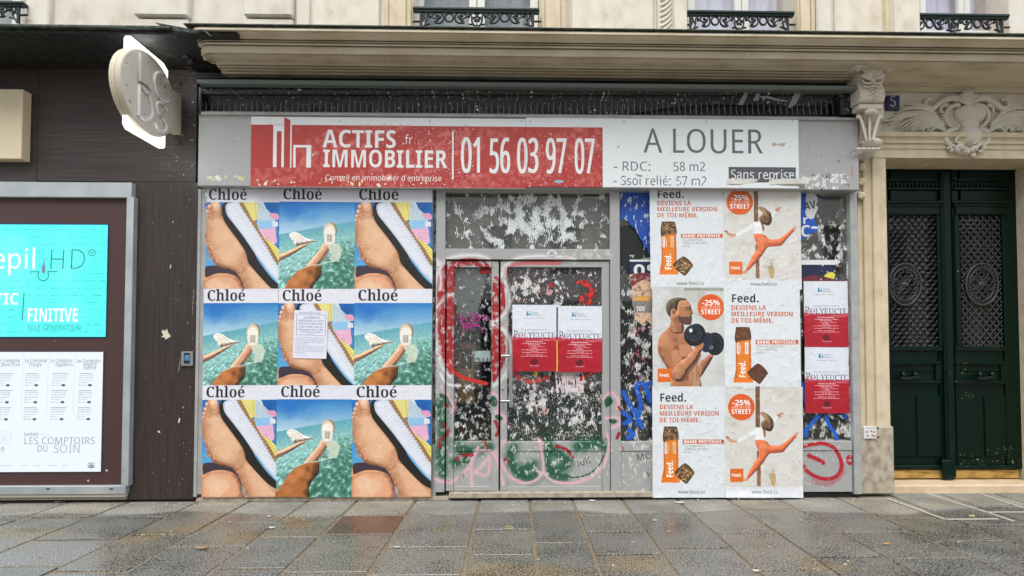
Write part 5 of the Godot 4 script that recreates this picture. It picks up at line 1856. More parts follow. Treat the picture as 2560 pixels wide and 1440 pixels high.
# ------------------------------------------------------------------ the awning cassette and the spikes
func make_awning() -> void:
	var root := thing("awning_box", "black metal awning box with rolled fabric under the cornice, spattered white", "awning", W(1320, 286, 0.1))
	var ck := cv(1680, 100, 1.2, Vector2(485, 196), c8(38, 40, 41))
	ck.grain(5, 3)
	var wf := [c8(196, 198, 196), c8(150, 152, 150), c8(110, 112, 112)]
	ck.flecks(485, 220, 2110, 240, 1300, 1.3, wf)
	ck.flecks(485, 222, 2110, 238, 120, 2.6, wf)
	ck.flecks(520, 238, 2110, 284, 300, 2.0, wf)
	ck.flecks(2100, 216, 2150, 284, 40, 2.2, wf)
	ck.flecks(560, 240, 1000, 262, 60, 5.0, [c8(40, 42, 43), c8(24, 25, 26)])
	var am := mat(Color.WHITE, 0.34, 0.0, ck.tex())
	var uv := R(485, 196, 2165, 296, 0.15)
	var bar := mb(uv)
	pbox(bar, 490, 204, 2156, 215.5, 0.16, 0.24, 0.012)
	var cb := cv(1680, 100, 1.2, Vector2(485, 196), c8(104, 114, 112))
	cb.grain(6, 5)
	cb.flecks(485, 203, 2160, 217, 330, 2.2, wf)
	obj("top_bar", bar, mat(Color.WHITE, 0.36, 0.0, cb.tex()), root)
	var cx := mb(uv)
	pbox(cx, 494, 190, 2152, 203, -0.1, 0.1, 0.0)  # wall gap above the bar, its shade painted in awning black
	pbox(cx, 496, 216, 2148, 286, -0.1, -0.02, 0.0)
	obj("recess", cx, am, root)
	var e1 := mb(uv)
	pbox(e1, 2102, 216, 2149, 285, -0.02, 0.145, 0.006)
	obj("end_cap", e1, am, root)
	var e0 := mb(uv)
	pbox(e0, 495, 216, 503, 285, -0.02, 0.145, 0.006)
	obj("end_cap", e0, am, root)
	var tb := mb(uv)
	var a := W(508, 229, 0.13)
	var b := W(2100, 231, 0.13)
	tb.tube([a, a.lerp(b, 0.25), a.lerp(b, 0.5), a.lerp(b, 0.75), b], 0.033, 0.033, 20)
	obj("front_rail", tb, am, root)
	# the slack cloth under the rail, pulled up towards the right
	var fab := mb(uv)
	var fr := R(520, 236, 2082, 288, 0.06)
	var sag := func(u: float, v: float) -> float:
		return 0.10 - 0.09 * v + 0.010 * sin(u * 31.0) * v + 0.006 * sin(u * 83.0 + v * 3.0)
	fab.sheet(fr, 120, 8, sag)
	for k in fab.v.size():
		var p := fab.v[k]
		var u := (p.x - fr.position.x) / fr.size.x
		var v := 1.0 - (p.y - fr.position.y) / fr.size.y
		var len := 1.0 - 0.72 * smoothstep(0.60, 0.80, u)
		fab.v[k].y = fr.end.y - v * len * fr.size.y
		fab.t[k] = fab.uv(fab.v[k])
	var fcl := mat(Color.WHITE, 0.38, 0.0, ck.tex())
	fcl.albedo_color = Color(1.35, 1.38, 1.4)
	fcl.cull_mode = BaseMaterial3D.CULL_DISABLED
	obj("rolled_cloth", fab, fcl, root)
	var tape := mat(c8(128, 130, 128), 0.6)
	for q in [[1862, 230, 1872, 230, 1858, 262, 1845, 262], [1891, 232, 1901, 232, 1896, 252, 1882, 252], [1988, 230, 2003, 230, 1992, 258, 1976, 270, 1970, 268]]:
		var t := mb()
		t.prism(ppoly(q, 0.17), 0.168, 0.1695)
		obj("tape_strip", t, tape, root)
	var tw := mb()
	tw.tube(ppath([1900, 242, 1922, 244, 1946, 250, 1972, 253], 0.165), 0.008, 0.003, 6, 0.4, 0.008)
	obj("loose_cord", tw, tape, root)
	# bird spikes along the fascia
	var sp := thing("bird_spikes", "row of thin wire bird spikes along the top edge of the grey fascia", "bird spikes", W(1320, 286, 0.1))
	var base := pbox(mb(), 510, 284.5, 2098, 286.5, 0.06, 0.11, 0.001)
	obj("spike_base", base, mat(c8(150, 150, 150), 0.5), sp)
	var wires := mb()
	var r := RandomNumberGenerator.new()
	r.seed = 77
	var x := 514.0
	while x < 2092.0:
		var lean := (x - 1300.0) / 800.0 * -3.0
		var p := W(x, 286, 0.10)
		wires.tube([p, W(x + lean + r.randf_range(-1.5, 1.5), 256 + r.randf_range(-2, 3), 0.115)], 0.0016, 0.0012, 4)
		if r.randf() < 0.8:
			wires.tube([p, W(x + lean + 4.0 * signf(1300.0 - x) + r.randf_range(-2, 2), 265 + r.randf_range(-2, 3), 0.07)], 0.0014, 0.001, 4)
		x += 14.3 + r.randf_range(-1.0, 1.0)
	obj("spikes", wires, mat(c8(176, 176, 172), 0.4, 0.6), sp).set_meta("kind", "stuff")

# ------------------------------------------------------------------ the agent's board
func make_sign_board() -> void:
	var o := Vector2(626, 293)
	var c := cv(1372, 178, 1.45, o, c8(226, 231, 234))
	var red := c8(176, 56, 52)
	var wht := c8(232, 234, 234)
	var gry := c8(98, 99, 104)
	c.rect(627, 317, 1500, 470, red)
	for k in 1100:                       # sun-bleached, scuffed patches of the red film
		var p := Vector2(c.rng.randf_range(627, 1499), c.rng.randf_range(318, 469))
		var q := absf(sin(p.x * 0.011 + p.y * 0.022))
		if q > 0.55:
			c.puff(p, 9.0, Color(c8(214, 124, 120), 0.30))
	c.flecks(640, 318, 1499, 470, 900, 1.2, [c8(214, 130, 126), c8(220, 160, 156), c8(226, 190, 186)])
	c.flecks(1030, 320, 1180, 470, 700, 1.6, [c8(220, 170, 166), c8(222, 190, 188)])
	c.flecks(1300, 330, 1499, 470, 800, 1.4, [c8(220, 170, 166), c8(222, 190, 188)])
	# the three-house mark
	c.poly([627, 293, 708, 293, 708, 318, 681, 318, 681, 422, 690, 422, 690, 333, 702, 333, 702, 422, 708, 422, 708, 298, 680, 296, 627, 316], c8(226, 231, 234))
	c.rect(627, 317, 681, 424, red)
	c.rect(690.5, 333, 701.5, 424, red)
	c.poly([708, 298, 723, 305, 723, 423, 708, 423], red)
	c.line([725, 305, 725, 423], 3.4, wht)
	c.poly([731, 367, 775, 367, 775, 423, 763, 423, 763, 373, 737, 373, 737, 423, 731, 423], wht)
	c.text("ACTIFS", 803, 372, 60, wht, "bold", 184)
	c.text(".fr", 998, 363, 32, wht, "sans", 28)
	c.text("IMMOBILIER", 803, 421, 60, wht, "bold", 308)
	c.text("Conseil en immobilier d'entreprise", 810, 454, 20, wht, "sans", 288)
	c.rect(1123, 330, 1127.5, 450, wht)
	for q in [["01", 1143, 57], ["56", 1213, 54], ["03", 1283, 56], ["97", 1355, 53], ["07", 1427, 52]]:
		c.text(q[0], q[1], 432, 122, wht, "sans", q[2])
		c.text(q[0], q[1] + 1.6, 432, 122, wht, "sans", q[2])
		c.text(q[0], q[1] + 3.0, 432, 122, wht, "sans", q[2])
	c.rect(1499.5, 293, 1999, 470, c8(226, 231, 234))
	c.text("A LOUER", 1603, 379, 84, gry, "sans", 304)
	c.text("- RDC:", 1526, 425, 32, gry, "sans", 96)
	c.text("58 m2", 1676, 425, 32, gry, "sans", 84)
	c.text("- Ssol relié:", 1526, 461, 32, gry, "sans", 147)
	c.text("57 m2", 1683, 461, 32, gry, "sans", 80)
	c.rect(1817.5, 414, 1989, 452, c8(84, 85, 90))
	c.text("Sans reprise", 1822, 444, 33, c8(226, 228, 230), "sans", 163)
	# scrapes and scraps
	c.flecks(1500, 300, 1998, 468, 90, 1.6, [c8(150, 152, 154), c8(198, 202, 204)])
	c.flecks(1530, 440, 1780, 468, 46, 4.0, [c8(226, 231, 234)])
	c.flecks(1900, 426, 1990, 450, 14, 4.0, [c8(206, 208, 210)])
	c.flecks(640, 445, 1070, 468, 60, 4.0, [c8(224, 222, 206), c8(222, 214, 160), c8(226, 228, 228)])
	c.flecks(760, 380, 790, 400, 4, 4.0, [c8(226, 228, 230)])
	c.poly([1927, 354, 1934, 351, 1944, 356, 1952, 352, 1966, 353, 1956, 362, 1944, 358, 1930, 361], c8(190, 170, 150))
	c.ell(1390, 453, 12, 4, c8(150, 176, 196))
	c.poly([1580, 433, 1600, 436, 1598, 441, 1588, 439], c8(170, 130, 110))
	c.rect(1560, 462, 1780, 471, c8(226, 231, 234))
	var root := thing("estate_agent_board", "wide red and white TO LET board in French fixed on the grey fascia", "sign", W(1312, 470, 0.13))
	var uv := R(626, 293, 1998, 471, 0.135)
	var m := mat(Color.WHITE, 0.4, 0.0, c.tex())
	obj("left_panel", pbox(mb(uv), 626.5, 294, 1314.2, 469, 0.118, 0.134, 0.002), m, root)
	obj("right_panel", pbox(mb(uv), 1314.8, 294, 1997, 469, 0.118, 0.134, 0.002), m, root)
	for x in [851, 1075, 1304, 1326, 1560, 1765, 1981]:
		var s := mb()
		s.ball(W(x, 303.5, 0.134), Vector3(0.008, 0.008, 0.003), 0.0, 10, 6)
		obj("screw", s, M.steel, root)

# ------------------------------------------------------------------ bills and posters
func paper(tex: Texture2D, rough := 0.55) -> StandardMaterial3D:
	var m := mat(Color.WHITE, rough, 0.0, tex)
	m.cull_mode = BaseMaterial3D.CULL_DISABLED
	return m

func bill(called: String, label: String, cat: String, group: String, x0: float, y0: float, x1: float, y1: float, z: float, m: Material, sd: int, amp := 0.0025, tilt := 0.0, over = null) -> MeshInstance3D:
	var b := MB.new()
	var r := R(x0, y0, x1, y1, z)
	var nz := noise(sd, 3.0, 4)
	var n2 := noise(sd + 500, 0.9, 2)
	amp *= 1.15
	var hgt := func(u: float, v: float) -> float:
		var q := z + amp * (nz.get_noise_2d(u * 2.2, v * 1.1) + 0.6 * absf(n2.get_noise_2d(u * 3.0 + v, v * 2.0 - u * 0.6)))
		var edge := minf(minf(u, 1.0 - u), minf(v, 1.0 - v))
		q += amp * 0.7 * pow(1.0 - absf(nz.get_noise_2d(u * 0.9 + 7.0, v * 1.5)), 9.0)
		q += amp * 1.2 * smoothstep(0.03, 0.0, edge) * maxf(0.0, n2.get_noise_2d(u * 5.0, v * 5.0) + 0.2)
		if over != null:
			q += over.call(u, v)
		return q
	b.sheet(r, 54, 72, hgt)
	if tilt != 0.0:
		var c := r.get_center()
		for k in b.v.size():
			var p := Vector2(b.v[k].x, b.v[k].y) - c
			p = p.rotated(tilt)
			b.v[k].x = c.x + p.x
			b.v[k].y = c.y + p.y
	var o := obj(called, b, m)
	tag(o, label, cat, group)
	return o

func foot_print() -> ImageTexture:
	var c := cv(543, 826, 0.9, Vector2.ZERO, c8(226, 226, 236))
	for k in 90:
		var f := k / 89.0
		c.rect(0, 108 + f * 718, 543, 108 + f * 718 + 9, c8(28, 112, 186).lerp(c8(96, 178, 226), clampf(f * 1.3, 0, 1)))
	for k in 30:
		c.puff(Vector2(c.rng.randf_range(430, 543), c.rng.randf_range(110, 520)), 60, Color(c8(18, 84, 160), 0.25))
	var skin := c8(224, 172, 134)
	var lit := c8(242, 206, 174)
	var shade := c8(142, 84, 54)
	# knee and the shadow behind it
	c.blob([-10, 590, 8, 588, 20, 640, 16, 700, -10, 720], c8(214, 160, 122))
	c.blob([10, 584, 60, 570, 120, 572, 200, 590, 250, 612, 296, 690, 300, 750, 250, 690, 180, 640, 100, 632, 40, 652, 14, 668], c8(62, 50, 62))
	# foot, heel, ankle and shin
	var foot := [53, 100, 106, 96, 116, 140, 130, 195, 160, 248, 196, 302, 244, 362, 285, 420, 316, 486, 334, 548, 380, 596, 424, 640, 500, 730, 600, 840, 350, 840, 300, 752, 274, 684, 224, 614, 152, 590, 104, 578, 72, 552, 50, 520, 36, 488, 24, 440, 8, 402, 0, 330, 2, 262, 16, 218, 30, 170, 42, 118]
	var tones := []
	for q in [[150, 290, 70, 1], [200, 370, 70, 1], [240, 440, 60, 1], [120, 350, 60, 1], [160, 480, 60, 1], [180, 520, 50, 1], [90, 140, 30, 1], [80, 260, 40, 1], [360, 620, 60, 1], [430, 710, 60, 1], [490, 790, 60, 1],
			[20, 300, 40, 0], [10, 380, 44, 0], [36, 470, 46, 0], [70, 550, 46, 0], [120, 590, 50, 0], [200, 610, 50, 0], [260, 640, 60, 0], [290, 700, 50, 0], [310, 760, 50, 0], [340, 820, 50, 0], [290, 500, 26, 0], [280, 560, 34, 0], [60, 180, 26, 0], [50, 220, 24, 0], [100, 210, 22, 0], [130, 200, 20, 0], [330, 560, 20, 0], [270, 410, 16, 0]]:
		tones.append([q[0], q[1], q[2] * 1.5, Color(lit, 0.3) if q[3] else Color(shade, 0.2)])
	c.body(foot, skin, tones, Color(shade, 0.12), 34.0, 0.26)
	c.spray([300, 596, 262, 622, 226, 612], 12, Color(shade, 0.16))
	c.spray([30, 440, 60, 510, 104, 566, 160, 586], 18, Color(shade, 0.2))
	c.spray([110, 400, 150, 360, 200, 360], 26, Color(lit, 0.12))
	for q in [[34, 140, 16, 20], [22, 176, 15, 18], [13, 209, 13, 16], [6, 238, 12, 14]]:
		c.ell(q[0] + 3, q[1] + 4, q[2], q[3], c8(166, 106, 76))
		c.ell(q[0], q[1], q[2] * 0.92, q[3] * 0.9, c8(218, 162, 124))
		c.ell(q[0] - 3, q[1] - 5, q[2] * 0.5, q[3] * 0.45, c8(242, 206, 178))
	c.line([58, 150, 54, 190, 62, 214], 5, Color(c8(150, 92, 64), 0.6))
	c.ell(82, 132, 30, 40, c8(226, 174, 136))
	c.ell(78, 122, 20, 24, c8(242, 206, 176))
	c.line([60, 176, 84, 184, 106, 176], 4, Color(c8(150, 92, 64), 0.6))
	c.flecks(24, 390, 96, 545, 240, 3.6, [c8(150, 96, 62), c8(240, 214, 180), c8(188, 130, 92)])
	# the thigh in front
	c.body([-10, 690, 40, 646, 110, 626, 190, 632, 250, 664, 284, 730, 298, 790, 292, 840, -10, 840], c8(226, 168, 130), [[80, 720, 80, Color(lit, 0.6)], [150, 740, 80, Color(lit, 0.6)], [100, 790, 80, Color(lit, 0.5)], [290, 700, 50, Color(shade, 0.5)], [300, 760, 46, Color(shade, 0.5)], [300, 820, 46, Color(shade, 0.5)], [250, 660, 40, Color(shade, 0.35)], [40, 640, 34, Color(shade, 0.3)]], Color(shade, 0.10), 34.0, 0.2)
	# the platform shoe: tread, ribbed sole, binding, knitted upper
	c.blob([122, 160, 134, 122, 158, 104, 176, 170, 220, 250, 300, 360, 350, 440, 390, 530, 480, 650, 560, 730, 560, 770, 490, 736, 424, 672, 362, 602, 318, 544, 300, 474, 244, 388, 186, 310, 138, 238], c8(34, 32, 28))
	c.body([150, 140, 164, 118, 200, 108, 246, 104, 282, 170, 342, 260, 402, 350, 452, 430, 502, 520, 560, 600, 560, 705, 480, 632, 420, 552, 372, 490, 332, 430, 270, 342, 200, 252, 160, 196], c8(226, 230, 241), [], Color(c8(170, 178, 200), 0.12), 20.0)
	for k in 30:
		var f := k / 29.0
		var p := Vector2(170, 170).lerp(Vector2(530, 690), f)
		c.line([p.x + 4, p.y + 4, p.x + 62 - 18 * f, p.y - 42 + 10 * f], 2.4, c8(206, 212, 228), false)
	for k in 22:
		var f := k / 21.0
		var p := Vector2(232, 130).lerp(Vector2(540, 600), f)
		c.line([p.x - 24, p.y + 12, p.x, p.y - 2], 2.2, c8(196, 160, 162), false)
	c.blob([246, 104, 280, 104, 322, 186, 382, 266, 424, 340, 482, 436, 560, 548, 560, 600, 502, 520, 452, 430, 402, 350, 342, 260, 282, 170], c8(164, 124, 76))
	for k in 20:
		var p := Vector2(268, 130).lerp(Vector2(530, 556), k / 19.0)
		c.line([p.x - 10, p.y + 6, p.x + 14, p.y - 4], 4, c8(112, 84, 60), false)
	c.poly([278, 108, 384, 108, 384, 236, 350, 244, 322, 188], c8(226, 216, 130))
	c.line([366, 112, 372, 180, 378, 232], 3, c8(190, 140, 110))
	c.poly([384, 108, 424, 108, 444, 152, 492, 200, 514, 232, 500, 262, 384, 250], c8(206, 222, 232))
	for k in 11:
		c.line([388 + k * 9, 108 + k * 7, 392 + k * 11, 250], 2.6, c8(120, 150, 176), false)
	c.poly([376, 250, 502, 234, 514, 292, 392, 304], c8(152, 202, 236))
	c.poly([392, 304, 514, 292, 526, 396, 486, 436, 432, 372], c8(238, 188, 214))
	for y in 12:
		for x in 9:
			c.rect(396 + x * 13 + y * 2, 248 + y * 13, 402 + x * 13 + y * 2, 252 + y * 13, c8(84, 128, 196) if y < 5 else c8(206, 116, 160))
	c.blob([418, 348, 450, 378, 500, 412, 550, 470, 550, 545, 484, 440], c8(234, 222, 120))
	for k in 8:
		c.line([440 + k * 12, 380 + k * 16, 462 + k * 11, 366 + k * 17], 3.4, c8(150, 134, 60), false)
	c.blob([466, 200, 488, 188, 528, 192, 538, 226, 510, 236], c8(226, 160, 190))
	c.poly([490, 244, 530, 250, 534, 284, 494, 288], c8(224, 226, 230))
	c.line([520, 290, 530, 350, 524, 420], 8, c8(90, 150, 206))
	c.line([528, 300, 540, 330, 526, 350, 540, 380], 4, c8(40, 70, 140))
	c.rect(0, 0, 543, 108, c8(226, 226, 236))
	c.text("Chloé", 22, 90, 112, c8(28, 28, 34), "serifbold", 286)
	c.grain(3, 3)
	return c.tex()

func sea_print() -> ImageTexture:
	var c := cv(548, 826, 0.9, Vector2.ZERO, c8(226, 226, 236))
	for k in 50:
		var f := k / 49.0
		c.rect(0, 104 + f * 260, 548, 104 + f * 260 + 8, c8(40, 124, 196).lerp(c8(196, 222, 232), pow(f, 0.8)))
	for k in 24:
		c.puff(Vector2(c.rng.randf_range(0, 300), c.rng.randf_range(104, 220)), 70, Color(c8(34, 112, 196), 0.18))
	# the sea: small waves that grow towards the swimmer, greener and darker where it is deep
	var n1 := noise(77, 1.0, 4)
	var n2 := noise(78, 1.0, 3)
	var wd := c.im.get_width()
	var hg := c.im.get_height()
	for y in hg:
		for x in wd:
			var px := x / c.s
			var py := y / c.s
			var hor := 344.0 - px * 0.19
			var d := py - hor
			if d < 0.0:
				continue
			var t := clampf(d / 470.0, 0.0, 1.0)
			var wy := log(1.0 + d * 0.05) * 9.0
			var wv := n1.get_noise_2d((px - 274.0) * 0.035 / (0.25 + t * 1.6) + wy * 0.25, wy)
			var w2 := n2.get_noise_2d((px - 200.0) * 0.012 + 40.0, py * 0.016)
			var deep := smoothstep(0.35, 0.85, t + (px - 300.0) * 0.0009 + w2 * 0.35)
			var col := c8(96, 168, 186).lerp(c8(146, 200, 196), smoothstep(0.0, 0.3, t)).lerp(c8(76, 132, 114), deep)
			var l := 1.0 + wv * (0.18 + 0.38 * t)
			col = Color(col.r * l, col.g * l, col.b * l)
			if wv > 0.24:
				col = col.lerp(c8(216, 236, 228), clampf((wv - 0.24) * 2.4, 0.0, 0.55))
			c.im.set_pixel(x, y, Color(clampf(col.r, 0, 1), clampf(col.g, 0, 1), clampf(col.b, 0, 1)))
	var skin := c8(214, 164, 130)
	# far leg and shoe
	c.body([-10, 500, 60, 468, 120, 440, 190, 412, 214, 416, 150, 456, 90, 496, -10, 545], skin, [], Color(0, 0, 0, 0), 0.0, 0.6)
	c.blob([-10, 525, 60, 490, 110, 470, 60, 510, -10, 548], c8(132, 98, 88))
	c.body([74, 352, 82, 334, 112, 326, 150, 340, 200, 372, 250, 382, 274, 388, 232, 402, 190, 412, 150, 420, 124, 430, 108, 402, 88, 378], c8(236, 230, 220), [], Color(0, 0, 0, 0), 0.0, 0.5)
	c.line([84, 344, 120, 340, 160, 362, 200, 392, 240, 394], 4, c8(214, 176, 150))
	c.ell(134, 414, 10, 8, c8(120, 88, 66))
	# near leg, its shin, the shoe standing out of the water
	c.body([326, 404, 380, 398, 372, 440, 330, 500, 280, 570, 230, 600, 196, 580, 240, 520, 296, 450], skin, [], Color(0, 0, 0, 0), 0.0, 0.6)
	c.blob([350, 440, 376, 430, 330, 512, 300, 540], c8(150, 100, 78))
	c.ell(367, 314, 48, 62, c8(206, 184, 152), 0.05)
	c.ell(374, 316, 42, 58, c8(150, 122, 96), 0.08)
	c.ell(362, 320, 44, 58, c8(226, 206, 176), 0.04)
	c.ell(362, 330, 38, 50, c8(242, 238, 228))
	c.blob([326, 340, 398, 340, 396, 398, 372, 416, 334, 408], c8(238, 232, 220))
	for k in 5:
		c.line([346, 342 + k * 11, 380, 350 + k * 11], 3, c8(108, 96, 82))
		c.line([380, 342 + k * 11, 346, 350 + k * 11], 3, c8(108, 96, 82))
	c.blob([350, 430, 400, 408, 440, 430, 448, 470, 436, 520, 400, 540, 366, 524, 380, 480], Color(c8(224, 226, 204), 0.8))
	for k in 12:
		c.line([356 + c.rng.randf_range(0, 30), 430 + k * 9, 410 + c.rng.randf_range(0, 30), 426 + k * 9], 4, Color(c8(170, 196, 176), 0.7))
	# knee under the surface
	c.body([40, 740, 90, 660, 150, 604, 230, 566, 300, 572, 310, 600, 300, 650, 262, 700, 236, 760, 222, 840, -20, 840], c8(176, 106, 54), [[120, 690, 50, Color(c8(216, 144, 84), 0.6)], [170, 640, 50, Color(c8(216, 144, 84), 0.6)], [90, 770, 50, Color(c8(210, 136, 78), 0.5)], [290, 600, 40, Color(c8(70, 48, 30), 0.7)], [280, 650, 44, Color(c8(70, 48, 30), 0.7)], [250, 720, 44, Color(c8(76, 50, 30), 0.7)], [225, 790, 40, Color(c8(76, 50, 30), 0.6)], [230, 620, 30, Color(c8(90, 60, 34), 0.5)], [200, 700, 24, Color(c8(110, 70, 40), 0.5)]], Color(c8(90, 60, 36), 0.1), 30.0, 0.5)
	c.line([130, 606, 220, 572, 300, 560, 400, 530], 7, Color(c8(206, 226, 216), 0.8))
	c.rect(0, 0, 548, 104, c8(226, 226, 236))
	c.text("Chloé", 22, 88, 112, c8(28, 28, 34), "serifbold", 286)
	c.grain(3, 4)
	return c.tex()

func badge(c: Cv, x: float, y: float, r: float) -> void:
	c.ell(x, y, r, r, c8(222, 94, 34))
	c.text("-25%", x, y - r * 0.14, r * 0.56, Color.WHITE, "bold", r * 1.36, 0.5)
	c.text("AVEC LE CODE", x, y + r * 0.1, r * 0.26, c8(250, 236, 226), "sans", r * 1.44, 0.5)
	c.text("STREET", x, y + r * 0.52, r * 0.5, Color.WHITE, "bold", r * 1.5, 0.5)

func logo_square(c: Cv, x: float, y: float, s: float) -> void:
	c.rect(x, y, x + s, y + s, c8(224, 108, 36))
	c.text("Feed.", x + s * 0.5, y + s * 0.6, s * 0.34, Color.WHITE, "bold", s * 0.78, 0.5)

func bar_print(brown: bool) -> ImageTexture:
	var bg := c8(222, 226, 230)
	var c := cv(180, 276, 2.4, Vector2.ZERO, bg)
	var org := c8(196, 92, 52)
	c.text("Feed.", 17, 38, 28, c8(36, 38, 42), "bold", 67)
	c.text("DEVIENS LA", 17, 57, 15.5, org, "bold", 83)
	c.text("MEILLEURE VERSION", 17, 73, 15.5, org, "bold", 147)
	c.text("DE TOI-MÊME.", 17, 89, 15.5, org, "bold", 100)
	var dark := c8(92, 58, 40) if brown else c8(86, 62, 46)
	var nuts := [c8(120, 76, 50), c8(104, 64, 42), c8(78, 48, 34), c8(134, 88, 58)] if brown else [c8(190, 150, 96), c8(160, 120, 76), c8(70, 50, 40), c8(208, 172, 120), c8(120, 88, 60)]
	c.blob([28, 103, 34, 100, 54, 100, 61, 104, 62, 136, 28, 140], dark)
	c.flecks(30, 103, 60, 136, 150, 2.4, nuts)
	c.poly([27, 138, 44, 134, 62.5, 131, 63.5, 205, 66, 226, 67, 239, 63, 237, 58, 239, 53, 237, 48, 239, 43, 237, 38, 239, 33, 237, 27, 239, 21, 238, 23, 224, 27, 205], c8(230, 130, 44))
	c.poly([27, 138, 31, 137, 31, 226, 24, 230, 27, 205], c8(206, 106, 34))
	c.poly([58, 132, 62.5, 131, 63.5, 205, 65, 222, 59, 218], c8(206, 108, 36))
	c.poly([22, 228, 66, 226, 67, 239, 21, 238], c8(236, 124, 36))
	c.rect(30, 140, 36, 167, c8(244, 240, 234))
	c.rect(49, 138, 57, 167, c8(232, 190, 140) if not brown else c8(240, 236, 230))
	c.rect(32.6, 142, 33.8, 164, c8(120, 110, 104))
	c.rect(38.5, 146, 39.4, 164, c8(246, 226, 204))
	c.rect(52, 144, 53.2, 164, c8(176, 110, 60))
	c.text("Feed.", 50, 226, 21, Color.WHITE, "bold", 42, 0.0, 0.0, -PI / 2)
	c.blob([54, 214, 60, 206, 76, 192, 84, 193, 94, 202, 102, 214, 98, 222, 84, 241, 76, 238, 62, 226], dark)
	if brown:
		for k in 26:
			var p := Vector2(78, 216) + Vector2(c.rng.randf_range(-15, 14), c.rng.randf_range(-14, 16))
			c.line([p.x, p.y, p.x + c.rng.randf_range(-9, 9), p.y + c.rng.randf_range(-7, 7)], 1.6, nuts[k % 4])
	else:
		for k in 170:
			var p := Vector2(78, 216) + Vector2(c.rng.randf_range(-1, 1), c.rng.randf_range(-1, 1)).rotated(0.75) * 15.5
			c.ell(p.x, p.y, c.rng.randf_range(0.8, 2.4), c.rng.randf_range(0.8, 1.6), nuts[k % 5], c.rng.randf() * 3.0)
	c.rect(74, 132, 175, 143.5, org)
	c.text("BARRE PROTÉINÉE.", 77, 141.6, 11, Color.WHITE, "bold", 95)
	var lines := ["MOINS DE 1 g DE SUCRE.", "13 g DE PROTÉINES.", "VEGAN."] if brown else ["12 g DE PROTÉINES.", "FABRIQUÉE EN FRANCE.", "VEGAN."]
	for k in 3:
		c.text(lines[k], 77, 151 + k * 7.4, 6.4, c8(110, 112, 116), "sans", [52, 62, 20][k] if not brown else [64, 50, 20][k])
	c.text("www.feed.co", 62, 266, 12.5, c8(60, 62, 66), "sans", 66)
	c.grain(2, 5)
	return c.tex()

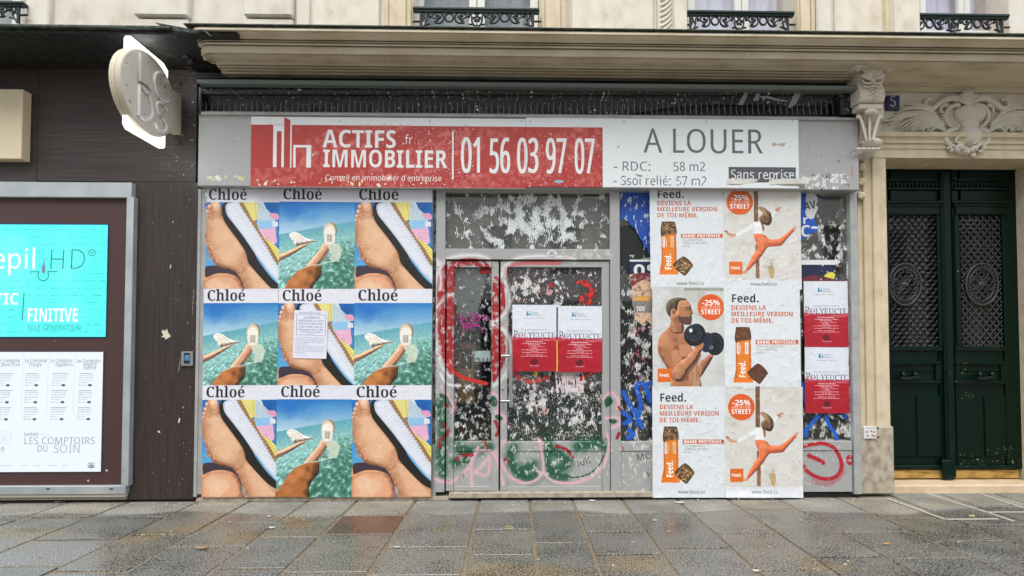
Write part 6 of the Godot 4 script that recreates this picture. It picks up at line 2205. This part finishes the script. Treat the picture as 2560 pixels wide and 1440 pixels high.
func dancer_print() -> ImageTexture:
	var c := cv(192, 276, 2.4, Vector2.ZERO, c8(224, 226, 230))
	c.rect(0, 0, 192, 249, c8(216, 214, 208))
	for k in 60:
		c.puff(Vector2(c.rng.randf_range(0, 192), c.rng.randf_range(0, 249)), c.rng.randf_range(8, 26), Color([c8(230, 230, 228), c8(204, 200, 190), c8(222, 222, 220), c8(196, 186, 170)][k % 4], 0.35))
	for k in 26:
		c.line([c.rng.randf_range(0, 60), 140 + k * 4, c.rng.randf_range(60, 190), 140 + k * 4 + c.rng.randf_range(-8, 8)], 0.5, Color(c8(196, 190, 178), 0.4))
	for q in [[110, 216, 124, 247], [114, 205, 120, 220]]:
		c.blob([q[0], q[1], q[2], q[1] + 4, q[2] - 2, q[3], q[0] + 3, q[3] - 6], Color(c8(186, 154, 96), 0.8))
	c.flecks(2, 130, 190, 248, 70, 1.3, [c8(120, 112, 100), c8(160, 150, 130)])
	c.line([112, 182, 136, 181], 1.2, c8(240, 240, 238))
	# the weathered post
	c.rect(75, 0, 86, 102, c8(120, 84, 62))
	c.rect(78, 160, 87, 247, c8(140, 104, 76))
	c.flecks(75, 0, 86, 102, 50, 2.0, [c8(172, 140, 112), c8(90, 60, 44)])
	c.flecks(78, 160, 87, 247, 40, 2.0, [c8(182, 150, 120), c8(100, 70, 50)])
	var skin := c8(206, 160, 126)
	# arms and top
	c.blob([112, 92, 118, 84, 128, 72, 132, 75, 122, 90, 114, 100], c8(230, 230, 228))
	c.blob([128, 72, 134, 67, 144, 65, 144, 67, 136, 71, 140, 74, 132, 76], c8(190, 130, 100))
	c.blob([3, 128, 12, 130, 22, 134, 31, 132, 31, 138, 20, 141, 10, 138], skin)
	c.poly([2, 124, 10, 127, 9, 131, 1, 128], c8(170, 100, 80))
	c.blob([30, 132, 50, 121, 68, 109, 80, 104, 78, 118, 60, 126, 34, 139], c8(232, 234, 236))
	c.poly([72, 106, 84, 102, 93, 103, 96, 118, 95, 133, 73, 133, 76, 120], c8(238, 240, 240))
	c.blob([92, 104, 99, 110, 100, 122, 96, 126, 94, 114], c8(150, 100, 74))
	c.poly([73, 133, 95, 133, 94, 138, 76, 138], skin)
	# leggings
	c.body([74, 136, 92, 134, 104, 138, 110, 146, 126, 147, 140, 144, 156, 132, 172, 119, 177, 123, 164, 138, 150, 154, 142, 163, 120, 166, 108, 168, 98, 182, 88, 196, 74, 212, 58, 228, 50, 230, 62, 206, 72, 188, 84, 170, 80, 156], c8(228, 122, 78), [], Color(c8(176, 80, 46), 0.10), 6.0, 0.25)
	c.blob([90, 150, 104, 166, 126, 164, 142, 160, 130, 156, 110, 158], Color(c8(190, 86, 48), 0.5))
	c.blob([84, 140, 98, 142, 104, 150, 96, 160, 88, 152], Color(c8(240, 150, 108), 0.6))
	c.blob([171, 119, 178, 114, 182, 115, 176, 123], skin)
	c.blob([44, 233, 50, 228, 58, 227, 57, 232, 50, 236], skin)
	# hair thrown back
	c.body([86, 66, 96, 64, 106, 70, 116, 80, 120, 94, 117, 106, 110, 112, 98, 108, 90, 102, 88, 92, 96, 84, 98, 76], c8(118, 90, 62), [], Color(0, 0, 0, 0), 0.0, 0.6)
	c.blob([86, 66, 96, 66, 104, 74, 108, 88, 98, 80], c8(170, 140, 98))
	c.line([90, 68, 104, 82, 108, 104], 1.5, c8(150, 120, 84))
	c.line([98, 88, 108, 96, 114, 108], 1.5, c8(86, 62, 44))
	badge(c, 40, 52, 33)
	logo_square(c, 11.5, 204.5, 33)
	c.rect(40, 249, 152, 249.7, c8(150, 150, 148))
	c.text("www.feed.co", 64, 266, 12.5, c8(60, 62, 66), "sans", 66)
	c.grain(2, 6)
	return c.tex()

func athlete_print() -> ImageTexture:
	var c := cv(1016, 1558, 0.42, Vector2(56, 17), c8(206, 208, 206))
	for k in 80:
		c.puff(Vector2(c.rng.randf_range(56, 1072), c.rng.randf_range(17, 1500)), c.rng.randf_range(60, 160), Color([c8(220, 224, 224), c8(190, 190, 182), c8(214, 214, 208), c8(176, 172, 160)][k % 4], 0.25))
	c.rect(500, 34, 1072, 74, c8(158, 158, 148))
	c.rect(690, 80, 800, 420, Color(c8(170, 160, 140), 0.4))
	var sk := c8(176, 118, 82)
	var li := c8(208, 152, 112)
	var sh := c8(112, 70, 48)
	# far forearm, then trunk, neck and head
	c.body([716, 1090, 780, 1030, 850, 975, 905, 985, 880, 1050, 800, 1180, 716, 1290], c8(156, 104, 78), [], Color(0, 0, 0, 0), 0.0, 0.6)
	c.body([300, 580, 250, 630, 196, 672, 150, 750, 130, 830, 138, 950, 190, 1050, 250, 1150, 300, 1250, 318, 1340, 306, 1580, 726, 1580, 716, 1280, 702, 1100, 684, 1000, 610, 900, 570, 700, 490, 640, 400, 600], sk, [[240, 740, 90, Color(li, 0.6)], [200, 820, 80, Color(li, 0.5)], [300, 840, 90, Color(li, 0.4)], [150, 900, 60, Color(sh, 0.5)], [200, 1040, 60, Color(sh, 0.5)], [260, 1150, 60, Color(sh, 0.5)], [380, 760, 50, Color(sh, 0.4)], [400, 880, 60, Color(sh, 0.5)], [460, 700, 60, Color(li, 0.4)], [640, 1160, 60, Color(li, 0.4)], [610, 1300, 60, Color(li, 0.3)], [560, 1150, 50, Color(sh, 0.6)], [520, 1300, 60, Color(sh, 0.6)], [700, 1200, 30, Color(sh, 0.5)], [700, 1350, 40, Color(sh, 0.5)], [330, 1300, 50, Color(sh, 0.5)], [320, 600, 40, Color(sh, 0.4)]], Color(sh, 0.1), 50.0, 0.5)
	c.blob([410, 860, 470, 830, 560, 836, 606, 880, 590, 950, 520, 990, 450, 980], Color(c8(198, 138, 100), 0.9))
	c.blob([404, 850, 430, 890, 450, 980, 520, 1000, 590, 960, 560, 1040, 470, 1050, 420, 950], Color(sh, 0.8))
	c.blob([560, 1120, 620, 1060, 690, 1020, 706, 1200, 716, 1400, 640, 1480, 590, 1400], Color(c8(196, 146, 112), 0.9))
	for q in [[600, 1190, 612, 1300, 600, 1400], [660, 1110, 676, 1220, 664, 1340], [690, 1200, 700, 1300]]:
		c.line(q, 12, Color(sh, 0.55))
	c.body([310, 430, 400, 410, 436, 500, 492, 548, 486, 656, 400, 676, 320, 656, 300, 580, 316, 500], c8(156, 104, 74), [], Color(0, 0, 0, 0), 0.0, 0.5)
	c.blob([330, 520, 380, 540, 400, 640, 340, 650], Color(li, 0.4))
	c.body([530, 196, 566, 232, 596, 274, 604, 330, 630, 392, 602, 410, 612, 446, 606, 520, 588, 550, 500, 548, 430, 506, 392, 420, 396, 320, 410, 256, 440, 208], c8(178, 124, 86), [], Color(0, 0, 0, 0), 0.0, 0.5)
	c.blob([440, 214, 520, 204, 560, 244, 576, 292, 500, 300, 430, 290], Color(li, 0.6))
	c.blob([408, 420, 470, 440, 540, 436, 600, 452, 612, 476, 604, 524, 588, 550, 500, 548, 430, 506], Color(c8(74, 54, 42), 0.8))
	c.body([254, 368, 248, 300, 276, 228, 340, 184, 430, 168, 520, 184, 536, 204, 448, 214, 418, 262, 410, 330, 396, 360, 330, 330, 308, 440], c8(92, 80, 66), [], Color(0, 0, 0, 0), 0.0, 0.6)
	c.ell(352, 372, 42, 50, c8(190, 130, 98))
	c.ell(362, 376, 22, 30, c8(140, 86, 64))
	c.line([514, 318, 548, 306, 590, 318], 12, c8(50, 36, 30))
	c.ell(556, 340, 26, 9, c8(44, 32, 28))
	c.line([570, 452, 606, 448], 7, c8(120, 70, 60))
	c.line([586, 400, 610, 408], 6, c8(110, 70, 52))
	# upper arm and forearm
	c.blob([330, 930, 420, 900, 462, 960, 470, 1040, 400, 1110, 340, 1090], Color(li, 0.6))
	c.body([322, 1210, 400, 1092, 520, 1012, 620, 902, 740, 806, 776, 836, 722, 962, 640, 1092, 540, 1204, 470, 1334, 390, 1346, 332, 1290], c8(186, 126, 94), [[480, 1080, 60, Color(li, 0.6)], [580, 980, 60, Color(li, 0.6)], [680, 880, 50, Color(li, 0.5)], [410, 1180, 60, Color(li, 0.5)], [480, 1310, 60, Color(sh, 0.6)], [400, 1340, 50, Color(sh, 0.6)], [560, 1190, 50, Color(sh, 0.5)], [660, 1070, 46, Color(sh, 0.5)], [740, 930, 40, Color(sh, 0.5)], [340, 1250, 40, Color(sh, 0.4)]], Color(sh, 0.1), 40.0, 0.5)
	c.blob([456, 1334, 540, 1210, 640, 1096, 720, 966, 730, 1000, 660, 1110, 560, 1240, 480, 1346], Color(sh, 0.8))
	c.line([350, 1060, 400, 1080, 440, 1060], 8, Color(sh, 0.6))
	# the dumb-bell
	c.ell(930, 822, 132, 162, c8(26, 29, 34))
	c.ell(918, 828, 110, 140, c8(52, 55, 60))
	c.ell(908, 834, 106, 134, c8(24, 27, 32))
	c.ell(834, 800, 60, 140, c8(38, 46, 78), 0.1)
	c.ell(806, 800, 80, 140, c8(32, 38, 62), 0.1)
	c.ell(880, 872, 26, 24, c8(150, 152, 156))
	c.ell(880, 872, 14, 13, c8(20, 20, 24))
	c.ell(672, 692, 132, 156, c8(30, 34, 46))
	c.ell(646, 700, 148, 154, c8(20, 23, 30))
	c.ell(636, 668, 116, 118, c8(50, 56, 68))
	c.ell(634, 668, 104, 106, c8(36, 41, 52))
	c.ell(626, 652, 44, 40, c8(18, 14, 16))
	c.ell(595, 632, 24, 28, c8(228, 232, 234))
	for q in [[550, 730], [710, 664], [604, 762]]:
		c.line([q[0] - 12, q[1], q[0] + 12, q[1] + 4], 6, c8(90, 96, 108))
	c.blob([640, 858, 700, 846, 760, 806, 776, 836, 740, 900, 690, 900], c8(184, 120, 88))
	badge(c, 880, 305, 186)
	logo_square(c, 124, 1168, 190)
	c.grain(2, 7)
	return c.tex()

func play_print() -> ImageTexture:
	var c := cv(840, 1260, 0.45, Vector2(80, 85), c8(222, 226, 236))
	var red := c8(178, 26, 44)
	c.rect(80, 712, 920, 1345, red)
	c.blob([80, 690, 200, 700, 300, 720, 420, 712, 560, 735, 700, 720, 920, 700, 930, 770, 600, 762, 400, 748, 200, 740, 70, 760], Color(c8(206, 90, 110), 0.75))
	for k in 22:
		var y := c.rng.randf_range(700, 900)
		var x := c.rng.randf_range(80, 800)
		c.blob([x, y, x + 70, y - 10, x + 180, y + 4, x + 60, y + 12], Color([c8(222, 130, 150), c8(160, 16, 36), c8(198, 50, 72)][k % 3], 0.6))
	c.blob([80, 670, 200, 650, 280, 664, 200, 690, 90, 700], Color(c8(226, 150, 166), 0.6))
	c.poly([80, 1050, 400, 1020, 920, 1200, 920, 1345, 80, 1345], Color(c8(166, 20, 38), 0.5))
	var teal := c8(40, 140, 176)
	c.rect(348, 212, 390, 292, teal)
	c.rect(374, 225, 392, 246, c8(222, 226, 236))
	c.ell(384, 272, 16, 18, teal)
	c.rect(412, 212, 430, 226, teal)
	c.rect(412, 238, 430, 292, teal)
	c.text("Espace", 444, 250, 46, c8(110, 116, 130), "sans", 142)
	c.text("Bernanos", 444, 294, 46, c8(110, 116, 130), "sans", 190)
	c.text("4 rue du Havre, 75009 Paris", 306, 350, 30, c8(96, 100, 116), "sans", 384)
	c.text("Une tragédie de Pierre Corneille", 250, 574, 38, c8(120, 120, 136), "sans", 494)
	c.text("P", 96, 712, 196, c8(44, 38, 44), "serif", 92)
	c.text("OLYEUCTE", 190, 712, 140, c8(60, 52, 60), "serif", 714)
	var w := c8(246, 226, 230)
	for q in [["RAPHAËLE MEHNAOUI", 794, 34, 326], ["SCÉNOGRAPHIE, COSTUMES ET LUMIÈRES", 828, 22, 450], ["PHILIPPE BENOIT", 856, 24, 222], ["2023", 884, 22, 54], ["Les samedis", 922, 24, 132], ["14, 21, 28 janvier, 4 et 11 février 2023 à 15h", 948, 24, 470], ["Les dimanches", 972, 22, 160], ["15, 22, 29 janvier, 5 et 12 février 2023 à 15h", 998, 24, 470], ["Tarif plein : 20€ - Tarif réduit 15€", 1046, 24, 320], ["Réservations : billetterie.reservation@spectacle", 1070, 22, 504]]:
		c.text(q[0], 496, q[1], q[2], w, "bold", q[3], 0.5)
	for k in 16:
		var a := TAU * k / 16
		c.blob([496, 1170, 496 + cos(a) * 60, 1168 + sin(a) * 50, 496 + cos(a + 0.4) * 74, 1168 + sin(a + 0.4) * 58, 496 + cos(a + 0.6) * 40, 1168 + sin(a + 0.6) * 36], c8(70, 24, 30) if k % 3 else c8(140, 24, 38))
	c.text("L'Illustre Théâtre", 496, 1250, 30, w, "serif", 190, 0.5)
	c.text("COMPAGNIE", 496, 1270, 14, c8(226, 170, 180), "sans", 100, 0.5)
	c.grain(2, 8)
	return c.tex()

func leaflet_print() -> ImageTexture:
	var c := cv(760, 1085, 0.5, Vector2(120, 140), c8(224, 224, 240))
	var d := c8(70, 74, 96)
	c.text("YOUTH FOR CLIMATE PARIS IDF", 234, 214, 34, d, "bold", 474)
	for q in [[176, 236, 846, 243], [176, 696, 832, 703], [176, 236, 183, 700], [832, 240, 840, 700]]:
		c.rect(q[0], q[1], q[2], q[3], d)
	var ls := [["LES ÉMISSIONS", 314, 392], ["FRANÇAISES DE GAZ À", 214, 588], ["EFFET DE SERRE VONT", 222, 572], ["TUER 13 MILLIONS DE", 236, 538], ["PERSONNES D'ICI 2100.", 198, 590]]
	for k in 5:
		c.text(ls[k][0], ls[k][1], 326 + k * 69, 58, d, "sans", ls[k][2])
	c.text("notamment des vagues de chaleur", 270, 642, 30, d, "bold", 466)
	c.rect(412, 672, 590, 676, d)
	var body := ["L'accord a en charge de ne laisser ça à un", "gouvernement, sans quoi chaque personne est", "responsable pour ses prochaines actions. Un", "climat de +2 degrés demandera s'il va réussir à", "nous d'autres personnes ?", "Il est primordial de comprendre et réagir. Nous", "sommes de nombreux collectifs à nous", "mobiliser toute l'année pour mettre fin à", "l'inaction et faire pression sur l'action, partout", "rejoignez-nous !"]
	for k in 10:
		c.text(body[k], 172, 766 + k * 37 + (12 if k > 4 else 0), 32, c8(112, 114, 134), "sans", 646 if k != 4 and k != 9 else 350 - k * 14)
	c.rect(172, 1164, 460, 1168, c8(150, 152, 170))
	return c.tex()

func make_posters() -> void:
	var foot := paper(foot_print(), 0.42)
	var sea := paper(sea_print(), 0.42)
	var cols := [[[511, 698], [697, 888], [887, 1081]], [[508, 695], [695, 886], [885, 1080]], [[505, 692], [691, 883], [880, 1078]]]
	var tops := [469, 722, 963]
	var heights := [283, 282, 280]
	var rowname := ["upper", "middle", "bottom"]
	var colname := ["left", "centre", "right"]
	for r in 3:
		for k in 3:
			var is_foot := (r + k) % 2 == 0
			var label := "poster of %s, %s %s of the nine" % ["a sandy bare foot beside a platform shoe" if is_foot else "legs and white shoes in the sea", rowname[r], colname[k]]
			if r == 1 and k == 1:
				label = "poster of a bare foot and platform shoe partly covered by a white leaflet"
			bill("fashion_poster", label, "poster", "nine fashion posters on the left window", cols[r][k][0], tops[r], cols[r][k][1], tops[r] + heights[r], 0.0485 + 0.0040 * r + 0.0008 * k, foot if is_foot else sea, 100 + r * 3 + k, 0.0016, [0.004, -0.002, 0.003, 0.006, -0.003, 0.0, 0.002, -0.004, 0.0][r * 3 + k])
	bill("leaflet", "small white printed leaflet pasted over the middle foot poster", "leaflet", "", 734, 776, 818, 896, 0.0585, paper(leaflet_print(), 0.6), 120, 0.0016, -0.022)
	# the six protein bar bills
	var bar := paper(bar_print(false), 0.5)
	var choc := paper(bar_print(true), 0.5)
	var dance := paper(dancer_print(), 0.5)
	var athl := paper(athlete_print(), 0.5)
	var bridge := func(_u: float, v: float) -> float: return 0.074 * smoothstep(0.08, 0.045, v) + 0.003 * sin(v * 60.0) * smoothstep(0.2, 0.1, v)
	var bridge2 := func(u: float, v: float) -> float: return 0.076 * smoothstep(0.09, 0.05, v) + 0.007 * smoothstep(0.3, 0.1, v) * (0.5 + 0.5 * sin(u * 9.0 + v * 21.0)) + 0.012 * smoothstep(0.35, 0.0, v) * smoothstep(0.6, 1.0, u)
	var grp := "protein bar posters on the right window"
	bill("food_poster", "snack bar poster with orange wrapper, top left of the six, folded over the fascia edge", "poster", grp, 1625, 459, 1812, 722, 0.053, bar, 131, 0.0022, 0.006, bridge)
	bill("food_poster", "crumpled poster of a leaping dancer in orange leggings, top right of the six", "poster", grp, 1810, 455, 2002, 724, 0.055, dance, 132, 0.0030, 0.002, bridge2)
	bill("food_poster", "poster of a shirtless man lifting a dumb-bell, left of the chocolate bar poster", "poster", grp, 1631, 717, 1812, 994, 0.0575, athl, 133, 0.0020)
	bill("food_poster", "snack bar poster with a brown chocolate bar, right of the man with the dumb-bell", "poster", grp, 1810, 718, 2001, 994, 0.0592, choc, 134, 0.0022)
	bill("food_poster", "snack bar poster with orange wrapper, bottom left of the six, reaching the pavement", "poster", grp, 1631, 966, 1815, 1244, 0.0630, bar, 135, 0.0024, -0.004)
	var lip := func(u: float, v: float) -> float: return 0.012 * smoothstep(0.93, 1.0, v) * (0.6 + 0.4 * sin(u * 5.0))
	bill("food_poster", "poster of a leaping dancer in orange leggings, bottom right of the six near the pavement", "poster", grp, 1813, 966, 2007, 1244, 0.0645, dance, 136, 0.0026, -0.008, lip)
	# the theatre bills
	var play := paper(play_print(), 0.4)
	grp = "red and white theatre bills"
	bill("theatre_bill", "red and white theatre bill on the door glass, the left one of the pair", "poster", grp, 1281, 762, 1391, 928, 0.036, play, 141, 0.0016)
	bill("theatre_bill", "red and white theatre bill on the door glass, the right one of the pair", "poster", grp, 1394.5, 765, 1505, 930, 0.0365, play, 142, 0.0016, -0.004)
	bill("theatre_bill", "red and white theatre bill on the right window, the upper one of the pair", "poster", grp, 2010, 703, 2120, 867, 0.020, play, 143, 0.0016, 0.003)
	bill("theatre_bill", "red and white theatre bill on the right window, the lower one of the pair", "poster", grp, 2012, 868, 2122, 1033, 0.0215, play, 144, 0.0016, -0.006)
	var yel := mb()
	yel.prism(ppoly([1390, 850, 1394, 850, 1395, 928, 1391, 929], 0.035), 0.032, 0.0352)
	tag(obj("yellow_strip", yel, mat(c8(226, 196, 50), 0.6)), "narrow yellow paper strip between the two theatre bills on the door", "paper strip")
	# torn remains of older posters in the right window
	var tb := cv(100, 180, 2.0, Vector2(1548, 474), c8(24, 74, 170))
	residue(tb, 1548, 474, 1640, 650, 151, 0.30, [c8(206, 208, 214), c8(222, 222, 222), c8(90, 130, 196)], 0.05, 0.14)
	var t1 := mb(R(1548, 474, 1648, 654, 0.008))
	t1.prism(ppoly([1551, 479, 1630, 479, 1630, 640, 1621, 634, 1618, 618, 1612, 622, 1606, 604, 1596, 590, 1590, 572, 1580, 566, 1572, 556, 1560, 546, 1551, 552], 0.008), 0.004, 0.008)
	tag(obj("torn_poster", t1, mat(Color.WHITE, 0.5, 0.0, tb.tex())), "torn blue poster remnant at the top left of the right window", "torn poster")
	var to := cv(70, 180, 2.4, Vector2(1572, 640), c8(222, 184, 152))
	to.rect(1572, 640, 1642, 654, c8(216, 220, 222))
	to.rect(1572, 654, 1642, 686, c8(24, 34, 74))
	to.text("os", 1582, 690, 52, c8(226, 226, 226), "bold", 60)
	to.blob([1572, 700, 1590, 684, 1620, 684, 1642, 700, 1642, 712, 1610, 700, 1580, 716], c8(120, 44, 50))
	to.rect(1572, 740, 1642, 752, c8(226, 170, 70))
	to.rect(1572, 752, 1642, 782, c8(130, 126, 126))
	residue(to, 1572, 690, 1640, 800, 152, 0.16, [c8(110, 90, 120), c8(226, 200, 186), c8(60, 50, 56), c8(236, 196, 170)], 0.06, 0.3)
	to.text("109", 1590, 778, 17, c8(232, 232, 232), "bold", 22)
	var t2 := mb(R(1572, 640, 1642, 820, 0.007))
	t2.prism(ppoly([1574, 649, 1632, 649, 1632, 815, 1624, 808, 1618, 800, 1604, 812, 1596, 802, 1586, 800, 1588, 780, 1580, 760, 1582, 720, 1574, 700], 0.007), 0.0035, 0.007)
	tag(obj("torn_poster", t2, mat(Color.WHITE, 0.55, 0.0, to.tex())), "torn orange and navy poster remnant numbered 109 in the right window", "torn poster")
	var tl := cv(60, 140, 2.4, Vector2(1998, 474), c8(28, 82, 180))
	tl.blob([2018, 482, 2034, 478, 2046, 500, 2044, 530, 2030, 548, 2014, 534], c8(206, 208, 212))
	tl.text("AV", 2012, 526, 26, c8(40, 44, 52), "bold", 30, 0.0, 0.0, -0.2)
	tl.text("r", 2006, 560, 30, c8(226, 226, 226), "bold")
	tl.text("C", 2000, 592, 40, c8(226, 224, 214), "bold", 26)
	tl.rect(2028, 566, 2044, 572, c8(226, 224, 214))
	var t3 := mb(R(1998, 474, 2058, 614, 0.008))
	t3.prism(ppoly([1998, 480, 2034, 479, 2040, 490, 2048, 496, 2040, 512, 2046, 520, 2036, 540, 2038, 556, 2045, 566, 2044, 578, 2030, 582, 2012, 596, 1998, 604], 0.008), 0.004, 0.008)
	tag(obj("torn_poster", t3, mat(Color.WHITE, 0.55, 0.0, tl.tex())), "torn blue poster with white letter scraps beside the top right dancer poster", "torn poster")
	var tn := cv(130, 60, 2.4, Vector2(1996, 646), c8(24, 32, 70))
	tn.rect(1996, 646, 2126, 662, c8(220, 224, 226))
	tn.blob([2060, 690, 2076, 680, 2088, 686, 2080, 704, 2066, 704], c8(220, 214, 70))
	tn.blob([1996, 700, 2030, 688, 2060, 692, 2090, 700, 2090, 706, 1996, 706], c8(110, 40, 50))
	tn.flecks(2040, 662, 2100, 704, 20, 3.0, [c8(220, 220, 220), c8(40, 46, 50)])
	var t4 := mb(R(1996, 646, 2126, 706, 0.007))
	t4.prism(ppoly([1998, 650, 2092, 650, 2102, 654, 2092, 661, 2080, 664, 2086, 676, 2098, 680, 2094, 690, 2102, 694, 2090, 704, 1998, 704], 0.007), 0.0035, 0.007)
	tag(obj("torn_poster", t4, mat(Color.WHITE, 0.55, 0.0, tn.tex())), "torn navy poster strip with a white band above the upper right theatre bill", "torn poster")

# ------------------------------------------------------------------ small things
func make_small_things() -> void:
	# house number
	var cn := cv(36, 40, 6.0, Vector2(2216, 236), c8(46, 48, 92))
	cn.text("5", 2233, 267, 40, c8(196, 196, 204), "serif", 17, 0.5)
	cn.rect(2216, 236, 2252, 237.5, c8(120, 122, 140))
	var hn := thing("house_number_plaque", "blue enamel house number plaque with a white 5 beside the console", "house number", W(2234, 274, 0.0))
	obj("plaque", pbox(mb(R(2216, 236, 2252, 276, 0.012)), 2217.5, 238, 2250, 274, -0.02, 0.012, 0.004), mat(Color.WHITE, 0.25, 0.0, cn.tex()), hn)
	# notice plate low on the portal
	var cp := cv(36, 36, 6.0, Vector2(2160, 1064), c8(222, 220, 216))
	cp.rect(2163, 1067, 2189, 1067.6, c8(150, 60, 60))
	cp.rect(2163, 1094, 2189, 1094.6, c8(150, 60, 60))
	cp.rect(2166, 1070, 2186, 1071, c8(150, 140, 140))
	for q in [[2165, 1078], [2175, 1076], [2182, 1078], [2166, 1087], [2178, 1086], [2183, 1088]]:
		cp.rect(q[0], q[1], q[0] + 5, q[1] + 4, c8(176, 90, 90) if q[0] % 2 else c8(120, 116, 116))
	var np := thing("notice_plate", "small white notice plate with red print low on the stone jamb", "plate", W(2176, 1098, 0.02))
	obj("plate", pbox(mb(R(2160, 1064, 2196, 1100, 0.03)), 2160, 1066, 2191, 1097, 0.0, 0.032, 0.002), mat(Color.WHITE, 0.35, 0.0, cp.tex()), np)
	for q in [[2195, 1070], [2196, 1093]]:
		var s := mb()
		s.ball(W(q[0], q[1], 0.021), Vector3(0.010, 0.010, 0.004))
		obj("rust_spot", s, mat(c8(90, 50, 34), 0.9), np)
	# lease number on the door head
	var cl := cv(24, 16, 8.0, Vector2(1368, 625), c8(222, 222, 220))
	cl.text("401", 1380, 638, 13, c8(40, 40, 44), "serifbold", 15, 0.5)
	var lb := mb(R(1368, 625, 1392, 641, 0.05))
	var ov := []
	for k in 28:
		ov.append_array([1380 + cos(TAU * k / 28) * 12, 633 + sin(TAU * k / 28) * 8])
	lb.prism(ppoly(ov, 0.052), 0.046, 0.053)
	tag(obj("number_plate", lb, mat(Color.WHITE, 0.35, 0.0, cl.tex())), "small oval enamel plate numbered 401 on the grey door head", "number plate")
	# wire hook on the fascia end
	var wh := mb()
	wh.tube(ppath([2124, 385, 2130, 379, 2142, 374, 2151, 370, 2156, 364, 2152, 356], 0.16), 0.0045, 0.0045, 7)
	tag(obj("bent_wire", wh, mat(c8(120, 124, 128), 0.4, 0.5)), "bent grey wire sticking out at the right end of the fascia", "wire")
	# a rubber band on the slabs
	var rb := mb()
	var ring := []
	var c := G(1273, 1319, 0.004)
	for k in 29:
		ring.append(c + Vector3(cos(TAU * k / 28) * 0.026, 0, sin(TAU * k / 28) * 0.03))
	rb.tube(ring, 0.0025, 0.0025, 5)
	tag(obj("rubber_band", rb, mat(c8(206, 186, 120), 0.6)), "pale yellow rubber band lying on a wet slab before the door", "rubber band")
	# scraps and leaves
	var r := RandomNumberGenerator.new()
	r.seed = 5
	var sc := [
		[680, 1319, 0.030, c8(200, 200, 196), "white paper scrap on the wet slabs below the left column of foot posters"],
		[673, 1291, 0.024, c8(190, 184, 170), "pale scrap on the damp slab nearest the lower left sea poster"],
		[993, 1368, 0.024, c8(190, 186, 170), "pale oval scrap in front of the red-brown slab"],
		[505, 1370, 0.05, c8(150, 120, 84), "flat brown leaf scrap on the wet slabs before the brown panel"],
		[1637, 1301, 0.022, c8(196, 184, 160), "pale leaf on the slabs below the bottom left snack poster"],
		[1890, 1427, 0.024, c8(200, 190, 160), "yellowish leaf near the bottom edge below the dancer posters"],
		[2430, 1290, 0.032, c8(206, 186, 140), "yellow leaf on the slabs before the green door"],
		[2215, 1360, 0.03, c8(180, 140, 80), "ochre leaf at the rusty stain right of the shop"],
		[1480, 1252, 0.035, c8(206, 204, 196), "torn white paper bits at the wall below the door post"],
		[145, 1255, 0.035, c8(206, 206, 200), "white paper scrap at the foot of the salon display"],
		[1700, 1257, 0.05, c8(196, 190, 176), "pale paper sliver at the wall under the bottom left snack poster"]]
	for q in sc:
		var m := mb()
		var p := G(q[0], q[1], 0.004)
		var poly := PackedVector2Array()
		for k in 8:
			var w := TAU * k / 8
			poly.append(Vector2(cos(w) * q[2] * r.randf_range(0.6, 1.0), sin(w) * q[2] * r.randf_range(0.3, 0.6)))
		m.prism(poly, 0.0, 0.003)
		for k in m.v.size():
			var v := m.v[k]
			m.v[k] = p + Vector3(v.x, v.z + absf(v.x) * 0.12, -v.y)
			m.n[k] = Vector3(m.n[k].x, m.n[k].z, -m.n[k].y)
		tag(obj("litter_scrap", m, mat(q[3], 0.8)), q[4], "litter", "litter on the pavement")
	var grit := mb()
	for k in 150:
		var gp := Vector3(r.randf_range(-4.4, 4.4), 0.004, r.randf_range(0.06, 0.16) if k % 3 else r.randf_range(0.1, 1.9))
		if k % 3:
			gp.x = r.randf_range(-4.4, 3.2)
		var e := r.randf_range(0.003, 0.009)
		grit.box(gp - Vector3(e, 0.003, e * 0.7), gp + Vector3(e, e * 0.5, e * 0.7), e * 0.2)
	var gr := obj("grit", grit, mat(c8(186, 178, 162), 0.9), get_node("pavement"))
	gr.set_meta("kind", "stuff")
	# white cement lines in the pavement before the door
	var pv: Node3D = get_node("pavement")
	for q in [[2220, 1247, 2363, 1298, 2493, 1297], [2317, 1233, 2467, 1280, 2533, 1302], [2320, 1233, 2447, 1233, 2570, 1273], [2462, 1280, 2570, 1280]]:
		var m := mb()
		for k in range(0, q.size() - 2, 2):
			var a := G(q[k], q[k + 1], 0.0045)
			var b := G(q[k + 2], q[k + 3], 0.0045)
			var d := (b - a).normalized()
			var nn := Vector3(-d.z, 0, d.x) * 0.013
			m.quad(a + nn - d * 0.01, a - nn - d * 0.01, b - nn + d * 0.01, b + nn + d * 0.01)
			if m.n[m.n.size() - 1].y < 0:
				pass
		struct("cement_joint", m, M.cement, pv)
